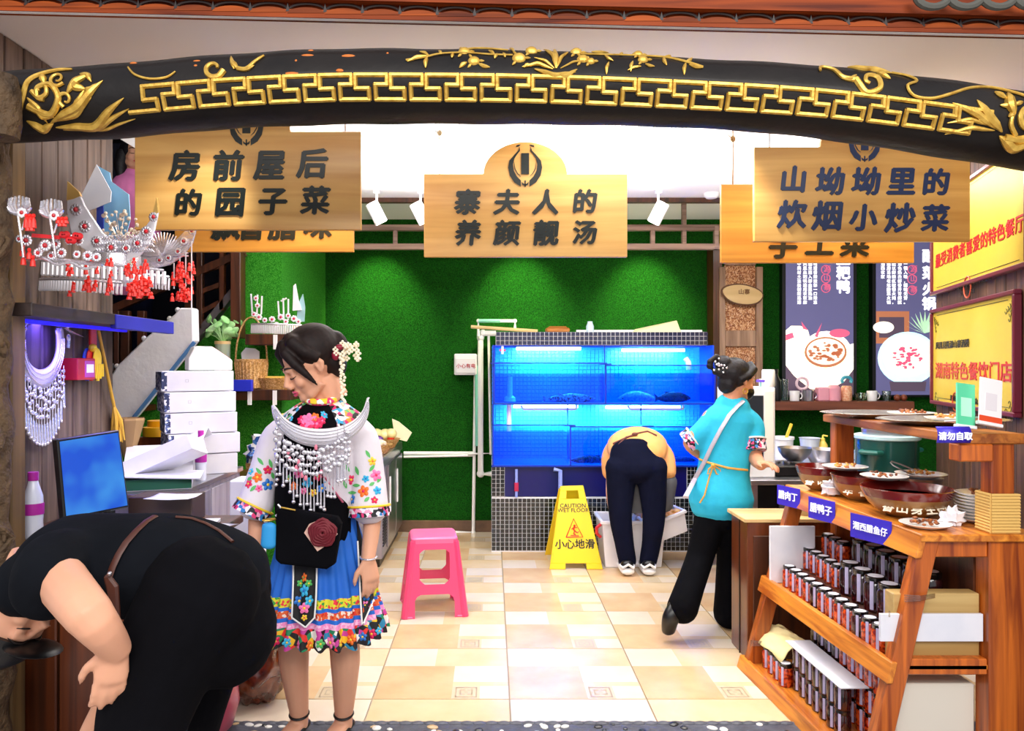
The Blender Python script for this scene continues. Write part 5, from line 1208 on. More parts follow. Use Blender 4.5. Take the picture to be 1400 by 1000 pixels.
# white glass-fronted cabinet at the counter end
wc = thing('white_cabinet', 'white framed cabinet with dark glass beside the blue shirted woman', 'cabinet', (1.72, 4.75, ZC)); Yc = 4.72
xl, xr = xa(1000, Yc), xa(1060, Yc); zt_ = H-(530-500)*Yc/F
b = MB(); b.bx(xl, xr, Yc, Yc+.30, ZC, zt_); b.build('carcass', m('white'), wc, bevel=.006)
MB().bx(xl+.05, xr-.075, Yc-.006, Yc+.004, ZC+.12, zt_-.05).build('glass_pane', mat('dark_glass', '#2A3038', .05, coat=1), wc)
MB().bx(xl, xr, Yc-.004, Yc, ZC+.085, ZC+.09).build('door_gap', mat('grey_line', '#A8A8AC', .6), wc)
MB().bx(xr-.07, xr-.012, Yc-.008, Yc-.002, ZC+.10, zt_-.02).build('door_stile', mat('cream_stile', '#F4EEE4', .4), wc, bevel=.003)
zc = zt_
for i, (px, hh, rr2, col, lb, nm) in enumerate([(1047, .05, .035, '#F4F4F6', 'white tub on the white cabinet beside the purple flower', 'tub'), (1052, .11, .04, '#F6F6F8', 'tall white canister on the right end of the white cabinet', 'canister')]):
    lat(nm, lb, nm, xa(px, 4.85), 4.87, zc, [(rr2*.9, 0), (rr2, .005), (rr2, hh*.9), (rr2*.9, hh), (0, hh)], m('white'))
b = MB(); p = Vector((xa(1040, 4.85), 4.85, zc)); b.tube([p, p+Vector((0, 0, .03))], .004, 6)
fl_ = thing('purple_flower', 'small purple flower ornament on top of the white cabinet', 'ornament', p); b.build('stem', m('pvc_green'), fl_)
b = MB(); [b.sph(p+Vector((.018*math.cos(a), .018*math.sin(a), .038)), (.013, .013, .009), 8, 6) for a in [i*1.05 for i in range(6)]]; b.build('petals', mat('purple_petal', '#5A30C0', .5), fl_, True)
# pink pail under the counter
t = thing('pink_pail', 'pale pink pail under the steel counter beside the rack', 'pail', (xa(1068, 4.3), 4.28, 0)); x = xa(1068, 4.28)
MB().bx(x-.13, x+.13, 4.2, 4.42, 0, .44).build('stand_box', m('dark'), t)
MB().lathe([(.085, .445), (.10, .60), (.112, .605), (.112, .625), (.10, .625), (.08, .5)], (x, 4.31, 0), 28).build('pail_body', mat('pale_pink', '#F4B4A4', .4), t, True)

# ------------------------------------------------------------------ wall shelf under the menu boards and its crockery
YS = 6.5; zs2 = H-(549-500)*YS/F
sh = MB().bx(xa(1058, YS), xa(1247, YS), YS-.04, 6.74, zs2-.075, zs2).build('wall_shelf', mat('shelf_brown', '#8A4E34', .5, wood=('x', 20, '#5A2C1C')), None, bevel=.004, loc=(xa(1150, YS), 6.6, zs2)); tag(sh, 'long brown wooden wall shelf below the two menu boards', 'shelf')
gls = glassmat('clear_glass', '#E4F0EC', .25); kp = YS/F
def item(name, label, cat, px, w, h, M, prof=None, group=None):
    r = w*kp/2; hh = h*kp; prof = prof or [(.8, 0), (.9, .02), (1, .96), (.94, 1), (.85, .95), (.78, .06), (0, .05)]
    return tag(MB().lathe([(a*r, c*hh) for a, c in prof], (xa(px, YS), YS+.06, zs2), 20).build(name, M, None, True, loc=(xa(px, YS), YS+.06, zs2)), label, cat, group)
solid = [(.9, 0), (1, .04), (1, .8), (.75, .92), (.6, 1), (0, 1)]
item('drinking_glass', 'tall clear glass at the left end of the wall shelf', 'glass', 1076, 11, 30, gls)
o = item('mug', 'white mug with dark print, leftmost mug on the wall shelf', 'mug', 1090, 14, 14, porc); o2 = item('mug', 'steel grey mug beside the printed mug on the wall shelf', 'mug', 1109, 16, 15, m('steel'))
for o_, px, w, h, M in ((o, 1090, 14, 14, porc), (o2, 1109, 16, 15, m('steel'))):
    b = MB(); c = Vector((xa(px, YS)+w*kp/2, YS+.06, zs2+h*kp*.5)); b.tube([c+Vector((.022*math.cos(a), 0, .026*math.sin(a))) for a in [-1.5+i*.5 for i in range(7)]], .005, 6); b.build('mug_handle', M, o_, True)
pink1 = mat('soft_pink', '#F4A8B8', .35)
item('candy_ring', 'pale pink ring shaped trinket behind the mugs on the wall shelf', 'trinket', 1100, 6, 6, pink1)
b = MB(); c = Vector((xa(1104, YS), YS+.11, zs2+24*kp)); b.tube([c+Vector((8*kp*math.cos(a), 0, 8*kp*math.sin(a))) for a in [i*2*PI/20 for i in range(21)]], .012, 8); b.cyl(c-Vector((0, 0, 24*kp)), c-Vector((0, 0, 8*kp)), .006); bpy.data.objects.remove(bpy.data.objects['candy_ring']); tag(b.build('ring_trinket', mat('pearl_pink', '#F8D8E4', .3), None, True, loc=(c.x, c.y, zs2)), 'pale pink ring shaped trinket behind the mugs on the wall shelf', 'trinket')
t = MB().bx(xa(1121, YS), xa(1136, YS), YS+.02, YS+.11, zs2, zs2+19*kp).build('pink_box', pink1, None, bevel=.008, loc=(xa(1128, YS), YS+.06, zs2)); tag(t, 'soft pink box on the wall shelf left of the pink bottle', 'box')
item('pink_bottle', 'rounded pink bottle with a black cap loop on the wall shelf', 'bottle', 1144, 19, 22, pink1, solid)
t = item('candy_jar', 'clear jar of orange sweets with blue and green lid on the shelf', 'jar', 1162, 14, 21, mat('orange_sweets', '#E89870', .3, noise=(60, '#F8C8A0', .1)), [(.9, 0), (1, .05), (1, .9), (.8, 1), (0, 1)])
b = MB(); c = Vector((xa(1162, YS), YS+.06, zs2+25*kp)); b.tube([c+Vector((.04*math.cos(a), 0, .02+.03*math.sin(a))) for a in [i*PI/10 for i in range(-2, 13)]], .014, 8); b.build('lid', mat('lid_teal', '#48B0C8', .35), t, True)
item('glass_bowl', 'clear glass bowl on the wall shelf left of the white mug', 'bowl', 1181, 17, 11, gls, [(.5, 0), (.8, .3), (1, 1), (.95, 1), (.7, .3), (0, .1)])
o = item('mug', 'plain white mug on the wall shelf right of the glass bowl', 'mug', 1197, 14, 14, porc); b = MB(); c = Vector((xa(1197, YS)+7*kp, YS+.06, zs2+7*kp)); b.tube([c+Vector((.022*math.cos(a), 0, .026*math.sin(a))) for a in [-1.5+i*.5 for i in range(7)]], .005, 6); b.build('mug_handle', porc, o, True)
item('drinking_glass', 'short clear tumbler near the right end of the wall shelf', 'glass', 1217, 12, 14, gls)
for px, lb in ((1231, 'left brown ball at the right end of the wall shelf'), (1240, 'right brown ball at the right end of the wall shelf')):
    b = MB(); c = (xa(px, YS), YS+.05, zs2+4.6*kp); b.sph(c, 4.6*kp, 14, 10); tag(b.build('brown_ball', mat('brown_ball', '#8A4428', .4), None, True, loc=(c[0], c[1], zs2)), lb, 'ball', 'brown balls on the wall shelf')
item('black_bottle', 'squat black bottle at the far left end of the wall shelf', 'bottle', 1064, 14, 44, m('black'), [(.9, 0), (1, .1), (1, .62), (.5, .78), (.42, .86), (.5, .88), (.5, 1), (0, 1)])

# ------------------------------------------------------------------ left: stair side, wrapped panel, balusters
YV = 5.2
qv = lambda x, y, Y=YV: P(x, y, Y)
t = thing('wrapped_panel', 'white paper wrapped sloping panel running up along the staircase', 'panel', qv(205, 570, 4.9))
def slab_px(b, pts, Y0, Y1): b.prism([(P(x, y, Y0).x, P(x, y, Y0).z) for x, y in pts], Y0, Y1); return b
slab_px(MB(), [(148, 520), (160, 500), (200, 461), (238, 430), (245, 421), (264, 421), (265, 466), (240, 498), (184, 568), (148, 600)], 4.9, 5.0).build('wrapped_board', mat('wrinkled_white_film', '#F4F6FF', .4, bump=(14, .25, .02)), t, bevel=.01)
b = MB(); b.bar(P(183, 571, 4.89), P(266, 468, 4.89), .02, .02); b.build('blue_edge_tape', mat('blue_tape', '#5A8CC8', .4), t)
b = MB()
for (x, y) in [(160, 501), (197, 463), (232, 436), (243, 424), (186, 560)]: b.sph(P(x, y, 4.92), (.018, .015, .018), 8, 6)
tag(b.build('film_folds', m('paper'), t, True), kind='stuff')
for (x, y) in ((218, 520), (182, 560)): p = P(x, y, 5.0); MB().bx(p.x-.02, p.x+.02, 4.99, 5.301, p.z-.02, p.z+.02).build('wall_bracket', wd_ if False else m('wood_dark'), t)
bal = thing('stair_balustrade', 'dark brown timber balusters of the staircase behind the left signs', 'balustrade', (P(290, 400, YV+.05).x, YV, 1.5)); wd = m('wood_dark')
for (xa_, xb_, ya, yb) in [(155, 162, 425, 560), (164, 176, 425, 540), (187, 197, 425, 500), (252, 262, 330, 470), (268, 276, 340, 450), (299, 306, 335, 425), (321, 330, 335, 392)]:
    a = P(xa_, yb, YV+.02); c = P(xb_, ya, YV+.02); MB().bx(a.x, c.x, YV+.02, YV+.07, a.z, c.z).build('baluster', wd, bal, bevel=.004)
b = MB(); b.bar(P(150, 425, YV+.04), P(335, 345, YV+.04), .05, .05); b.build('top_rail', wd, bal)
for (xa_, ya, xb_, yb) in [(268, 372, 300, 365), (268, 402, 305, 388), (270, 430, 300, 414)]: MB().bar(P(xa_, ya, YV+.045), P(xb_, yb, YV+.045), .03, .03).build('rail', wd, bal)
MB().bar(P(176, 575, 5.27), P(331, 388, 5.27), .10, .05).build('stringer', mat('grey_stringer', '#5A5458', .5), bal, bevel=.004)
a = P(316, 388, 5.16); c = P(330, 300, 5.16); MB().bx(a.x, c.x, 5.14, 5.25, c.z-.8, 2.74).build('newel_post', wd, bal, bevel=.005)

# ------------------------------------------------------------------ headdress shelf on the left wall
sil = mat('silver_foil', '#E6E4EC', .26, .75, bump=(120, .5, .003)); silw = mat('white_silver', '#F2F0F6', .35, .25); redg = mat('red_gem', '#C01020', .15, coat=.8); tas = mat('red_tassel', '#E8281C', .45); goldt = mat('pale_gold', '#E0B868', .35, .4)
HSH = 1.672
sh = thing('headdress_shelf', 'dark wooden shelf with a blue cloth edge carrying silver headdresses on the left wall', 'shelf', (-1.64, 3.1, HSH))
MB().bx(-1.75, -1.545, 2.58, 3.72, HSH-.045, HSH).build('shelf_board', mat('dark_shelf', '#3E302C', .5, wood=('y', 24, '#241A18')), sh, bevel=.003)
MB().bx(-1.565, -1.538, 3.15, 3.72, HSH-.06, HSH-.002).build('blue_cloth_edge', mat('royal_blue', '#1C1E9C', .6), sh, bevel=.003)
MB().bx(-1.75, -1.70, 2.70, 2.74, HSH-.2, HSH-.045).build('bracket', wd, sh)
led = area('blue_led_light', (-1.66, 2.95, HSH-.07), .06, 4, (.12, .08, 1), (-1.74, 2.95, 1.2), size_y=.7); led2 = MB().bx(-1.68, -1.66, 2.65, 3.5, HSH-.06, HSH-.046).build('led_strip', mat('blue_led', '#3020FF', .4, emit='#3020FF', es=.5), sh)
def flower(b, bg, c, r, n=8):
    for i in range(n):
        a = 2*PI*i/n; b.sph(c+Vector((r*.62*math.cos(a), -.002, r*.62*math.sin(a))), (r*.34, r*.16, r*.34), 6, 4)
    bg.sph(c+Vector((0, -r*.2, 0)), (r*.36, r*.28, r*.36), 8, 5)
def tassel(b, p, ln, r=.006, n=1):
    b.sph(p, (r*1.1, r*1.1, r*1.2), 6, 5); b.tube([p-Vector((0, 0, r)), p-Vector((0, 0, ln*.4)), p-Vector((0, 0, ln))], [r*.6, r*1.2, r*1.5], 7)
def band(root, xl, xr, yt, yb, Y, slope=0, M=silw):
    """curved fringed band seen from the front"""
    b = MB(); bf = MB(); n = 26; k = Y/F; cx = (xl+xr)/2; rx = (xr-xl)/2*k; c = P(cx, yb, Y)
    for i in range(n):
        u = -1+2*i/(n-1); x = c.x+rx*u; y = Y-.06*math.cos(u*PI/2); zt = P(0, yt+slope*(u+1)/2, Y).z; zb = P(0, yb+slope*(u+1)/2, Y).z
        b.add([(x, y, zt-.010), (x, y+.003, zt-.010), (x, y+.003, zt), (x, y, zt)], []) 
        bf.tube([(x, y, zt-.004), (x, y-.003, zb+.004), (x, y, zb)], [rx/n*.85, rx/n*.95, rx/n*.75], 5, flat=.5, side=(1, 0, 0))
    pts = [(c.x+rx*(-1+2*i/20), Y-.06*math.cos((-1+2*i/20)*PI/2), P(0, yt+slope*i/20, Y).z) for i in range(21)]
    b = MB(); b.tube(pts, .006, 6); b.build('band_wire', sil, root, True); o = bf.build('fringe', M, root, True); o['kind'] = 'stuff'
def crown(root, pts_out, Y, flowers, M=silw, Mf=sil, thick=.012, tips=()):
    b = MB(); slab_px(b, pts_out, Y-thick/2, Y+thick/2); b.build('crescent_horn', M, root, bevel=.003)
    if tips:
        b = MB()
        for tp in tips: slab_px(b, tp, Y-thick/2-.002, Y+thick/2+.002)
        b.build('gold_tips', goldt, root)
    b = MB(); bg = MB()
    for (x, y, r) in flowers: flower(b, bg, P(x, y, Y-.014), r*Y/F, 10)
    tag(b.build('flower_petals', Mf, root, True), kind='stuff'); bg.build('red_gems', redg, root, True)
# big horned crown
K = 'silver festival headdresses on the wall shelf'
hd = thing('horned_headdress', 'largest silver horned headdress with gold tips and red gem flowers on the shelf', 'headdress', (-1.6, 3.05, HSH), K)
Yh = 3.05
outer = [(92, 249), (91, 290), (97, 318), (110, 338), (128, 350), (150, 357), (172, 358), (190, 350), (203, 336), (211, 315), (216, 290), (214, 271)]
inner = [(210, 292), (200, 308), (186, 322), (168, 330), (152, 328), (140, 318), (128, 300), (116, 282), (108, 264)]
crown(hd, outer+inner, Yh, [(104, 287, 9), (116, 310, 9), (132, 330, 8), (152, 339, 9), (172, 340, 7), (188, 333, 8), (200, 317, 8), (210, 297, 7)], tips=[[(92, 248), (91, 274), (100, 272), (110, 268), (107, 262)], [(214, 270), (216, 290), (208, 298), (203, 304), (209, 290)]])
b = MB(); random.seed(11)
for i in range(60):
    a = random.uniform(.15, 2.95); r = random.uniform(8, 46); x = 164+r*math.cos(a)*.85; y = 330-r*math.sin(a)*1.0
    b.sph(P(x, y, Yh+.03+random.uniform(-.01, .02)), random.uniform(.005, .009), 7, 5)
    if i % 3 == 0: b.tube([P(164, 332, Yh+.03), P(x, y, Yh+.03)], .0015, 4)
tag(b.build('filigree_beads', mat('champagne_beads', '#E8D8C4', .3, .4), hd, True), kind='stuff')
b = MB()
for i in range(22):
    u = i/21; x = 128+u*75
    for k_ in range(3): b.tube([P(x, 345-k_*8, Yh-.01), P(x+4, 341-k_*8-4*math.sin(u*PI), Yh-.016), P(x+8, 345-k_*8, Yh-.01)], .0022, 4)
tag(b.build('engraved_feathers', sil, hd, True), kind='stuff')
b = MB(); b.lathe([(.085, 0), (.09, .045), (.088, .05)], P(160, 366, Yh+.05), 24, cap=False); b.build('cap_ring', sil, hd, True)
band(hd, 42, 224, 356, 376, 3.0, 14)
# right crescent crown
hd = thing('horned_headdress', 'silver crescent headdress with feather relief at the right end of the shelf', 'headdress', (-1.42, 3.35, HSH), K); Yh = 3.3
crown(hd, [(268, 314), (263, 332), (250, 350), (232, 362), (208, 368), (190, 366), (186, 352), (200, 344), (222, 338), (240, 328), (252, 316)], Yh, [(251, 330, 6), (243, 344, 5), (230, 353, 5), (262, 316, 5), (205, 330, 5), (218, 356, 5)], M=sil)
b = MB()
for i in range(26):
    a = PI*i/25; b.tube([P(222, 350, Yh-.005), P(222+20*math.cos(a), 350-16*math.sin(a), Yh-.012), P(222+36*math.cos(a), 350-32*math.sin(a), Yh)], [.002, .005, .003], 5)
tag(b.build('feather_fan', sil, hd, True), kind='stuff')
b = MB(); bt2 = MB()
for i, (x, y0, y1) in enumerate([(238, 360, 395), (246, 352, 400), (254, 345, 392), (262, 330, 424)]): b.tube([P(x, y0, Yh-.01), P(x, y1, Yh-.01)], .0028, 5)
for i in range(46): x = random.gauss(250, 8); y = random.uniform(358, 408); tassel(bt2, P(x, y, Yh-.015+random.uniform(-.02, .02)), random.uniform(.012, .03), .006)
b.build('bead_strings', silw, hd, True); tag(bt2.build('red_tassels', tas, hd, True), kind='stuff')
band(hd, 150, 231, 374, 392, 3.05, 5)
# floral band at left
hd = thing('floral_headdress', 'silver flower headdress with red gems and a red ribbon at the shelf left end', 'headdress', (-1.62, 2.8, HSH), K); Yh = 2.54
b = MB(); bg = MB()
for (x, y, r) in [(36, 329, 9), (26, 327, 6), (62, 336, 9), (52, 346, 7), (76, 334, 8), (84, 346, 8), (70, 350, 7), (58, 340, 6), (95, 328, 8), (108, 330, 7), (120, 350, 8), (105, 348, 6), (132, 352, 7)]: flower(b, bg, P(x, y, Yh+random.uniform(-.015, .015)), r*Yh/F, 10)
tag(b.build('flower_petals', sil, hd, True), kind='stuff'); bg.build('red_gems', redg, hd, True)
b = MB(); b.bar(P(44, 322, Yh-.02), P(82, 325, Yh-.02), .006, .012); 
for i in range(9): b.sph(P(85+i*3, 324+random.uniform(-4, 12), Yh-.02), (.012, .008, .012), 6, 5)
b.build('red_ribbon', mat('red_ribbon', '#D01C24', .4), hd, True)
b = MB(); b.tube([P(30+i*6, 352+i*.9+3*math.sin(i), Yh) for i in range(18)], .005, 6); b.tube([P(45, 352, Yh+.02), P(140, 362, Yh+.02)], .008, 6); b.build('base_wire', sil, hd, True)
b = MB()
for (x, y) in [(31, 338), (32, 350), (40, 342), (45, 352)]: tassel(b, P(x, y, Yh-.02), .03, .006)
b.build('red_tassels', tas, hd, True)
band(hd, 55, 166, 382, 398, 2.9, 5)
b = MB()
for i in range(60):
    x = random.choice([96, 98, 118, 120, 132, 150, 176, 184, 190, 196, 200, 205, 178, 186]); x += random.uniform(-4, 4); y = random.uniform(352, 402); tassel(b, P(x, y, 2.84), random.uniform(.012, .028), .0055)
for i in range(30): tassel(b, P(random.gauss(188, 9), random.uniform(380, 404), 2.83), .018, .007)
tag(b.build('hanging_tassels', tas, hd, True), kind='stuff')
# two hairpin stands
for (cx, cy, lb, rd2) in ((26, 283, 'silver and gold claw hairpin with red tassel, leftmost above the shelf', True), (70, 287, 'plain silver claw hairpin standing right of the gold one above the shelf', False)):
    Yp = 2.5; t = thing('claw_hairpin', lb, 'hairpin', P(cx, 355, Yp), 'silver hairpins above the shelf'); b = MB()
    for i in range(7): a = PI*(.12+.76*i/6); b.tube([P(cx-14*math.cos(a)*.5, cy+8, Yp), P(cx-15*math.cos(a)*1.0, cy-2, Yp-.01), P(cx-14*math.cos(a), cy-15+3*abs(i-3)*.4, Yp)], [.003, .0055, .004], 6)
    b.tube([P(cx+15*math.cos(a), cy+10*math.sin(a), Yp) for a in [i*PI/8 for i in range(9)]], .006, 6); b.build('claws', sil, t, True)
    b = MB(); b.tube([P(cx-2, cy+8, Yp), P(cx+2, cy+35, Yp), P(cx+6, 352, Yp+.01)], .004, 6); b.tube([P(cx+12, cy+5, Yp), P(cx+4, cy+32, Yp)], .003, 6); b.build('pin_stem', sil, t, True)
    b = MB(); bg = MB(); flower(b, bg, P(cx+4, cy+8, Yp-.02), .018); b.build('flower_petals', silw, t, True); bg.build('red_gem', redg, t, True)
    b = MB(); 
    for q_ in range(5): tassel(b, P(cx+10+q_*2.5, cy+12+(q_ % 2)*4, Yp-.02), .04 if rd2 else .016, .006)
    b.build('red_tassels', tas, t, True)
# blue card and white envelope leaning behind the crowns, cyan star
b = MB(); slab_px(b, [(111, 268), (132, 225), (152, 262), (151, 276), (117, 290)], 3.20, 3.205); tag(b.build('white_envelope', m('paper'), None, loc=P(132, 290, 3.2)), 'white paper envelope leaning behind the large horned headdress', 'envelope')
b = MB(); slab_px(b, [(134, 227), (150, 236), (152, 248), (176, 266), (178, 300), (170, 330), (140, 350), (140, 270)], 3.26, 3.265); tag(b.build('blue_card', mat('sky_card', '#8CC8F0', .6), None, loc=P(155, 300, 3.26)), 'sky blue cut card standing behind the headdresses', 'card')
b = MB(); slab_px(b, [(132, 284), (141, 280), (142, 350), (132, 350)], 3.22, 3.225); tag(b.build('navy_card', mat('navy_card', '#24389C', .5), None, loc=P(137, 350, 3.22)), 'narrow dark blue card under the white envelope', 'card')

# ------------------------------------------------------------------ things hung on the left plank wall
XW = -1.735
def W(x, y, off=0): # point on the wall plane seen at that pixel
    Y = -(XW+off)*F/(VX-x); return Vector((XW+off, Y, H-(y-VY)*Y/F))
nk = thing('silver_necklace', 'large silver crescent necklace with bead fringe hung on the plank wall', 'necklace', W(57, 430))
b = MB()
n = 30; vs = []; fs = []
cyy, cxx = 470, 57
for i in range(n+1):
    t_ = i/n; a = PI*(-.12+1.24*t_); w_ = .5+.5*math.sin(PI*t_)
    ro, ri = 1.0, 1.0-.36*w_
    xo, yo = cxx+31*math.cos(a), cyy+62*math.sin(a); xi, yi = cxx+31*(1-.20-.10*w_)*math.cos(a), cyy+62*math.sin(a)*(1-.42*w_)
    o1 = W(xo, yo, .02); o2 = W(xi, yi, .035); vs += [o1, o2]
for i in range(n): fs.append((2*i, 2*i+1, 2*i+3, 2*i+2))
b.add(vs, fs); o = b.build('crescent_plate', silw, nk, True); o.modifiers.new('thick', 'SOLIDIFY').thickness = .008
b = MB()
for f in (.25, .5, .75): b.tube([vs[2*i].lerp(vs[2*i+1], f)+Vector((.006, 0, 0)) for i in range(2, n-1)], .002, 5)
b.build('engraved_lines', sil, nk, True)
b = MB(); b.tube([W(57-25*math.cos(a), 458-34*math.sin(a), .02) for a in [PI*i/16 for i in range(17)]], .005, 7)
b.sph(W(35, 440, .02), .012, 8, 6); b.sph(W(80, 450, .02), .012, 8, 6); b.sph(W(33, 450, .02), .010, 8, 6); b.build('neck_ring', sil, nk, True)
b = MB(); random.seed(5)
for i in range(17):
    u = i/16; x = 27+u*60; y0 = 500+30*math.sin(PI*u); y1 = 555+52*math.sin(PI*u)**.6
    b.tube([W(x, y0, .02), W(x, y1, .025)], .002, 4)
    b.tube([W(x, y1-26, .025), W(x, y1, .025)], [.0045, .006], 6)
    b.sph(W(x, y1+2, .025), .008, 6, 5)
    for k_ in range(4): b.sph(W(x+random.uniform(-2.5, 2.5), y0+6+k_*11+random.uniform(-4, 4), .03), (.005, .011, .009), 7, 5)
tag(b.build('bead_fringe', sil, nk, True), kind='stuff')
t = thing('key_bunch', 'silver keyring bunch hung beside the necklace on the plank wall', 'keys', W(93, 460)); b = MB(); b.tube([W(92+4*math.cos(a), 432+9*math.sin(a), .01) for a in [i*.6 for i in range(12)]], .002, 5); b.build('ring', sil, t, True)
b = MB(); b.sph(W(92, 443, .02), (.008, .02, .022), 8, 6); b.tube([W(86, 448, .02), W(100, 456, .02), W(114, 461, .02)], [.01, .014, .003], 8, flat=.3); b.build('charm', sil, t, True)
b = MB(); b.sph(W(94, 462, .015), (.004, .016, .016), 8, 6); b.bar(W(94, 464, .015), W(93, 476, .015), .018, .004, up=(1, 0, 0)); b.build('key', sil, t, True)
t = thing('red_box', 'small red and purple box fixed on the plank wall beside the keys', 'box', W(99, 524)); a = W(86, 490); c = W(111, 524)
MB().bx(XW-.01, XW+.06, min(a.y, c.y), max(a.y, c.y), 1.40, 1.49).build('box_body', mat('crimson', '#B41428', .4), t, bevel=.003)
MB().bx(XW-.005, XW+.062, max(a.y, c.y)-.01-.075, max(a.y, c.y)-.01, 1.41, 1.48).build('purple_label', mat('magenta', '#B03C98', .4), t, bevel=.002)
MB().bx(XW+.06, XW+.064, max(a.y, c.y)-.075, max(a.y, c.y)-.02, 1.43, 1.465).build('white_patch', m('white'), t)
# hand clappers: red, blue, yellow
t = thing('hand_clapper', 'toy hand clappers in red and yellow hung on the plank wall', 'clapper', W(125, 460)); rm_ = mat('toy_red', '#D82018', .35); ym_ = mat('toy_yellow', '#F8D428', .35); bm_ = mat('toy_blue', '#2848C8', .35)
b = MB(); b.bar(W(126, 430, .02), W(127, 474, .02), .012, .05, up=(0, 1, 0)); b.build('red_handle', rm_, t, bevel=.003)
for (cx, M, of, nm) in ((119, bm_, .01, 'blue_hand'), (124, rm_, .02, 'red_hand'), (133, ym_, .035, 'yellow_hand')):
    b = MB(); b.sph(W(cx, 492, of), (.008, .035, .05), 10, 7)
    for i in range(5): b.tube([W(cx-5+i*2.6, 498, of), W(cx-6+i*3.1, 521-abs(i-2)*3, of)], [.011, .008], 7)
    b.build(nm, M, t, True)
b = MB(); b.sph(W(127, 476, .03), .018, 8, 6); b.build('knot', ym_, t, True)
t = thing('straw_broom', 'yellow straw hand broom with long stick leaning on the plank wall', 'broom', W(150, 560)); b = MB(); st_ = mat('straw', '#D8A838', .6)
p0 = Vector((-1.70, 3.32, H+67*3.32/F)); p1 = P(156, 556, 3.5); p2 = P(160, 600, 3.52)
b.tube([P(131, 434, 3.32), p1], .007, 8); b.build('stick', st_, t, True)
b = MB()
for i in range(26): a = random.uniform(-1, 1); b.tube([p1, P(160+a*6, 575, 3.52+random.uniform(-.03, .03)), P(161+a*10, 603+random.uniform(-6, 4), 3.54+random.uniform(-.04, .04))], [.006, .007, .003], 5)
tag(b.build('bristles', st_, t, True), kind='stuff')

# ------------------------------------------------------------------ desk with the monitor
ZD = .845
dk = thing('wooden_desk', 'dark brown wooden desk against the plank wall under the monitor', 'desk', (-1.35, 2.8, 0))
MB().bx(-1.745, -1.02, 2.67, 3.16, ZD-.03, ZD).build('desk_top', m('wood_dark'), dk, bevel=.004)
MB().bx(-1.74, -1.29, 2.70, 3.15, 0, ZD-.03).build('carcass', m('wood_dark'), dk)
for i in range(2): MB().bx(-1.74+i*.23, -1.74+i*.23+.22, 2.68, 2.70, .04, ZD-.05).build('door', m('wood_cab'), dk, bevel=.005)
b = MB(); b.tube([(-1.44, 2.68, .60), (-1.44, 2.655, .60), (-1.40, 2.655, .615), (-1.40, 2.68, .615)], .006, 6); b.build('handle', m('steel'), dk, True)
mn = thing('computer_monitor', 'black computer monitor with a glowing blue screen on the dark desk', 'monitor', P(130, 712, 2.78))
TL, TR, BR_, BL_ = P(78, 601, 2.66), P(163, 588, 2.86), P(177, 694, 2.86), P(88, 712, 2.66)
def quadslab(b, A, B, Cc, D, th, ins=0, lift=0, m_=0):
    nrm = (B-A).cross(D-A).normalized(); c = (A+B+Cc+D)/4; q = [p+(c-p).normalized()*ins+nrm*lift for p in (A, B, Cc, D)]; q2 = [p-nrm*th for p in q]
    return b.add(q+q2, [(0, 1, 2, 3), (7, 6, 5, 4), (0, 4, 5, 1), (1, 5, 6, 2), (2, 6, 7, 3), (3, 7, 4, 0)], m_)
sgn = 1 if (TR-TL).cross(BL_-TL).y < 0 else -1
scr = bpy.data.materials.new('blue_screen'); scr.use_nodes = True; nt = scr.node_tree; bs = nt.nodes['Principled BSDF']; nz = N(nt, 'ShaderNodeTexNoise'); nz.inputs['Scale'].default_value = 6; rp = N(nt, 'ShaderNodeValToRGB'); rp.color_ramp.elements[0].color = hexc('#1858D8'); rp.color_ramp.elements[1].color = hexc('#48A8F0'); rp.color_ramp.elements[0].position = .35; rp.color_ramp.elements[1].position = .7
tcn = N(nt, 'ShaderNodeTexCoord'); nt.links.new(tcn.outputs['Object'], nz.inputs['Vector']); nt.links.new(nz.outputs[0], rp.inputs[0]); nt.links.new(rp.outputs[0], bs.inputs['Emission Color']); bs.inputs['Emission Strength'].default_value = .75; bs.inputs['Base Color'].default_value = (0, 0, .02, 1); bs.inputs['Roughness'].default_value = .3
quadslab(MB(), TL, TR, BR_, BL_, .035*sgn).build('bezel', m('black'), mn, bevel=.004)
quadslab(MB(), TL, TR, BR_, BL_, .004*sgn, .012, .002*sgn).build('screen', scr, mn)
b = MB(); quadslab(b, BL_.lerp(TL, .06), BR_.lerp(TR, .06), BR_.lerp(TR, .085), BL_.lerp(TL, .085), .002*sgn, .012, .0035*sgn); b.build('taskbar', mat('taskbar', '#A8D0F8', .4, emit='#A8D0F8', es=.5), mn)
b = MB(); c = (BL_+BR_)/2; b.cyl(c+Vector((.01, .06, .03)), (c.x+.01, c.y+.06, ZD+.012), .02); b.lathe([(.09, 0), (.09, .008), (.02, .016)], (c.x+.01, c.y+.06, ZD), 20); b.build('monitor_foot', m('black'), mn, True)
# water bottle behind the monitor
def wbottle(x, y, z, s, label, capm, labm):
    t = thing('water_bottle', label, 'bottle', (x, y, z))
    MB().lathe([(.028*s, 0), (.032*s, .01), (.03*s, .06), (.033*s, .1), (.03*s, .15), (.018*s, .19), (.014*s, .21)], (x, y, z), 18).build('bottle_body', mat('clear_bottle', '#D8DCEC', .15, coat=.5) if 'clear_bottle' not in bpy.data.materials else bpy.data.materials['clear_bottle'], t, True)
    MB().lathe([(.0335*s, .085), (.034*s, .12), (.0335*s, .125)], (x, y, z), 18, cap=False).build('label_band', labm, t, True)
    MB().lathe([(.017*s, .205), (.017*s, .235), (0, .237)], (x, y, z), 14).build('cap', capm, t, True)
mg = mat('magenta_cap', '#B0289C', .35)
wbottle(-1.635, 2.74, ZD, 1.05, 'clear water bottle with magenta cap standing left of the monitor', mg, mg)
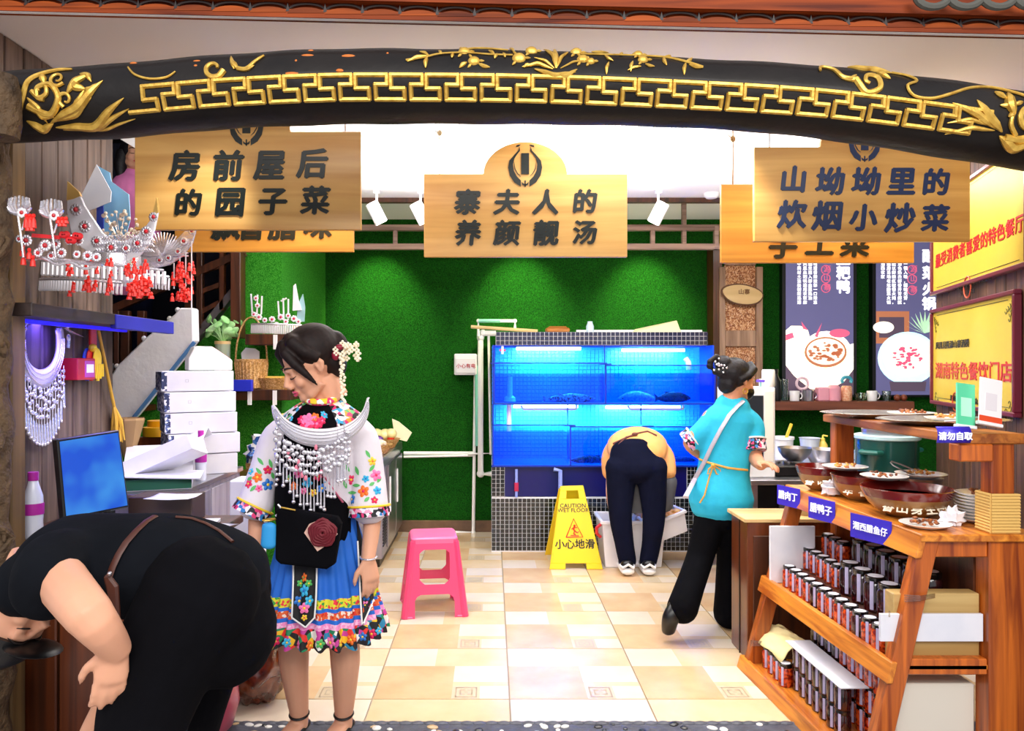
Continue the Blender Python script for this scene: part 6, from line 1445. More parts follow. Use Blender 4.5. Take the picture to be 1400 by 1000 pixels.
# stainless sideboard behind the desk
sb = thing('steel_sideboard', 'steel topped grey sideboard beyond the desk carrying the box stack', 'sideboard', (-1.56, 3.75, 0)); ZS = .915
MB().bx(-1.76, -1.345, 3.24, 4.16, ZS-.025, ZS).build('steel_top', m('steel'), sb, bevel=.003)
MB().bx(-1.75, -1.36, 3.26, 4.15, 0, ZS-.025).build('carcass', mat('grey_laminate', '#9C96A4', .5, wood=('z', 22, '#78727E')), sb)
for i in range(2): MB().bx(-1.362, -1.352, 3.28+i*.435, 3.28+i*.435+.425, .05, ZS-.05).build('door', bpy.data.materials['grey_laminate'], sb, bevel=.003)
# white cartons stacked
wb = mat('white_carton', '#E8E8F0', .5, noise=(9, '#D8D8E6', .3)); navyp = mat('navy_pattern', '#24305C', .5, vor=(90, ['#24305C', '#E8E8F0', '#24305C', '#5A6A9C']))
for i in range(5):
    z = ZS+.001+i*.104; rz = .52+[.0, .03, -.02, .02, .0][i]; x = -1.50+[0, .01, .0, -.01, -.02][i]; y = 3.93
    t = thing('white_carton', ['lowest', 'second', 'third', 'fourth', 'topmost'][i]+' white carton of the box stack on the steel sideboard' + (' counted from below' if 0 < i < 4 else ''), 'carton', (x, y, z), 'stack of white cartons', rz=0)
    R = Matrix.Translation((x, y, z)) @ Euler((0, 0, rz)).to_matrix().to_4x4()
    MB().bx(-.17, .17, -.12, .12, 0, .10).xf(R).build('carton_body', wb, t, bevel=.003)
    MB().bx(-.1705, -.145, -.1215, .1215, .004, .096).xf(R).build('patterned_edge', navyp, t)
    b = MB(); [b.bx(-.06+a, -.06+a2, -.1212, -.1202, .045+c, .045+c2) for a, a2, c, c2 in ((0, .014, 0, .001), (0, .014, .013, .014), (0, .001, 0, .014), (.013, .014, 0, .014))]; b.xf(R).build('printed_mark', mat('grey_print', '#A0A0AC', .5) if 'grey_print' not in bpy.data.materials else bpy.data.materials['grey_print'], t)
    MB().bx(.1702, .1712, -.10, -.02, .02, .08).xf(R).build('side_panel', m('paper'), t)
t = thing('card_printer', 'white wedge shaped carton with a pink framed window on top of the box stack', 'carton', (-1.42, 3.9, ZS+.521)); R = Matrix.Translation((-1.46, 3.92, ZS+.521)) @ Euler((0, 0, .5)).to_matrix().to_4x4()
b = MB(); b.prism([(-.09, 0), (.12, 0), (.12, .05), (.02, .12), (-.06, .12), (-.09, .06)], -.07, .07); b.xf(R).build('body', m('white'), t, bevel=.004)
fm_ = Matrix.Translation((.072, 0, .086)) @ Euler((0, .61, 0)).to_matrix().to_4x4()
MB().box((0, 0, .0), (.105, .10, .003)).xf(R @ fm_).build('pink_frame', mat('pink_frame', '#F090A8', .4), t); MB().box((0, 0, .002), (.07, .07, .003)).xf(R @ fm_).build('window', m('white'), t)
# open cartons, papers, rolls of tape
gi = mat('dark_green_lining', '#0C5A44', .6)
def open_box(name, label, c, w, d, h, rot, grp=None, cat='carton'):
    t = thing(name, label, cat, c); R = Matrix.Translation(c) @ Euler(rot).to_matrix().to_4x4(); e = .003
    b = MB(); b.bx(-w/2, w/2, -d/2, d/2, 0, e); b.bx(-w/2, -w/2+e, -d/2, d/2, e, h); b.bx(w/2-e, w/2, -d/2, d/2, e, h); b.bx(-w/2+e, w/2-e, -d/2, -d/2+e, e, h); b.bx(-w/2+e, w/2-e, d/2-e, d/2, e, h); b.xf(R).build('tray', wb, t)
    MB().bx(-w/2+.004, w/2-.004, -d/2+.004, d/2-.004, .004, .006).xf(R).build('green_lining', gi, t)
    L_ = R @ Matrix.Translation((0, d/2, h)) @ Euler((.5, 0, 0)).to_matrix().to_4x4()
    b = MB(); b.bx(-w/2, w/2, 0, d, 0, e); b.bx(-w/2, w/2, d-e, d, -h*.6, 0); b.xf(L_).build('lid', wb, t)
    return t
open_box('open_carton', 'large open white carton with green lining tilted up behind the monitor', P(222, 640, 3.45)+Vector((0, 0, .0)), .36, .20, .07, (-.25, -.42, .12))
open_box('open_carton', 'flat white carton with green lining lying on the steel sideboard', Vector((-1.50, 3.44, ZS+.002)), .30, .22, .05, (0, 0, .35)); MB().bx(-.148, .148, -.1125, -.1105, .003, .05).xf(Matrix.Translation((-1.50, 3.44, ZS+.002)) @ Euler((0, 0, .35)).to_matrix().to_4x4()).build('green_front', gi, bpy.data.objects['open_carton.001'])
t = MB().box((-1.47, 3.42, ZS+.062), (.34, .25, .008), (0, 0.06, .30)).build('white_carton_cover', wb, None, bevel=.002, loc=(-1.47, 3.42, ZS+.055)); tag(t, 'white carton lid lying flat over the green lined carton', 'lid')
yt_ = mat('yellow_tape', '#F4B418', .35, coat=.4)
for (px, py, Y, lb) in ((218, 590, 4.25, 'yellow roll of packing tape, lower of the two by the cartons'), (224, 581, 4.3, 'yellow roll of packing tape, upper of the two by the cartons')):
    c = P(px, py, Y); t = thing('tape_roll', lb, 'tape', c, 'yellow tape rolls'); b = MB(); 
    b.lathe([(.045, -.025), (.085, -.025), (.087, .0), (.085, .025), (.045, .025), (.045, -.025)], c, 28, cap=False); b.build('roll', yt_, t, True)
    MB().lathe([(.044, -.025), (.044, .025), (.040, .025), (.040, -.025), (.044, -.025)], c, 24, cap=False).build('core', m('wood_pale'), t, True)
tag(MB().bx(P(205, 0, 4.28).x-.03, P(245, 0, 4.28).x+.05, 4.18, 4.40, .0, P(0, 596, 4.28).z).build('low_cupboard', m('wood_cab'), None, bevel=.004, loc=(P(220, 0, 4.28).x, 4.3, 0)), 'low brown cupboard behind the sideboard under the tape rolls', 'cupboard')
# brown paper bag behind the broom
b = MB(); c = P(176, 600, 3.7); b.lathe([(.02, -.10), (.05, 0), (.075, .09), (.07, .10), (.045, .01), (.015, -.08)], c, 9); bg_ = tag(b.build('paper_bag', mat('kraft_paper', '#A8865C', .8), None, False, loc=c-Vector((0, 0, .1))), 'brown kraft paper bag standing behind the monitor by the broom', 'bag')
# loose papers on the desk
random.seed(21)
for i, (px, py, lb) in enumerate([(200, 700, 'sheet of printed paper on the desk right of the monitor'), (262, 700, 'white sheet on the desk beside the oval leaflet'), (285, 712, 'white sheet at the right corner of the desk'), (240, 668, 'white sheet hanging over the small dark box'), (292, 690, 'folded receipt near the sideboard edge')]):
    p = P(px, py, 2.95); z = ZD+.003+i*.002 if i != 3 else ZD+.112
    x = (px-VX)*2.95/F; t = MB(); w_ = .13; n = 6; vs = []; fs = []; rz = random.uniform(-.6, .6)
    for a in range(n):
        for c_ in range(n):
            u = a/(n-1)-.5; v = c_/(n-1)-.5; vs.append((x+w_*(u*math.cos(rz)-v*math.sin(rz))*1.3, 2.88+(.0 if i != 3 else .05)+w_*(u*math.sin(rz)+v*math.cos(rz)), z+.008*abs(u)*math.sin(i+3*v)**2))
    for a in range(n-1):
        for c_ in range(n-1): k_ = a*n+c_; fs.append((k_, k_+1, k_+n+1, k_+n))
    t.add(vs, fs); o = t.build('paper_sheet', m('paper'), None, True, loc=(x, 2.88, z)); o.modifiers.new('thick', 'SOLIDIFY').thickness = .0015; tag(o, lb, 'paper')
t = MB().bx(-1.42, -1.17, 3.00, 3.14, ZD, ZD+.10).build('small_dark_box', mat('espresso', '#3A2820', .5), None, bevel=.003, loc=(-1.3, 3.07, ZD)); tag(t, 'small dark brown box on the desk between monitor and sideboard', 'box')
lf = thing('oval_leaflet', 'green and white oval leaflet lying on the desk right of the monitor', 'leaflet', (-1.22, 2.86, ZD+.016)); ov_ = Matrix.Translation((-1.21, 2.84, ZD+.02)) @ Euler((.30, 0, -.1)).to_matrix().to_4x4()
MB().lathe([(.10, 0), (.10, .003)], n=32, sx=1.25, sy=.75).xf(ov_).build('card', mat('teal_print', '#2C8C78', .5), lf); MB().lathe([(.085, .0032), (.085, .004)], n=32, sx=1.25, sy=.7).xf(ov_).build('printed_text_field', mat('leaflet_field', '#E4EAE0', .6), lf)
b = MB(); [b.box((0, -.04+i*.012, .0045), (.15-.004*abs(i-3)**1.6, .004, .0006)) for i in range(7)]; b.xf(ov_).build('print_lines', mat('line_green', '#4C8C74', .6), lf)
tag(MB().box((-1.22, 2.90, ZD+.008), (.34, .2, .012), (0, 0, .15)).build('magazine_pile', wb, None, loc=(-1.22, 2.9, ZD)), 'thin pile of white magazines under the oval leaflet', 'magazines')
# tall white foam box standing right of the desk, plastic bag
t = MB().bx(-1.215, -1.09, 3.56, 3.72, 0, .925).build('foam_carton', wb, None, bevel=.005, loc=(-1.15, 3.58, 0)); tag(t, 'tall white carton standing on the floor left of the embroidered woman', 'carton')
wbottle(-1.27, 3.72, ZS, .8, 'clear water bottle with purple label before the carton stack', mg, mg) if False else wbottle(-1.385, 3.66, ZS, .8, 'clear water bottle with purple label before the carton stack', mg, mg)
# table with baskets behind the woman
tb = thing('low_table', 'low brown table behind the sideboard holding the cloth basket', 'table', (-1.35, 4.75, 0))
MB().bx(-1.75, -1.0, 4.45, 5.02, .75, .78).build('table_top', m('wood_cab'), tb, bevel=.003)
for x in (-1.73, -1.06):
    for y in (4.47, 4.96): MB().bx(x, x+.04, y, y+.04, 0, .75).build('leg', m('wood_cab'), tb)
wick = mat('wicker', '#D8A868', .6, vor=(120, ['#D8A868', '#E8C088', '#B88848', '#C89858']), bump=(90, .6, .003))
def handle_basket(label, x, y, z, rx, rz_, hh, hm=None, lean=0):
    t = thing('handled_basket', label, 'basket', (x, y, z)); MB().lathe([(rx*.78, 0), (rx*.9, .01), (rx, rz_*.9), (rx*1.04, rz_*.93), (rx*1.04, rz_), (rx*.95, rz_), (rx*.85, .02)], (x, y, z), 28).build('body', wick, t, True)
    b = MB()
    for i in range(28): a = 2*PI*i/28; b.tube([(x+rx*.86*math.cos(a), y+rx*.86*math.sin(a), z+.01), (x+rx*1.01*math.cos(a), y+rx*1.01*math.sin(a), z+rz_*.9)], .006, 5)
    tag(b.build('staves', wick, t, True), kind='stuff')
    b = MB(); b.tube([(x+rx*math.cos(a)+lean*math.sin(a), y, z+rz_*.9+hh*math.sin(a)) for a in [PI*i/14 for i in range(15)]], .010, 8, flat=.6); b.build('handle', hm or wick, t, True); return t
handle_basket('small cane basket with blue flowered cloth left of the embroidered woman', -1.37, 4.62, .78, .10, .10, .16)
blob_cloth('flowered_cloth', 'blue and white flowered cloth bundle in the small cane basket', (-1.37, 4.60, .93), (.10, .09, .10), mat('blue_floral', '#F0F2FA', .6, vor=(38, ['#F0F2FA', '#2C5CB0', '#F0F2FA', '#4C7CC8', '#1C3C84'])), 4)
blob_cloth('pink_parcel', 'pink and orange printed bundle on the low table', (-1.30, 4.50, .84), (.11, .05, .06), mat('pink_orange', '#F8B8C0', .5, noise=(9, '#F8C878', .2)), 6, 'bundle')
wbottle(-1.22, 4.75, .78, 1.25, 'large clear bottle with red cap beside the flowered cloth basket', mat('red_cap', '#E03040', .35), mat('blue_sleeve', '#B8C8EC', .4))
# wall shelves on the turf stair wall
for (xa_, xb_, yt2, lb) in ((300, 397, 533, 'lower brown wall shelf on the turf holding baskets'), (335, 425, 457, 'upper brown wall shelf on the turf under the small crown')):
    a = P(xa_, yt2, 5.02); c = P(xb_, yt2, 5.02); t = thing('turf_wall_shelf', lb, 'shelf', ((a.x+c.x)/2, 5.2, a.z), 'brown shelves on the turf stair wall')
    MB().bx(a.x, c.x, 5.02, 5.3, a.z-.07, a.z).build('board', m('wood_dark'), t, bevel=.003)
    for x in (a.x+.2, c.x-.1):
        b = MB(); b.bx(x-.012, x+.012, 5.005, 5.02, a.z-.10, a.z-.005); b.build('price_tag', m('white'), t)
ZL = P(0, 533, 5.02).z; ZU = P(0, 457, 5.02).z
handle_basket('pale cane basket with a tall arched handle on the lower turf shelf', P(343, 500, 5.12).x, 5.13, ZL, .105, .20, .30)
t = MB(); c = P(342, 487, 5.1); t.add([c+Vector(v) for v in [(-.05, 0, -.08), (.06, 0, -.08), (.06, 0, .03), (.03, 0, .05), (-.03, 0, .055), (-.06, 0, .02)]]+[c+Vector(v) for v in [(-.05, .01, -.08), (.06, .01, -.08), (.06, .01, .03), (.03, .01, .05), (-.03, .01, .055), (-.06, .01, .02)]], [(0, 1, 2, 3, 4, 5), (11, 10, 9, 8, 7, 6)]+[(i, 6+i, 6+(i+1) % 6, (i+1) % 6) for i in range(6)]); tag(t.build('white_scoop', m('paper'), None, loc=c), 'white plastic scoop sticking out of the tall handled basket', 'scoop')
tag(MB().bx(P(316, 0, 5.04).x, P(344, 0, 5.04).x, 5.03, 5.035+.05, ZL+.0, ZL+.065).build('blue_box', mat('cobalt_box', '#2834D0', .4), None, bevel=.003, loc=(P(330, 0, 5.04).x, 5.05, ZL)), 'small cobalt blue box in front of the tall handled basket', 'box') if False else tag(MB().bx(P(314, 0, 4.98).x, P(344, 0, 4.98).x, 4.98, 5.018, ZL-.01, ZL+.065).build('blue_box', mat('cobalt_box', '#2834D0', .4), None, bevel=.003, loc=(P(330, 0, 4.98).x, 5.0, ZL-.01)), 'small cobalt blue box in front of the tall handled basket', 'box')
pl_ = thing('potted_plant', 'leafy green plant in a tall glass jar on the lower turf shelf', 'plant', P(306, 533, 5.1)); x = P(303, 0, 5.1).x
MB().lathe([(.05, 0), (.052, .01), (.05, .30), (.045, .30)], (x, 5.12, ZL), 20).build('glass_jar', mat('jar_glass', '#9CA890', .15, coat=.6), pl_, True); MB().lathe([(.052, .30), (.052, .32), (0, .32)], (x, 5.12, ZL), 20).build('wooden_lid', m('wood_pale'), pl_, True)
MB().lathe([(.0525, .10), (.0525, .15)], (x, 5.12, ZL), 20, cap=False).build('label_band', m('white'), pl_, True)
lfm = mat('leaf_green', '#7CCC6C', .4, noise=(12, '#C0ECB0', .2)); b = MB(); random.seed(8)
for i in range(26):
    a = random.uniform(0, 6.28); r = random.uniform(.03, .11); p = Vector((x+r*math.cos(a)*1.1, 5.12+r*.6*math.sin(a), ZL+.37+random.uniform(-.03, .11))); b.tube([(x, 5.12, ZL+.31), (p+Vector((x, 5.12, ZL+.33)))/2, p], .003, 4)
    b.sph(p, (.034, .006, .024), 8, 5, (random.uniform(-.6, .6), random.uniform(-.8, .8), random.uniform(-.8, .8)))
tag(b.build('foliage', lfm, pl_, True), kind='stuff')
c = Vector((P(378, 0, 5.1).x, 5.14, ZL)); t = thing('oval_tray_basket', 'shallow oval basket with yellow snacks on the lower turf shelf', 'basket', c); MB().lathe([(.12, 0), (.16, .07), (.165, .075), (.15, .07), (.11, .01)], c, 28, sx=1, sy=.7).build('body', wick, t, True)
b = MB(); [b.sph(c+Vector((random.uniform(-.1, .1), random.uniform(-.06, .06), .075)), (.03, .02, .012), 7, 5) for i in range(22)]; tag(b.build('snacks', mat('yellow_snack', '#F0C860', .5), t, True), kind='stuff')
# small crown on the upper shelf
hd = thing('small_silver_crown', 'small silver crown with pink gems and a teal peak on the upper turf shelf', 'headdress', P(380, 457, 5.1)); Yh = 5.08
band(hd, 344, 412, 443, 456, Yh, 2)
b = MB(); bg = MB()
for (x, y, r) in [(350, 408, 4), (347, 430, 4), (354, 434, 5), (362, 438, 4), (372, 437, 5), (384, 434, 5), (394, 432, 4), (402, 436, 5), (408, 440, 4), (352, 418, 4), (378, 444, 4), (391, 440, 4)]: flower(b, bg, P(x, y, Yh-.01), r*Yh/F, 7)
tag(b.build('flower_petals', silw, hd, True), kind='stuff'); bg.build('pink_gems', mat('pink_gem', '#C83058', .2), hd, True)
b = MB(); 
for (x0_, x1_, y0_, y1_) in ((345, 343, 430, 402), (351, 352, 430, 403), (357, 358, 430, 405), (382, 380, 438, 412), (388, 387, 438, 408), (394, 394, 438, 409), (384, 392, 412, 408)): b.tube([P(x0_, y0_, Yh), P(x1_, y1_, Yh)], .006, 5)
slab_px(b, [(400, 425), (401, 391), (404, 388), (408, 410), (412, 424)], Yh, Yh+.01); b.build('upright_pins', silw, hd)
b = MB(); slab_px(b, [(405, 440), (408, 415), (414, 402), (417, 420), (416, 440)], Yh+.012, Yh+.022); b.build('teal_peak', mat('teal_foil', '#A8D4DC', .3, .4), hd)
tag(MB().box(P(418, 447, 5.15)+Vector((0, 0, -.02)), (.16, .1, .06)).build('yellow_box', mat('ochre_box', '#E0B850', .5), None, loc=P(418, 457, 5.15)), 'ochre box on the upper turf shelf beside the small crown', 'box')

# ------------------------------------------------------------------ steel fridge counter with fruit baskets
fg = thing('fridge_counter', 'low stainless fridge counter behind the embroidered woman', 'fridge', (-1.05, 6.1, 0)); ZF = .80
MB().bx(-1.32, -.775, 5.50, 6.68, ZF-.07, ZF).build('worktop', m('steel'), fg, bevel=.006)
MB().bx(-1.30, -.79, 5.54, 6.66, .06, ZF-.07).build('body', mat('brushed_grey', '#A8A2AC', .4, .6), fg, bevel=.004)
MB().bx(-1.28, -.81, 5.56, 6.64, 0, .06).build('plinth', m('black'), fg)
for (y0_, y1_) in ((5.78, 6.20), (6.22, 6.64)): d_ = MB().bx(-.79, -.772, y0_, y1_, .09, ZF-.09).build('door', m('steel'), fg, bevel=.006); MB().bx(-.772, -.760, y0_+.02, y0_+.05, .35, .62).build('handle', m('white'), d_, bevel=.004)
b = MB(); [b.bx(-.79, -.784, 5.58, 5.75, .14+i*.022, .15+i*.022) for i in range(11)]; tag(b.build('vent_slats', m('black'), fg), kind='stuff'); MB().bx(-.79, -.783, 5.60, 5.72, .50, .60).build('control_panel', m('black'), fg)
random.seed(4)
for (px, py, Y, rx, lb, cols) in ((538, 604, 6.15, .13, 'wicker basket of tomatoes and pale squash at the back of the fridge counter', [('#E84028', 5, .035), ('#F4E4A0', 4, .05)]), (512, 622, 5.72, .13, 'wicker basket of garlic and purple onions at the front of the fridge counter', [('#F0DCB8', 8, .03), ('#6A3A8C', 4, .032)])):
    c = Vector((min(P(px, py, Y).x, -.775-rx*.7), Y, ZF)); t = thing('fruit_basket', lb, 'basket', c, 'produce baskets on the fridge counter')
    MB().lathe([(rx*.6, 0), (rx*.7, .005), (rx, .07), (rx*1.05, .075), (rx*.95, .075), (rx*.6, .01)], c, 26).build('body', wick, t, True)
    for k_, (cc, nn_, r) in enumerate(cols):
        for i in range(nn_):
            a = random.uniform(0, 6.28); q_ = rx*.6*random.random()**.5; p = c+Vector((q_*math.cos(a), q_*math.sin(a), .07+.03*k_+random.uniform(0, .02)))
            nm = {'#E84028': 'tomato', '#F4E4A0': 'squash', '#F0DCB8': 'garlic_bulb', '#6A3A8C': 'purple_onion'}[cc]
            o = MB().sph(p, (r, r, r*.85), 12, 8).build(nm, mat(nm+'_skin', cc, .3, coat=.3) if nm+'_skin' not in bpy.data.materials else bpy.data.materials[nm+'_skin'], None, True, loc=p-Vector((0, 0, r*.85)))
            tag(o, nm.replace('_', ' ')+(' heaped in the rear wicker basket on the fridge counter' if Y > 6 else ' heaped in the front wicker basket on the fridge counter'), nm.split('_')[-1], nm.replace('_', ' ')+' pile on the fridge counter')
b = MB(); slab_px(b, [(536, 573), (545, 577), (563, 592), (556, 604), (540, 600)], 6.3, 6.32); tag(b.build('cream_wrapper', mat('cream_paper', '#F6F0C8', .6), None, loc=P(548, 604, 6.3)), 'cream paper wrapper standing behind the tomatoes', 'wrapper')

# ------------------------------------------------------------------ burl root and pink pot on the floor
br = MB(); c = Vector((P(352, 0, 3.34).x, 3.36, .21)); br.sph(c, (.165, .15, .215), 56, 40)
from mathutils import noise as mn_
for v in br.v:
    d = v-c; f = 1+.20*mn_.noise(Vector(d)*13)+.11*mn_.noise(Vector(d)*34)+.05*mn_.noise(Vector(d)*70); v.x = c.x+d.x*f; v.y = c.y+d.y*f; v.z = max(.0, c.z+d.z*f)
o = br.build('burl_root_seat', mat('varnished_burl', '#8A3A14', .18, coat=.9, noise=(16, '#2E1008', .16)), None, True, loc=(c.x, c.y, 0), ang=180); tag(o, 'glossy carved burl wood root standing on the floor behind the black clad man', 'root')
pp_ = thing('pink_pot', 'dusty pink glazed pot on the floor left of the burl root', 'pot', (-1.13, 3.05, 0)); MB().lathe([(.07, 0), (.10, .03), (.125, .12), (.115, .22), (.08, .28), (.085, .29)], (-1.13, 3.05, 0), 28).build('pot_body', mat('dusty_pink', '#B84C60', .3, coat=.4), pp_, True)
MB().lathe([(.087, .285), (.092, .30), (.08, .305), (.075, .29)], (-1.13, 3.05, 0), 28).build('pot_rim', bpy.data.materials['dusty_pink'], pp_, True)
b = MB(); b.prism([(P(70, 0, 2.3).x, 0), (P(130, 0, 2.3).x, 0), (P(98, 0, 2.3).x+.02, .31), (P(86, 0, 2.3).x, .33)], 2.30, 2.42); tag(b.build('grey_sack', mat('grey_sack', '#343438', .8, bump=(14, .6, .02)), None, bevel=.02, loc=(P(95, 0, 2.3).x, 2.36, 0)), 'small dark grey sack on the floor in front of the desk', 'sack')

# ------------------------------------------------------------------ people
def limb(b, pts, rad, flat=1.0, side=None, n=14):
    """tapered rounded tube; pts are world vectors"""
    pts = [Vector(p) for p in pts]; R = list(rad); fl = flat if isinstance(flat, list) else [flat]*len(pts)
    # densify with smooth interpolation
    out = []; rr = []; ff = []; k = len(pts)
    for i in range(k-1):
        p0, p1, p2, p3 = pts[max(i-1, 0)], pts[i], pts[i+1], pts[min(i+2, k-1)]
        for j in range(5):
            t = j/5; out.append(.5*((2*p1)+(p2-p0)*t+(2*p0-5*p1+4*p2-p3)*t*t+(3*p1-p0-3*p2+p3)*t**3)); rr.append(R[i]+(R[i+1]-R[i])*t); ff.append(fl[i]+(fl[i+1]-fl[i])*t)
    out.append(pts[-1]); rr.append(R[-1]); ff.append(fl[-1])
    d0 = (out[0]-out[1]).normalized(); d1 = (out[-1]-out[-2]).normalized(); r0, r1 = rr[0], rr[-1]
    pre = [out[0]+d0*r0*ff[0]*a for a in (.92, .7, .4)]; post = [out[-1]+d1*r1*ff[-1]*a for a in (.4, .7, .92)]
    b.tube(pre+out+post, [r0*.35, r0*.72, r0*.92]+rr+[r1*.92, r1*.72, r1*.35], n, flat=[ff[0]]*3+ff+[ff[-1]]*3, side=side)
def fuse(b, name, M, parent, voxel=.007, sm=4, fac=.5):
    """one continuous surface from overlapping volumes"""
    o = b.build(name, M, parent, True); r = o.modifiers.new('r', 'REMESH'); r.mode = 'VOXEL'; r.voxel_size = voxel; r.use_smooth_shade = True
    s = o.modifiers.new('s', 'SMOOTH'); s.iterations = sm; s.factor = fac
    me = bpy.data.meshes.new_from_object(o.evaluated_get(bpy.context.evaluated_depsgraph_get())); o.modifiers.clear(); old = o.data; o.data = me; bpy.data.meshes.remove(old); me.name = name
    me.polygons.foreach_set('use_smooth', [True]*len(me.polygons)); return o
def bvh(o):
    w = wloc(o); return BVHTree.FromPolygons([v.co+w for v in o.data.vertices], [tuple(p.vertices) for p in o.data.polygons])
CAM = Vector((0, 0, H))
def hit(tree, x, y, lift=.002):
    d = (P(x, y, 1)-CAM).normalized(); l, nr, _, _ = tree.ray_cast(CAM, d)
    return (None, None) if l is None else (l-d*lift, nr)
def stitch_flower(b, tree, x, y, r, mi, cmi, k, n=5):
    p, nr = hit(tree, x, y, .0015)
    if p is None: return
    nr = nr.normalized(); u = nr.orthogonal().normalized(); v = nr.cross(u); R = r*k; ph = random.uniform(0, 6)
    for i in range(n):
        a = ph+2*PI*i/n; c = p+(u*math.cos(a)+v*math.sin(a))*R*.55; e = (u*math.cos(a)+v*math.sin(a))*R*.5; f = (-u*math.sin(a)+v*math.cos(a))*R*.38
        vs = [c+e*math.cos(t)+f*math.sin(t) for t in [j*PI/4 for j in range(8)]]; b.add([c+nr*.004]+vs, [(0, 1+j, 1+(j+1) % 8) for j in range(8)], mi)
    vs = [p+nr*.0035+(u*math.cos(t)+v*math.sin(t))*R*.25 for t in [j*PI/4 for j in range(8)]]; b.add([p+nr*.006]+vs, [(0, 1+j, 1+(j+1) % 8) for j in range(8)], cmi)
def stitch_leaf(b, tree, x0, y0, x1, y1, w, mi):
    n = 6; L_ = []; R_ = []
    for i in range(n+1):
        t = i/n; ww = w*math.sin(PI*(.05+.9*t)); dx, dy = (x1-x0), (y1-y0); l = math.hypot(dx, dy); px_, py_ = -dy/l*ww, dx/l*ww
        a, _ = hit(tree, x0+dx*t+px_, y0+dy*t+py_, .0025); c, _ = hit(tree, x0+dx*t-px_, y0+dy*t-py_, .0025)
        if a is None or c is None or (a-c).length > .06: continue
        L_.append(a); R_.append(c)
    m_ = len(L_)
    if m_ > 1: b.add(L_+R_, [(i, i+1, m_+i+1, m_+i) for i in range(m_-1)], mi)
def drape(tree, left, right, nu, lift=.004):
    b = MB(); vs = []; nv = len(left); last = None
    for (l, r) in zip(left, right):
        for i in range(nu):
            t = i/(nu-1); p, _ = hit(tree, l[0]+(r[0]-l[0])*t, l[1]+(r[1]-l[1])*t, lift)
            if p is None or (last is not None and (p-last).length > .12): p = last if last is not None else P(l[0], l[1], 3)
            vs.append(p); last = p
        last = vs[-nu]
    return b.add(vs, [(j*nu+i, j*nu+i+1, (j+1)*nu+i+1, (j+1)*nu+i) for j in range(nv-1) for i in range(nu-1)])
skin = mat('skin_light', '#E2AC8C', .5, spec=.3, sss=.12, noise=(5, '#D89C7E', .4)); skin2 = mat('skin_tan', '#DCA07C', .5, spec=.3, sss=.12, noise=(5, '#CC8C6C', .4))
hair_m = mat('black_brown_hair', '#120A09', .6, spec=.25, noise=(60, '#20120F', .2), bump=(120, .3, .002)); hair_k = mat('black_hair', '#09080A', .5, spec=.3, noise=(60, '#1E1A20', .2), bump=(90, .5, .004))
blackf = mat('black_fabric', '#060609', .9, spec=.08, noise=(7, '#0B0B10', .3), bump=(4, .35, .05)); navyf = mat('navy_trousers', '#0A0D20', .9, spec=.1, noise=(6, '#10142C', .3), bump=(5, .4, .04)); tee = mat('charcoal_tee', '#0C0E13', .9, spec=.08, noise=(7, '#13161C', .3), bump=(6, .35, .03))
def frame(c, fwd, up, s=1.0):
    f = Vector(fwd).normalized(); u = Vector(up); u = (u-f*u.dot(f)).normalized(); r = (-f).cross(u) if False else u.cross(-f)  # local x
    x = (-f).cross(u)*-1; x = Vector(f).cross(u)      # local +x with face along -y, up along z
    Mx = Matrix((x, -f, u)).transposed().to_4x4(); return Matrix.Translation(c) @ Mx @ Matrix.Scale(s, 4)
def head_volume(b, M):
    h = MB(); h.sph((0, .014, .036), (.074, .092, .086), 22, 16); h.sph((0, -.020, -.030), (.060, .062, .072), 20, 14); h.sph((0, -.058, -.088), (.024, .022, .020), 12, 9)
    h.tube([(-.050, .0, -.055), (-.030, -.042, -.085), (0, -.056, -.093), (.030, -.042, -.085), (.050, .0, -.055)], [.020, .018, .018, .018, .020], 10)
    h.tube([(0, -.080, .012), (0, -.092, -.012), (0, -.103, -.034)], [.008, .0095, .0125], 10); h.sph((-.010, -.092, -.038), .0085, 8, 6); h.sph((.010, -.092, -.038), .0085, 8, 6)
    h.tube([(-.045, -.066, .016), (-.02, -.080, .020), (0, -.080, .016), (.02, -.080, .020), (.045, -.066, .016)], .010, 8)
    for s in (-1, 1):
        h.sph((s*.036, -.058, -.030), (.024, .022, .022), 12, 8); h.sph((s*.030, -.070, -.002), (.016, .012, .0105), 10, 8)
        h.tube([(s*.072, .004, .016), (s*.082, .014, .020), (s*.086, .022, .006), (s*.082, .016, -.014), (s*.073, .004, -.024)], [.006, .008, .009, .008, .007], 8); h.sph((s*.075, .010, -.002), (.008, .014, .018), 8, 6)
    h.sph((0, -.076, -.062), (.022, .012, .012), 12, 8); h.tube([(0, .02, -.05), (0, .03, -.14)], [.052, .052], 14)
    h.xf(M); b.add(h.v, h.f)
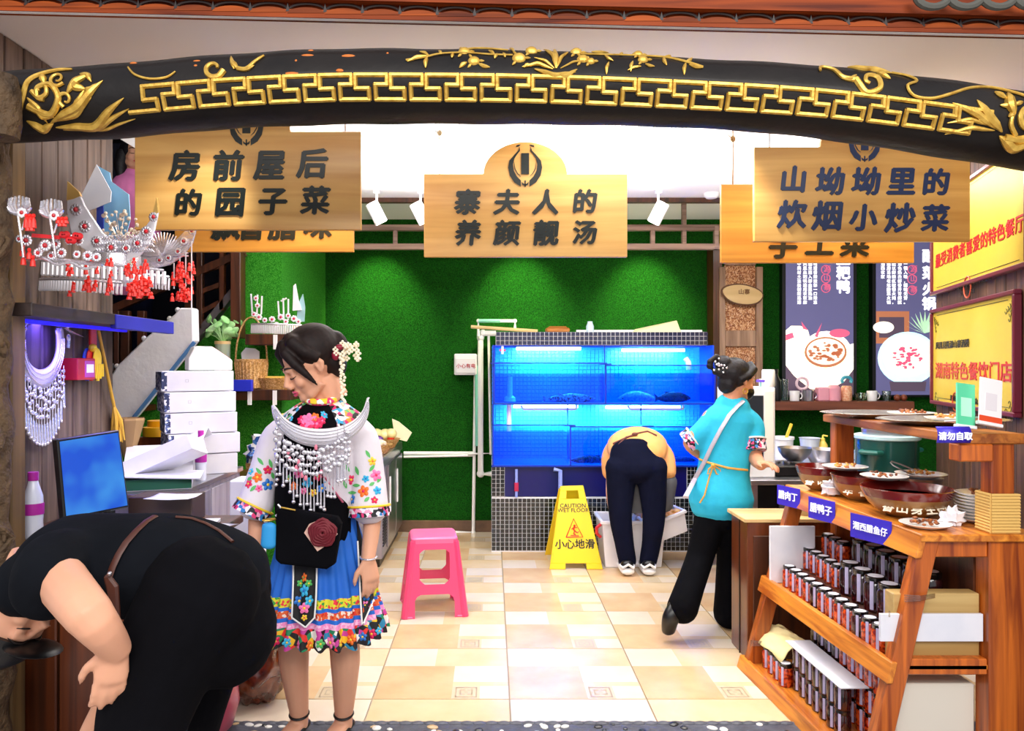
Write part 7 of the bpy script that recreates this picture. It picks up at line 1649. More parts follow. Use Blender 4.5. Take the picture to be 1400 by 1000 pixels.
def face_bits(M, parent, lipcol='#C8506A', closed=True):
    b = MB()
    for s in (-1, 1): b.tube([(s*.014, -.0805, -.006), (s*.024, -.0835, -.0105), (s*.036, -.0795, -.0105), (s*.046, -.068, -.006)], [.0008, .0022, .0022, .001], 6)
    b.xf(M).build('eyelashes', mat('lash_black', '#140C0C', .5) if 'lash_black' not in bpy.data.materials else bpy.data.materials['lash_black'], parent, True)
    b = MB()
    for s in (-1, 1): b.tube([(s*.012, -.088, .024), (s*.026, -.088, .030), (s*.040, -.079, .029), (s*.052, -.064, .022)], [.0016, .003, .0026, .001], 6)
    b.xf(M).build('eyebrows', bpy.data.materials['lash_black'], parent, True)
    b = MB(); b.tube([(-.022, -.079, -.061), (-.010, -.0875, -.057), (0, -.0885, -.0585), (.010, -.0875, -.057), (.022, -.079, -.061)], [.001, .0042, .004, .0042, .001], 8)
    b.tube([(-.020, -.080, -.063), (-.008, -.0865, -.0685), (.008, -.0865, -.0685), (.020, -.080, -.063)], [.001, .005, .005, .001], 8)
    b.xf(M).build('lips', mat('lips_'+lipcol[1:], lipcol, .4), parent, True)
def hand(b, w, palm_dir, finger_dir, thumb_side, curl=.5, s=1.0):
    """w wrist point; finger_dir along the hand; thumb_side direction of the thumb; palm_dir normal of the palm"""
    f = Vector(finger_dir).normalized(); t = Vector(thumb_side); t = (t-f*t.dot(f)).normalized(); pn = Vector(palm_dir); pn = (pn-f*pn.dot(f)-t*pn.dot(t)).normalized(); w = Vector(w)
    limb(b, [w, w+f*.03*s, w+f*.075*s], [.026*s, .034*s, .038*s], flat=[.8, .5, .40], side=t, n=12)
    for i, (o_, ln, r) in enumerate(((.029, .072, .0085), (.010, .080, .009), (-.009, .074, .0085), (-.027, .058, .0075))):
        p = w+f*(.080-.004*abs(i-1))*s+t*o_*s; a = 0; pts = [p-f*.02*s, p]; d = (f+t*o_*2.2).normalized()
        for j in range(3):
            a += curl*(.35+.3*j)*(1+.12*i); dd = d*math.cos(a)+pn*math.sin(a); p = p+dd*ln*s*(.44, .32, .24)[j]; pts.append(p)
        b.tube(pts+[pts[-1]+(pts[-1]-pts[-2]).normalized()*.004*s], [r*s, r*s, r*s*.98, r*s*.9, r*s*.8, r*s*.4], 9)
    p = w+f*.022*s+t*.026*s; d = (f*.75+t*.75+pn*.25).normalized(); p2 = p+d*.036*s; p3 = p2+(f*.95+t*.25+pn*.35).normalized()*.028*s; p4 = p3+(f+pn*.5).normalized()*.020*s
    b.tube([p-d*.012*s, p, p2, p3, p4], [.013*s, .0125*s, .0105*s, .0095*s, .005*s], 9)

# ---------- the woman in embroidered dress
YWm = 3.0; kW = YWm/F
def w_(x, y, d=0): return P(x, y, YWm)*1.0+Vector((0, d, 0)) if d == 0 else P(x, y, YWm+d)
wm = thing('person', 'woman in white embroidered blouse, silver necklace and blue pleated skirt standing looking down', 'person', (w_(438, 0).x, YWm, .004))
HM = frame(P(424, 501, 2.97), (-.80, -.42, -.42), (-.24, -.12, 1), 1.13)
b = MB(); head_volume(b, HM)
limb(b, [P(438, 530, 3.0), w_(440, 572), w_(438, 640), w_(436, 700), w_(437, 760)], [.046, .062, .10, .09, .12], flat=[1, .7, .75, .8, .8], side=(1, 0, 0), n=18)
limb(b, [w_(462, 592), w_(492, 604), P(509, 690, 3.0), P(503, 766, 2.90)], [.035, .042, .038, .026])
limb(b, [w_(412, 592), w_(380, 604), P(355, 690, 2.99), P(350, 752, 2.93)], [.035, .042, .038, .027])
hand(b, P(503, 764, 2.90), (-.5, .8, -.1), (.18, -.15, -1), (-.75, -.55, -.1), .55)
hand(b, P(350, 752, 2.93), (.8, .5, 0), (.05, -.2, -1), (-.3, -.9, 0), .5)
for s, (hx, kx, ax) in enumerate(((415, 404, 409), (461, 468, 470))):
    limb(b, [w_(hx, 755), w_(kx, 850), w_(kx-2 if s == 0 else kx+4, 905), P(ax, 975, 3.03), P(ax, 992, 3.03)], [.085, .062, .058, .036, .034], n=16)
    a = P(ax, 0, 3.03).x; limb(b, [(a, 3.05, .05), (a-.03, 2.93, .036), (a-.05, 2.85, .026)], [.034, .036, .026], flat=.6, side=(1, 0, 0))
fuse(b, 'body', skin, wm, .0052, 3, .5)
face_bits(HM, wm, '#D0486A')
# hair
b = MB(); h = MB(); h.sph((0, .030, .052), (.086, .100, .088), 24, 18); h.sph((0, .075, -.01), (.07, .05, .07), 16, 12)
for s in (-1, 1):
    h.tube([(s*.002, -.052, .112), (s*.040, -.066, .078), (s*.064, -.058, .034), (s*.074, -.040, -.012), (s*.078, -.022, -.06)], [.016, .020, .017, .012, .004], 10)
    h.tube([(s*.0, -.02, .118), (s*.045, -.03, .100), (s*.072, -.01, .055), (s*.078, .02, .02)], [.02, .028, .024, .018], 10)

h.sph((-.01, .118, .03), (.045, .034, .05), 14, 10); h.xf(HM); o = fuse(h, 'hair', hair_m, wm, .006, 2)
# hair ornament: white blossoms, dark red bow and a hanging bead strand
b = MB(); random.seed(2)
for i in range(30): p = P(random.uniform(458, 490), random.uniform(466, 492), 2.93+random.uniform(-.02, .03)); [b.sph(p+Vector((.007*math.cos(a), -.002, .007*math.sin(a))), .0055, 6, 4) for a in (0, 1.57, 3.14, 4.7)]
for i in range(34): b.sph(P(467+random.uniform(-3, 3)+i*.1, 485+i*2.1, 2.91), .0062, 6, 5)
tag(b.build('blossom_ornament', mat('ivory_blossom', '#F4EAD0', .5), wm, True), kind='stuff')
b = MB(); b.sph(P(459, 486, 2.93), (.016, .012, .02), 10, 7); b.sph(P(464, 475, 2.93), (.016, .012, .012), 8, 6); b.build('red_hair_bow', mat('wine_red', '#8C1430', .4), wm, True)
# blouse
wf_ = mat('ivory_blouse', '#E6E0E6', .75, noise=(9, '#DAD2DC', .3), bump=(9, .3, .02)); b = MB()
limb(b, [w_(440, 594), w_(439, 612), w_(438, 650), w_(437, 700)], [.140, .155, .148, .135], flat=[.70, .70, .74, .8], side=(1, 0, 0), n=20)
limb(b, [w_(466, 586), w_(493, 598), P(503, 650, 2.99), P(505, 692, 2.96)], [.060, .066, .066, .074], n=16)
limb(b, [w_(410, 586), w_(380, 598), P(362, 645, 2.98), P(350, 688, 2.95)], [.060, .062, .060, .070], n=16)
bl = fuse(b, 'blouse', wf_, wm, .008, 4); BT = bvh(bl)
cf = mat('black_floral_cuff', '#0C0C14', .6, vor=(75, ['#0C0C14', '#F0EEF4', '#D83070', '#0C0C14', '#E8E4F0', '#2C7CC0', '#0C0C14', '#F0A0C0']))
ylm = mat('yellow_trim', '#F4D030', .5)
def ringtube(b, c, ax, r, tr, n=26, sy=1):
    a = Vector(ax).normalized(); u = a.orthogonal().normalized(); v = a.cross(u); b.tube([Vector(c)+u*r*math.cos(t)+v*r*math.sin(t)*sy for t in [2*PI*i/n for i in range(n+1)]], tr, 7)
for (c0, c1, r0, r1) in ((P(505, 692, 2.96), P(505.5, 706, 2.955), .078, .081), (P(349, 692, 2.95), P(342, 705, 2.94), .072, .076)):
    b = MB(); b.tube([c0, c1], [r0, r1], 24); b.build('cuff', cf, wm, True, ang=60); b = MB(); ringtube(b, c0, c1-c0, r0+.001, .0045); b.build('yellow_trim', ylm, wm, True)
ems = [mat('thread_'+n_, c, .5) for n_, c in (('magenta', '#E0205C'), ('orange', '#F47420'), ('sky', '#38B4E0'), ('yellow', '#F8D040'), ('green', '#58B860'), ('blue', '#2874C8'), ('pink', '#F478B0'))]
b = MB(); random.seed(14)
for (x, y, r, c1, c2) in [(480, 656, 7, 0, 3), (497, 672, 8, 1, 0), (482, 683, 7, 5, 3), (514, 650, 8, 6, 0), (516, 671, 6, 2, 5), (509, 631, 6, 3, 1), (500, 655, 5, 2, 5), (366, 643, 6, 0, 1), (352, 653, 7, 1, 3), (366, 663, 8, 5, 3), (343, 645, 5, 2, 3), (340, 662, 6, 0, 3), (354, 668, 5, 6, 0), (512, 684, 5, 0, 3)]: stitch_flower(b, BT, x, y, r, c1, c2, kW)
for l in [(478, 645, 470, 634), (490, 650, 486, 638), (505, 645, 512, 636), (492, 664, 482, 664), (505, 664, 512, 660), (487, 674, 476, 674), (505, 680, 498, 686), (360, 636, 352, 626), (372, 640, 368, 628), (358, 650, 350, 640), (350, 664, 342, 672), (374, 655, 372, 646), (506, 626, 500, 616), (516, 660, 521, 652), (474, 668, 470, 658), (344, 652, 338, 658)]: stitch_leaf(b, BT, *l, 2.4, 4)
tag(b.build('embroidery', ems, wm), kind='stuff')
# black bodice with peony, waist
bod = MB(); limb(bod, [w_(430, 578), w_(424, 620), w_(424, 690), w_(430, 722)], [.085, .120, .130, .135], flat=[.9, .86, .86, .86], side=(1, 0, 0), n=20); limb(bod, [w_(432, 690), w_(436, 730)], [.142, .146], flat=.84, side=(1, 0, 0), n=20)
for v in bod.v: v.y -= .022
bd = fuse(bod, 'black_bodice', blackf, wm, .008, 3); DT = bvh(bd)
b = MB()
for (x, y, r, c1, c2) in [(408, 648, 7, 6, 0), (420, 660, 7, 2, 5), (402, 665, 6, 1, 3), (434, 652, 6, 0, 3), (440, 668, 6, 5, 3), (415, 672, 5, 6, 0), (428, 674, 5, 3, 1), (395, 655, 5, 4, 3), (447, 658, 5, 2, 3)]: stitch_flower(b, DT, x, y, r, c1, c2, kW)
tag(b.build('waist_embroidery', ems, wm), kind='stuff')
b = MB(); b.tube([hit(DT, 443+i*3.2, 652+i*4.4, .006)[0] or w_(443+i*3.2, 652+i*4.4) for i in range(9)], .008, 6, flat=.4); b.build('pink_strap', mat('pink_strap', '#F07898', .5), wm, True)
# yoke and stand collar
ykm = mat('floral_yoke', '#F4F0F4', .6, vor=(55, ['#F4F0F4', '#F4F0F4', '#E83070', '#38A8D8', '#101018', '#F4A030', '#F4F0F4', '#60B868'])); b = MB(); n = 40; vs = []; fs = []
for i in range(n):
    a = 2*PI*i/n; ca, sa = math.cos(a), math.sin(a)
    for (rx, ry, z) in ((.062, .060, 1.330), (.105, .105, 1.305), (.156, .150, 1.268)): vs.append((w_(441, 0).x+rx*ca, 3.0-.008+ry*sa, z-(.055 if sa < 0 else 0)*abs(sa)*(rx/.15)))
for i in range(n):
    for j in range(2): a = i*3+j; c = ((i+1) % n)*3+j; fs.append((a, c, c+1, a+1))
b.add(vs, fs); b.m = [1 if (j // 4 >= 23 and j // 4 <= 33 and j % 2 == 1) or (j // 2 in range(24, 34)) else 0 for j in range(len(fs))]; yk = b.build('collar_yoke', [ykm, blackf], wm, True, ang=180); s_m = yk.modifiers.new('t', 'SOLIDIFY'); s_m.thickness = .006
b = MB(); b.tube([vs[i*3+2] for i in range(n)]+[vs[2]], .0048, 7); b.build('yellow_trim', ylm, wm, True)
b = MB(); b.tube([(w_(441, 0).x+.058*math.cos(a), 2.99+.056*math.sin(a), 1.335+.016*math.sin(a)) for a in [2*PI*i/26 for i in range(27)]], .014, 8); b.build('stand_collar', mat('yellow_floral_collar', '#F4D030', .5, vor=(70, ['#F4D030', '#F4F0E8', '#E83070', '#F4D030'])), wm, True)
b = MB(); pts_l = [(404+i*1.2, 566+i*5.5) for i in range(5)]; pts_r = [(452-i*.3, 560+i*5.8) for i in range(5)]
drape(DT, [(398, 568), (399, 576), (402, 584), (405, 590), (410, 594)], [(456, 562), (458, 572), (458, 580), (454, 588), (448, 593)], 12, .048).build('black_yoke_panel', blackf, wm, True)
b = MB(); random.seed(9)
for (x, y, r, c1) in [(427, 573, 9, 6), (424, 581, 8, 0), (438, 578, 8, 0), (418, 573, 6, 0), (436, 569, 6, 1), (445, 574, 6, 0), (448, 566, 6, 2), (455, 563, 5, 2), (404, 571, 4, 2), (430, 588, 5, 4)]:
    stitch_flower(b, DT, x, y, r, c1, 6, kW, 6)
for v in b.v: v.y -= .062
tag(b.build('peony_embroidery', ems, wm), kind='stuff')
# silver crescent necklace and its drops
nkl = thing('silver_necklace', 'silver crescent necklace with hanging discs and rods worn by the embroidered woman', 'necklace', w_(440, 612)); b = MB(); n = 34; vs = []; fs = []
for i in range(n+1):
    a = -.20+(PI+.22)*i/n; wd_ = math.sin(PI*i/n)**.6; ca, sa = math.cos(a), math.sin(a); dep = -.125-.045*max(0, sa)
    xo, yo = 438+67*ca, 556+56*sa; xi, yi = 440+(67-20*wd_)*ca, 555+(56-24*wd_)*sa; 
    vs += [P(xo, yo, YWm+dep+.0), P(xi, yi, YWm+dep-.012)]
for i in range(n): fs.append((2*i, 2*i+1, 2*i+3, 2*i+2))
b.add(vs, fs); o = b.build('crescent_plate', silw, nkl, True); mo = o.modifiers.new('t', 'SOLIDIFY'); mo.thickness = .006
b = MB()
for f in (.15, .32, .5, .68, .85): b.tube([vs[2*i].lerp(vs[2*i+1], f)+Vector((0, -.004, 0)) for i in range(1, n)], .0016, 5)
b.build('engraved_rings', sil, nkl, True)
b = MB(); random.seed(31); Yn = 2.825
for i in range(22):
    u = i/21; x = 378+u*98; y0 = 590+24*math.sin(PI*u); y1 = (y0+34+34*math.sin(PI*u)) + (i % 3)*7
    b.tube([P(x, y0, Yn), P(x, y1, Yn)], .0014, 4); b.tube([P(x, y1-16, Yn-.004), P(x, y1+6, Yn-.004)], [.0026, .0036], 6); b.sph(P(x, y1+9, Yn-.004), .0075, 7, 5)
    for j in range(4): p = P(x+random.uniform(-2, 2), y0+4+j*10+random.uniform(-3, 3), Yn-.008); b.sph(p, (random.uniform(.007, .012), .004, random.uniform(.006, .011)), 8, 5)
for x0_ in (463, 472): 
    b.tube([P(x0_-2, 575, Yn+.0), P(x0_, 665, Yn)], .0016, 4); b.sph(P(x0_, 625, Yn), (.014, .006, .010), 8, 6); [b.tube([P(x0_-3+j*3, 628, Yn), P(x0_-3+j*3, 656, Yn)], .0025, 5) for j in range(3)]
for y in range(572, 666, 7): b.sph(P(379+random.uniform(-2, 2), y, Yn+.02), .007, 7, 5)
tag(b.build('drop_fringe', sil, nkl, True), kind='stuff')
b = MB()
for (x, y) in [(394, 618), (396, 628), (408, 632), (410, 642), (413, 650), (432, 612), (434, 622), (436, 634), (439, 646), (405, 640), (418, 654)]: b.sph(P(x, y, Yn-.006), (.006, .004, .011), 7, 5)
tag(b.build('pink_drops', mat('pink_bead', '#E88098', .3), nkl, True), kind='stuff')
# skirt: pleated rings, colour bands are separate strips of cloth
sk_m = [mat('skirt_blue', '#1C70D8', .7, noise=(8, '#1A60C0', .3)), mat('band_yellow', '#D8D030', .6, vor=(110, ['#E0D830', '#38A048', '#E0D830', '#E83040', '#E0D830'])), mat('band_orange', '#E06020', .6, vor=(110, ['#E06028', '#D83018', '#F4E0D0', '#E06028'])), mat('band_pink', '#F490C8', .6, vor=(130, ['#F490C8', '#F8C0E0', '#F490C8'])),
        mat('hem_floral', '#101014', .6, vor=(42, ['#101014', '#1C1418', '#E83028', '#101014', '#F4C020', '#C83C98', '#1C8858', '#2888B0', '#101014', '#F4F0E8']))]
rows = [(700, .125), (720, .140), (745, .158), (775, .176), (800, .193), (821, .206), (834, .213), (839, .216), (849, .222), (855, .226), (863, .231), (878, .242), (891, .248)]
mids = [0, 0, 0, 0, 0, 1, 0, 2, 0, 3, 4, 4]
b = MB(); n = 208; cx = w_(437, 0).x
def skv(y, r, i):
    a = 2*PI*i/n; amp = .075*(r-.125)/.123; f = 1+amp*math.sin(26*a+.6*math.sin(3*a)); z = H-(y-500)*(YWm-.80*r)/F; z += (.012*math.sin(a*3+1)+.014*math.cos(a))*((y-700)/190)**2 - (.010 if y > 885 else 0)*math.sin(26*a)*.6
    return (cx+.003+r*f*math.cos(a)*1.02, YWm+r*f*math.sin(a)*.82, z)
vs = [skv(y, r, i) for (y, r) in rows for i in range(n)]; k_ = len(b.v); b.v = [Vector(v) for v in vs]
for j in range(len(rows)-1):
    for i in range(n): b.f.append((j*n+i, j*n+(i+1) % n, (j+1)*n+(i+1) % n, (j+1)*n+i)); b.m.append(mids[j])
skt = b.build('pleated_skirt', sk_m, wm, True, ang=180); ST = bvh(skt)
ap = mat('tongue_black', '#0C0E14', .7); wtrim = mat('white_trim', '#F0F0EC', .6)
def tongue(L, R, name='embroidered_tongue'):
    drape(ST, L, R, 10, .014).build(name, ap, wm, True, ang=180); b = MB(); pt_ = [hit(ST, x, y, .018)[0] for x, y in L+R[::-1]]; pt_ = [p for p in pt_ if p]; b.tube(pt_, .0034, 6); b.build('white_braid', wtrim, wm, True)
tongue([(401, 765), (401, 790), (400, 820), (399, 845), (417, 858)], [(433, 765), (433, 790), (432, 820), (430, 845), (418, 858)])
tongue([(486, 700), (489, 740), (491, 780), (493, 820), (495, 854)], [(506, 700), (510, 740), (512, 785), (511, 820), (497, 853)])
tongue([(352, 750), (352, 780), (350, 810), (348, 836), (350, 842)], [(366, 750), (368, 780), (368, 810), (364, 830), (352, 842)])
b = MB(); random.seed(17)
for (x, y, r, c1, c2) in [(416, 790, 6, 1, 4), (411, 798, 5, 4, 3), (422, 798, 5, 4, 3), (416, 808, 8, 2, 5), (409, 822, 7, 5, 3), (423, 822, 7, 2, 3), (416, 832, 7, 6, 3), (416, 845, 4, 3, 0), (500, 815, 7, 5, 3), (503, 800, 6, 2, 3), (499, 828, 6, 6, 3), (497, 735, 6, 0, 4), (500, 752, 6, 6, 0), (494, 718, 5, 0, 3), (360, 790, 5, 3, 4), (360, 805, 5, 2, 3), (357, 820, 5, 1, 3), (360, 770, 5, 0, 4)]: stitch_flower(b, ST, x, y, r, c1, c2, kW)
for v in b.v: d = (v-CAM).normalized(); v -= d*.017
tag(b.build('tongue_embroidery', ems, wm), kind='stuff')
b = MB(); 
for (x, y, r, c1, c2) in [(376, 878, 8, 0, 3), (392, 880, 7, 2, 3), (408, 883, 7, 6, 0), (424, 884, 8, 1, 3), (438, 882, 7, 4, 3), (452, 880, 9, 6, 3), (466, 880, 7, 3, 1), (480, 876, 8, 1, 3), (496, 872, 7, 5, 3), (508, 868, 8, 0, 3), (518, 864, 6, 2, 3), (362, 872, 7, 6, 3)]: stitch_flower(b, ST, x, y-1, r*.85, c1, c2, kW)
tag(b.build('hem_embroidery', ems, wm), kind='stuff')
# shoes
for ax in (409, 470):
    a = P(ax, 0, 3.03).x; b = MB(); limb(b, [(a+.004, 3.07, .034), (a-.022, 2.96, .030), (a-.052, 2.86, .024)], [.036, .040, .030], flat=.55, side=(1, 0, 0)); [v.__setattr__('z', max(v.z, .005)) for v in b.v]; b.build('shoe', m('black'), wm, True)
    b = MB(); b.tube([(a+.036*math.cos(t), 3.03+.036*math.sin(t)*1.1, .085+.006*math.sin(t)) for t in [2*PI*i/20 for i in range(21)]], .005, 6); b.build('ankle_strap', m('black'), wm, True)
b = MB(); ringtube(b, P(504, 762, 2.905), (0, -.1, 1), .031, .0035); b.build('silver_bangle', sil, wm, True)
# black bag with rose and blue pouch
bgk = thing('black_bag', 'black shoulder bag with a dark red rose hanging at the front of the embroidered woman', 'bag', P(408, 775, 2.80)); b = MB(); Yb = 2.80
b.prism([(P(x, y, Yb).x, P(x, y, Yb).z) for x, y in [(380, 692), (462, 706), (468, 716), (459, 770), (448, 777), (386, 770), (378, 764)]], Yb-.03, Yb+.025); b.build('bag_body', blackf, bgk, bevel=.014, seg=3)
b = MB(); b.tube([P(384, 694, Yb-.034), P(404, 698, Yb-.034)], .003, 5); b.build('gold_zip', m('gold'), bgk); b = MB(); b.tube([P(380+4*math.sin(i), 690+i*4, Yb-.02) for i in range(5)], .004, 6); b.build('chain_clip', sil, bgk, True)
b = MB(); b.prism([(P(x, y, Yb).x, P(x, y, Yb).z) for x, y in [(419, 726), (426, 714), (444, 707), (464, 728), (452, 741), (437, 751)]], Yb-.036, Yb-.030); b.build('cream_backing', mat('cream_felt', '#D8B0A0', .8), bgk)
b = MB()
for i in range(5): r = .046-.009*i; b.tube([P(441, 729, Yb-.04-.004*i)+Vector((r*math.cos(a)*(1+.08*math.sin(5*a+i)), 0, r*math.sin(a)*(1+.08*math.sin(5*a+i)))) for a in [2*PI*j/20 for j in range(21)]], .0065, 6)
b.sph(P(441, 729, Yb-.036), (.04, .010, .04), 12, 8); b.build('rose', mat('dark_rose', '#6C1020', .7), bgk, True)
b = MB(); limb(b, [P(368, 720, 2.78), P(367, 745, 2.78)], [.026, .028], flat=.6, side=(1, 0, 0)); b.build('blue_pouch', mat('blue_felt', '#2C9CE0', .6), bgk, True); b = MB(); ringtube(b, P(368, 711, 2.78), (0, 0, 1), .024, .003, sy=.6); b.build('pouch_trim', m('gold'), bgk, True)

# ---------- the black clad man bending in the foreground
kM = 2.0/F; mn2 = thing('person', 'man in black t-shirt and black cap bending forward at the left foreground', 'person', (P(250, 0, 2.0).x, 2.0, .004))
HM2 = frame(P(17, 836, 2.0), (.86, -.28, -.50), (-.50, .0, -.86), 1.05)
b = MB(); head_volume(b, HM2)
limb(b, [P(35, 800, 2.0), P(80, 780, 2.0), P(140, 775, 2.0), P(225, 785, 2.0), P(280, 810, 2.0)], [.05, .09, .10, .10, .10], flat=[1, 1.1, 1.15, 1.15, 1.1], side=(0, 0, 1), n=18)
limb(b, [P(70, 775, 1.88), P(88, 800, 1.76), P(122, 842, 1.66), P(158, 886, 1.72)], [.062, .056, .050, .034])
hand(b, P(157, 884, 1.72), (.8, .5, .3), (-.14, .05, -1), (-.8, -.5, 0), .3, 1.0)
limb(b, [P(80, 790, 2.14), P(150, 880, 2.16), P(165, 925, 2.10), P(122, 1010, 1.95)], [.055, .046, .044, .030])
hand(b, P(122, 1010, 1.95), (.8, .4, 0), (-.3, 0, -1), (.6, -.8, 0), .4)
limb(b, [P(275, 840, 1.90), P(218, 920, 1.86), P(190, 1030, 1.84), P(215, 1150, 1.86), P(228, 1255, 1.88)], [.09, .08, .06, .05, .04]); limb(b, [P(288, 840, 2.12), P(266, 920, 2.13), P(243, 1040, 2.12), P(255, 1130, 2.12), P(268, 1200, 2.12)], [.09, .08, .06, .05, .04])
for dy in (-.12, .12):
    ax_ = P(235 if dy < 0 else 270, 0, 1.98+dy).x; limb(b, [(ax_, 2.0+dy, .12), (ax_-.02, 2.0+dy, .05), (ax_-.16, 1.99+dy, .035)], [.042, .036, .03])
fuse(b, 'body', skin, mn2, .006, 3); face_bits(HM2, mn2, '#C87468')
h = MB(); h.sph((0, .036, .035), (.082, .086, .072), 22, 16); h.sph((0, .06, -.02), (.070, .045, .06), 16, 12); h.xf(HM2); h.build('hair', hair_k, mn2, True)
h = MB(); h.lathe([(.090, .0), (.094, .02), (.090, .06), (.066, .095), (.03, .112), (0, .115)], (0, .010, .030), 28, sx=.92, sy=1.1); h.xf(HM2); h.build('cap_crown', m('black'), mn2, True)
h = MB(); h.sph((0, -.105, .035), (.072, .062, .010), 20, 8, (.28, 0, 0)); h.xf(HM2); h.build('cap_brim', m('black'), mn2, True)
b = MB(); limb(b, [P(60, 790, 2.0), P(100, 772, 2.0), P(160, 773, 2.0), P(235, 775, 2.0), P(297, 790, 2.0)], [.095, .128, .132, .136, .132], flat=[1.3, 1.35, 1.2, 1.1, 1.05], side=(0, 0, 1), n=22)
limb(b, [P(112, 770, 1.92), P(78, 775, 1.86), P(66, 800, 1.78)], [.085, .088, .082]); limb(b, [P(95, 770, 2.1), P(80, 800, 2.16)], [.09, .08])
fuse(b, 't_shirt', tee, mn2, .009, 5)
b = MB(); limb(b, [P(262, 845, 2.0), P(287, 835, 2.0), P(298, 850, 2.0)], [.130, .148, .14], flat=[1.2, 1.28, 1.25], side=(0, 0, 1), n=22)
limb(b, [P(275, 812, 1.90), P(218, 920, 1.86), P(190, 1030, 1.84), P(215, 1150, 1.86), P(228, 1255, 1.88)], [.145, .122, .098, .078, .068], n=18)
limb(b, [P(298, 812, 2.12), P(266, 920, 2.13), P(243, 1040, 2.12), P(255, 1130, 2.12), P(268, 1200, 2.12)], [.145, .115, .092, .076, .066], n=18)
tr = fuse(b, 'trousers', blackf, mn2, .009, 5); TT = bvh(tr)
b = drape(TT, [(166, 846), (163, 860), (160, 876), (160, 895), (156, 915), (150, 935), (147, 955)], [(169, 846), (171, 860), (172, 880), (168, 895), (163, 915), (156, 935), (151, 955)], 3, .008); b.build('white_side_stripe', mat('stripe_white', '#C8CCD8', .6), mn2, True)
TT2 = bvh([c for c in mn2.children if c.name.startswith('t_shirt')][0]); lth = mat('brown_leather', '#4A2418', .5)
b = MB(); q = [hit(TT2, x, y, .006)[0] for x, y in [(212, 706), (200, 713), (186, 726), (172, 742), (162, 758), (154, 775), (149, 790)]]; b.tube([p for p in q if p], .010, 8, flat=.35); q = [hit(TT2, x, y, .006)[0] for x, y in [(240, 707), (262, 709), (282, 716), (300, 726), (318, 741)]]; b.tube([p for p in q if p], .007, 8, flat=.5)
b.build('leather_strap', lth, mn2, True)
b = MB(); b.prism([(P(x, y, 1.8).x, P(x, y, 1.8).z) for x, y in [(144, 786), (152, 784), (164, 800), (167, 850), (172, 880), (165, 905), (158, 895), (156, 840)]], 1.785, 1.80); b.build('leather_flap', lth, mn2, bevel=.005); b = MB(); b.sph(P(150, 785, 1.78), .006, 8, 6); b.build('strap_stud', m('steel'), mn2, True)
for dy in (-.12, .12):
    ax_ = P(235 if dy < 0 else 270, 0, 1.98+dy).x; b = MB(); limb(b, [(ax_+.02, 2.0+dy, .05), (ax_-.17, 1.99+dy, .042)], [.045, .040], flat=.9); [v.__setattr__('z', max(v.z, .005)) for v in b.v]; b.build('shoe', m('black'), mn2, True)

# ---------- the worker bending over the crates, seen from behind
YC = 5.35; wc_ = thing('person', 'worker in orange top and navy trousers bending over white crates by the tank', 'person', (P(870, 0, YC).x, YC, 0))
q = lambda x, y, d=0: P(x, y, YC+d)
b = MB(); HM3 = frame(q(880, 700, .42), (0, .25, -1), (0, .9, -.3), 1.0); head_volume(b, HM3)
limb(b, [q(868, 640, .06), q(870, 632, .18), q(872, 645, .34), q(878, 668, .40)], [.10, .10, .10, .06], side=(1, 0, 0)); limb(b, [q(905, 640, .32), q(912, 665, .18), q(906, 700, .16)], [.05, .045, .03]); limb(b, [q(838, 640, .32), q(836, 680, .25), q(842, 712, .22)], [.05, .04, .03])
hand(b, q(906, 698, .16), (-1, .3, 0), (-.1, .2, -1), (0, -1, 0), .6); hand(b, q(842, 710, .22), (1, .3, 0), (.1, .2, -1), (0, -1, 0), .6)
for x0_, x1_ in ((850, 857), (892, 886)): limb(b, [q(x0_, 640), q(x0_+(-1 if x0_ < 870 else 2), 700), q(x1_, 768, .03)], [.07, .05, .035]); limb(b, [(q(x1_, 0).x, YC, .06), (q(x1_, 0).x, YC+.15, .04)], [.04, .035])
fuse(b, 'body', skin, wc_, .007, 3); h = MB(); h.sph((0, .03, .04), (.084, .098, .085), 20, 14); h.xf(HM3); h.build('hair', hair_k, wc_, True)
b = MB(); limb(b, [q(871, 618, .06), q(871, 611, .14), q(873, 624, .30), q(878, 652, .38)], [.205, .215, .20, .12], flat=[.62, .68, .75, .8], side=(1, 0, 0), n=22); limb(b, [q(893, 612, .24), q(906, 626, .18), q(910, 645, .12)], [.10, .085, .075]); limb(b, [q(848, 612, .24), q(838, 626, .25), q(836, 645, .25)], [.10, .085, .07])
tp = fuse(b, 'orange_top', mat('orange_top', '#F4A850', .8, noise=(6, '#F4B478', .3), bump=(6, .3, .02)), wc_, .01, 5); OT = bvh(tp)
b = MB(); limb(b, [q(868, 618, .03), q(870, 640, .0)], [.175, .19], flat=.62, side=(1, 0, 0), n=20); limb(b, [q(850, 640, .0), q(848, 700, .0), q(853, 740, .02), q(858, 768, .03)], [.116, .082, .068, .062], flat=.85, side=(1, 0, 0), n=16); limb(b, [q(890, 640, .0), q(894, 700, .0), q(891, 740, .02), q(886, 768, .03)], [.116, .082, .068, .062], flat=.85, side=(1, 0, 0), n=16)
fuse(b, 'trousers', navyf, wc_, .009, 4)
b = MB()
for px_ in ([(838, 607), (855, 599), (870, 593), (885, 590), (898, 596)], [(868, 595), (856, 598), (846, 608), (842, 618)]): b.tube([p for p in (hit(OT, x, y, .008)[0] for x, y in px_) if p], .007, 6)
b.sph(hit(OT, 868, 594, .012)[0] or q(868, 594), (.022, .014, .014), 8, 6); b.build('apron_ties', mat('brown_tie', '#6A3830', .7), wc_, True)
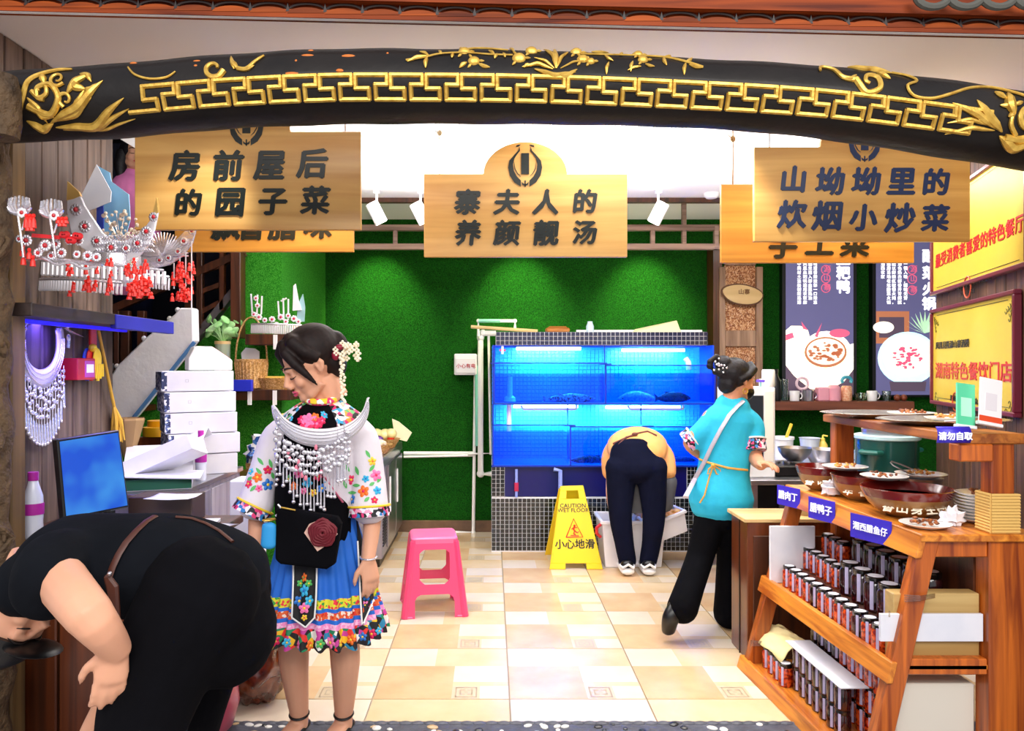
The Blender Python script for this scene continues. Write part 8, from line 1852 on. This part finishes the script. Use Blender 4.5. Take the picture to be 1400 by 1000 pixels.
b = MB(); limb(b, [q(912, 660, .12), q(908, 688, .12)], [.072, .068], n=12); b.build('grey_sleeve_cover', mat('grey_apron', '#5C5C60', .8), wc_, True); b = MB(); b.bx(q(866, 0).x, q(880, 0).x, YC+.05, YC+.06, q(0, 704).z, q(0, 655).z); b.build('grey_apron', bpy.data.materials['grey_apron'], wc_)
wsh = m('white')
for x1_ in (857, 886):
    cx_ = q(x1_, 0).x; b = MB(); limb(b, [(cx_-.0, YC-.035, .035), (cx_, YC+.06, .032), (cx_, YC+.19, .026)], [.048, .046, .042], flat=.55, side=(1, 0, 0)); [v.__setattr__('z', max(v.z, .001)) for v in b.v]; so = b.build('shoe_sole', wsh, wc_, True)
    b = MB(); limb(b, [(cx_, YC-.015, .075), (cx_, YC+.08, .065), (cx_, YC+.17, .045)], [.046, .042, .034], flat=.8, side=(1, 0, 0)); b.build('shoe_upper', m('black'), wc_, True); b = MB(); b.tube([(cx_-.046, YC-.0, .07), (cx_-.036, YC-.052, .062), (cx_, YC-.062, .088), (cx_+.036, YC-.052, .062), (cx_+.046, YC, .07)], .010, 6); b.build('white_heel_stripe', wsh, wc_, True)

# ---------- the woman in the turquoise shirt walking away to the right
YD2 = 4.25; kD = YD2/F; wd2 = thing('person', 'woman in turquoise shirt, black mask and flared trousers walking away past the counter', 'person', (P(985, 0, YD2).x, YD2, 0))
q = lambda x, y, d=0: P(x, y, YD2+d)
HM4 = frame(q(1008, 521, 0), (.88, .42, -.12), (.05, .0, 1), 1.0); b = MB(); head_volume(b, HM4)
limb(b, [q(1003, 545), q(1000, 565), q(990, 620), q(985, 690)], [.047, .11, .12, .14], flat=.75, side=(1, 0, 0), n=18)
limb(b, [q(1018, 572), q(1028, 590), q(1031, 622, -.03), q(1040, 636, -.20)], [.05, .052, .043, .030]); hand(b, q(1039, 634, -.18), (.2, 0, -1), (.35, -.9, .05), (-.9, -.2, .2), .5)
limb(b, [q(972, 572), q(962, 588), q(944, 606, .05), q(962, 625, .28)], [.05, .05, .042, .028]); hand(b, q(962, 625, .28), (1, 0, -.2), (.5, .8, 0), (0, .2, 1), .6)
limb(b, [q(972, 700), q(956, 765, -.02), q(930, 838, -.22)], [.085, .06, .038]); limb(b, [q(1000, 700), q(1000, 770, .04), q(996, 846, .04)], [.085, .06, .038])
limb(b, [q(928, 836, -.21), q(921, 848, -.22)], [.028, .026]); limb(b, [q(996, 846, .04), q(998, 856, .10)], [.036, .03])
fuse(b, 'body', skin2, wd2, .0065, 3)
h = MB(); h.sph((0, .030, .040), (.084, .098, .088), 22, 16); h.sph((0, .07, -.02), (.06, .05, .06), 14, 10)
for s in (-1, 1): h.tube([(s*.02, -.055, .105), (s*.07, -.045, .07), (s*.082, .0, .03), (s*.07, .05, .0)], [.02, .022, .022, .02], 9)
h.sph((-.015, .10, .085), (.055, .045, .045), 14, 10); h.xf(HM4)
random.seed(12)
for i in range(20): a = random.uniform(0, 6.28); c = q(985+15*math.cos(a), 499+11*math.sin(a), .0-.04); h.sph(c, random.uniform(.014, .024), 8, 6)
fuse(h, 'hair', hair_k, wd2, .006, 2)
h = MB(); h.sph((0, -.052, -.055), (.062, .056, .050), 20, 14); h.xf(HM4); h.build('face_mask', m('black'), wd2, True)
h = MB(); ringtube(h, q(1019, 535, -.07), (.3, -1, 0), .015, .003); h.build('hoop_earring', m('gold'), wd2, True); h = MB(); [h.sph(q(985+random.uniform(-9, 9), 498+random.uniform(-8, 12), -.10), .006, 6, 5) for i in range(14)]; tag(h.build('hair_pins', sil, wd2, True), kind='stuff')
tqm = mat('turquoise_cotton', '#1CB0D8', .8, noise=(7, '#28BCE0', .3), bump=(5, .5, .04)); b = MB()
limb(b, [q(1001, 558), q(998, 575), q(993, 610), q(989, 645), q(986, 672), q(986, 684)], [.10, .150, .138, .142, .172, .178], flat=[.85, .75, .8, .82, .84, .84], side=(1, 0, 0), n=22)
limb(b, [q(1016, 572), q(1027, 584), q(1027, 602, -.02)], [.070, .072, .070]); limb(b, [q(977, 574), q(965, 588), q(951, 600, .03)], [.070, .066, .062])
sh2 = fuse(b, 'turquoise_shirt', tqm, wd2, .009, 4); QT = bvh(sh2)
for (c0, c1, r0) in ((q(1027, 602, -.02), q(1029, 617, -.04), .074), (q(948, 598, .03), q(938, 605, .04), .060)): b = MB(); b.tube([c0, c1], [r0, r0*1.02], 22); b.build('floral_cuff', cf, wd2, True, ang=60); b = MB(); ringtube(b, c0, c1-c0, r0+.002, .005); b.build('white_trim', wtrim, wd2, True)
b = MB(); ps = [hit(QT, x, y, .012)[0] for x, y in [(1016, 549), (1008, 556), (997, 568), (985, 588), (973, 611), (962, 634), (950, 655), (943, 668)]]; ps = [p for p in ps if p]+[q(937, 680, -.16)]; b.tube(ps, .016, 8, flat=.5); b.build('silver_bag_strap', mat('silver_cord', '#C4BCC8', .35, .4, bump=(120, .8, .004)), wd2, True)
b = MB(); b.tube([p for p in (hit(QT, x, y, .010)[0] for x, y in [(956, 628), (966, 632), (980, 636), (995, 640), (1010, 642), (1022, 643)]) if p], .006, 6); c = hit(QT, 975, 637, .016)[0] or q(975, 637, -.12)
for (dx, dz) in ((.045, -.05), (-.03, -.045)): b.tube([c, c+Vector((dx*.8, 0, dz*.4)), c+Vector((dx, 0, dz)), c+Vector((dx*.4, 0, dz*.9)), c], .004, 6)
b.tube([c, c+Vector((-.02, 0, -.06)), c+Vector((-.05, -.01, -.16)), c+Vector((-.075, -.01, -.20))], .0045, 6); b.sph(c, .012, 8, 6); b.build('gold_belt_cord', mat('gold_cord', '#D8A040', .5), wd2, True)
b = MB(); ringtube(b, q(1002, 551), (0, .1, 1), .062, .006); b.build('dark_neck_trim', m('black'), wd2, True)
b = MB(); limb(b, [q(986, 676), q(986, 700)], [.150, .150], flat=.82, side=(1, 0, 0), n=20); limb(b, [q(974, 700), q(957, 762, -.03), q(944, 800, -.12), q(933, 832, -.20)], [.105, .086, .088, .095], flat=.85, n=18); limb(b, [q(1003, 700), q(1001, 765, .04), q(999, 810, .04), q(998, 838, .04)], [.105, .085, .086, .092], n=18)
fuse(b, 'flared_trousers', blackf, wd2, .009, 4)
b = MB(); limb(b, [q(925, 828, -.21), q(917, 846, -.23), q(914, 862, -.19)], [.040, .046, .036], flat=.75, side=(1, 0, 0)); b.build('raised_shoe', m('black'), wd2, True); b = MB(); limb(b, [q(1000, 846, .02), (q(1002, 0).x, YD2+.14, .04)], [.045, .04], flat=.8); [v.__setattr__('z', max(v.z, .002)) for v in b.v]; b.build('shoe', m('black'), wd2, True)

# ---------- person in pink on the stairs, mostly hidden by the signs
YE = 5.55; q = lambda x, y, d=0: P(x, y, YE+d); struct(MB().bx(-3.4, -2.1, 5.35, 5.85, 1.36, 1.42).build('floor_landing', m('dark')), 'stair landing'); pe = thing('person', 'person in pink top with long black hair standing on the stairs behind the left sign', 'person', (q(180, 0).x, YE, 1.42))
b = MB(); HM5 = frame(q(183, 212), (.6, -.75, 0), (0, 0, 1), 1.0); head_volume(b, HM5); limb(b, [q(183, 235), q(180, 270), q(180, 330), q(180, 390)], [.05, .12, .12, .13], flat=.7, side=(1, 0, 0)); limb(b, [q(160, 262), q(158, 320), q(160, 370)], [.05, .04, .03]); limb(b, [q(202, 262), q(206, 320), q(204, 370)], [.05, .04, .03])
hand(b, q(160, 370), (1, 0, 0), (0, 0, -1), (0, -1, 0)); hand(b, q(204, 370), (-1, 0, 0), (0, 0, -1), (0, -1, 0))
for x in (170, 192): limb(b, [q(x, 390), q(x, 450), q(x, 500)], [.08, .06, .04]); limb(b, [(q(x, 0).x, YE, 1.46), (q(x, 0).x, YE-.15, 1.445)], [.035, .03], flat=.8)
fuse(b, 'body', skin, pe, .009, 3); face_bits(HM5, pe, '#C82040'); b = MB(); limb(b, [q(183, 240), q(180, 262), q(180, 330), q(180, 395)], [.08, .165, .15, .17], flat=.7, side=(1, 0, 0), n=18); limb(b, [q(164, 258), q(157, 300), q(156, 340)], [.07, .06, .06]); limb(b, [q(198, 258), q(207, 300), q(208, 340)], [.07, .06, .06]); fuse(b, 'pink_top', mat('pink_cotton', '#F088C8', .8, bump=(6, .4, .03)), pe, .01, 3)
h = MB(); h.sph((0, .03, .035), (.09, .10, .095), 20, 14); h.tube([(-.06, .03, .02), (-.085, .02, -.08), (-.09, .0, -.2), (-.08, -.02, -.26)], [.05, .05, .04, .01], 10); h.tube([(.06, .03, .02), (.08, .03, -.08), (.08, .02, -.2)], [.05, .05, .02], 10); h.tube([(0, .08, .0), (0, .09, -.2)], [.07, .06], 10); h.xf(HM5); h.build('hair', hair_k, pe, True)
b = MB(); limb(b, [q(180, 392), q(180, 410)], [.15, .15], flat=.7, side=(1, 0, 0)); [limb(b, [q(x, 405), q(x, 450), q(x, 490)], [.095, .075, .06]) for x in (170, 192)]; fuse(b, 'trousers', navyf, pe, .01, 3)
for x in (170, 192): b = MB(); limb(b, [(q(x, 0).x, YE+.02, 1.455), (q(x, 0).x, YE-.16, 1.45)], [.042, .036], flat=.7); [v.__setattr__('z', max(v.z, 1.421)) for v in b.v]; b.build('white_shoe', m('white'), pe, True)
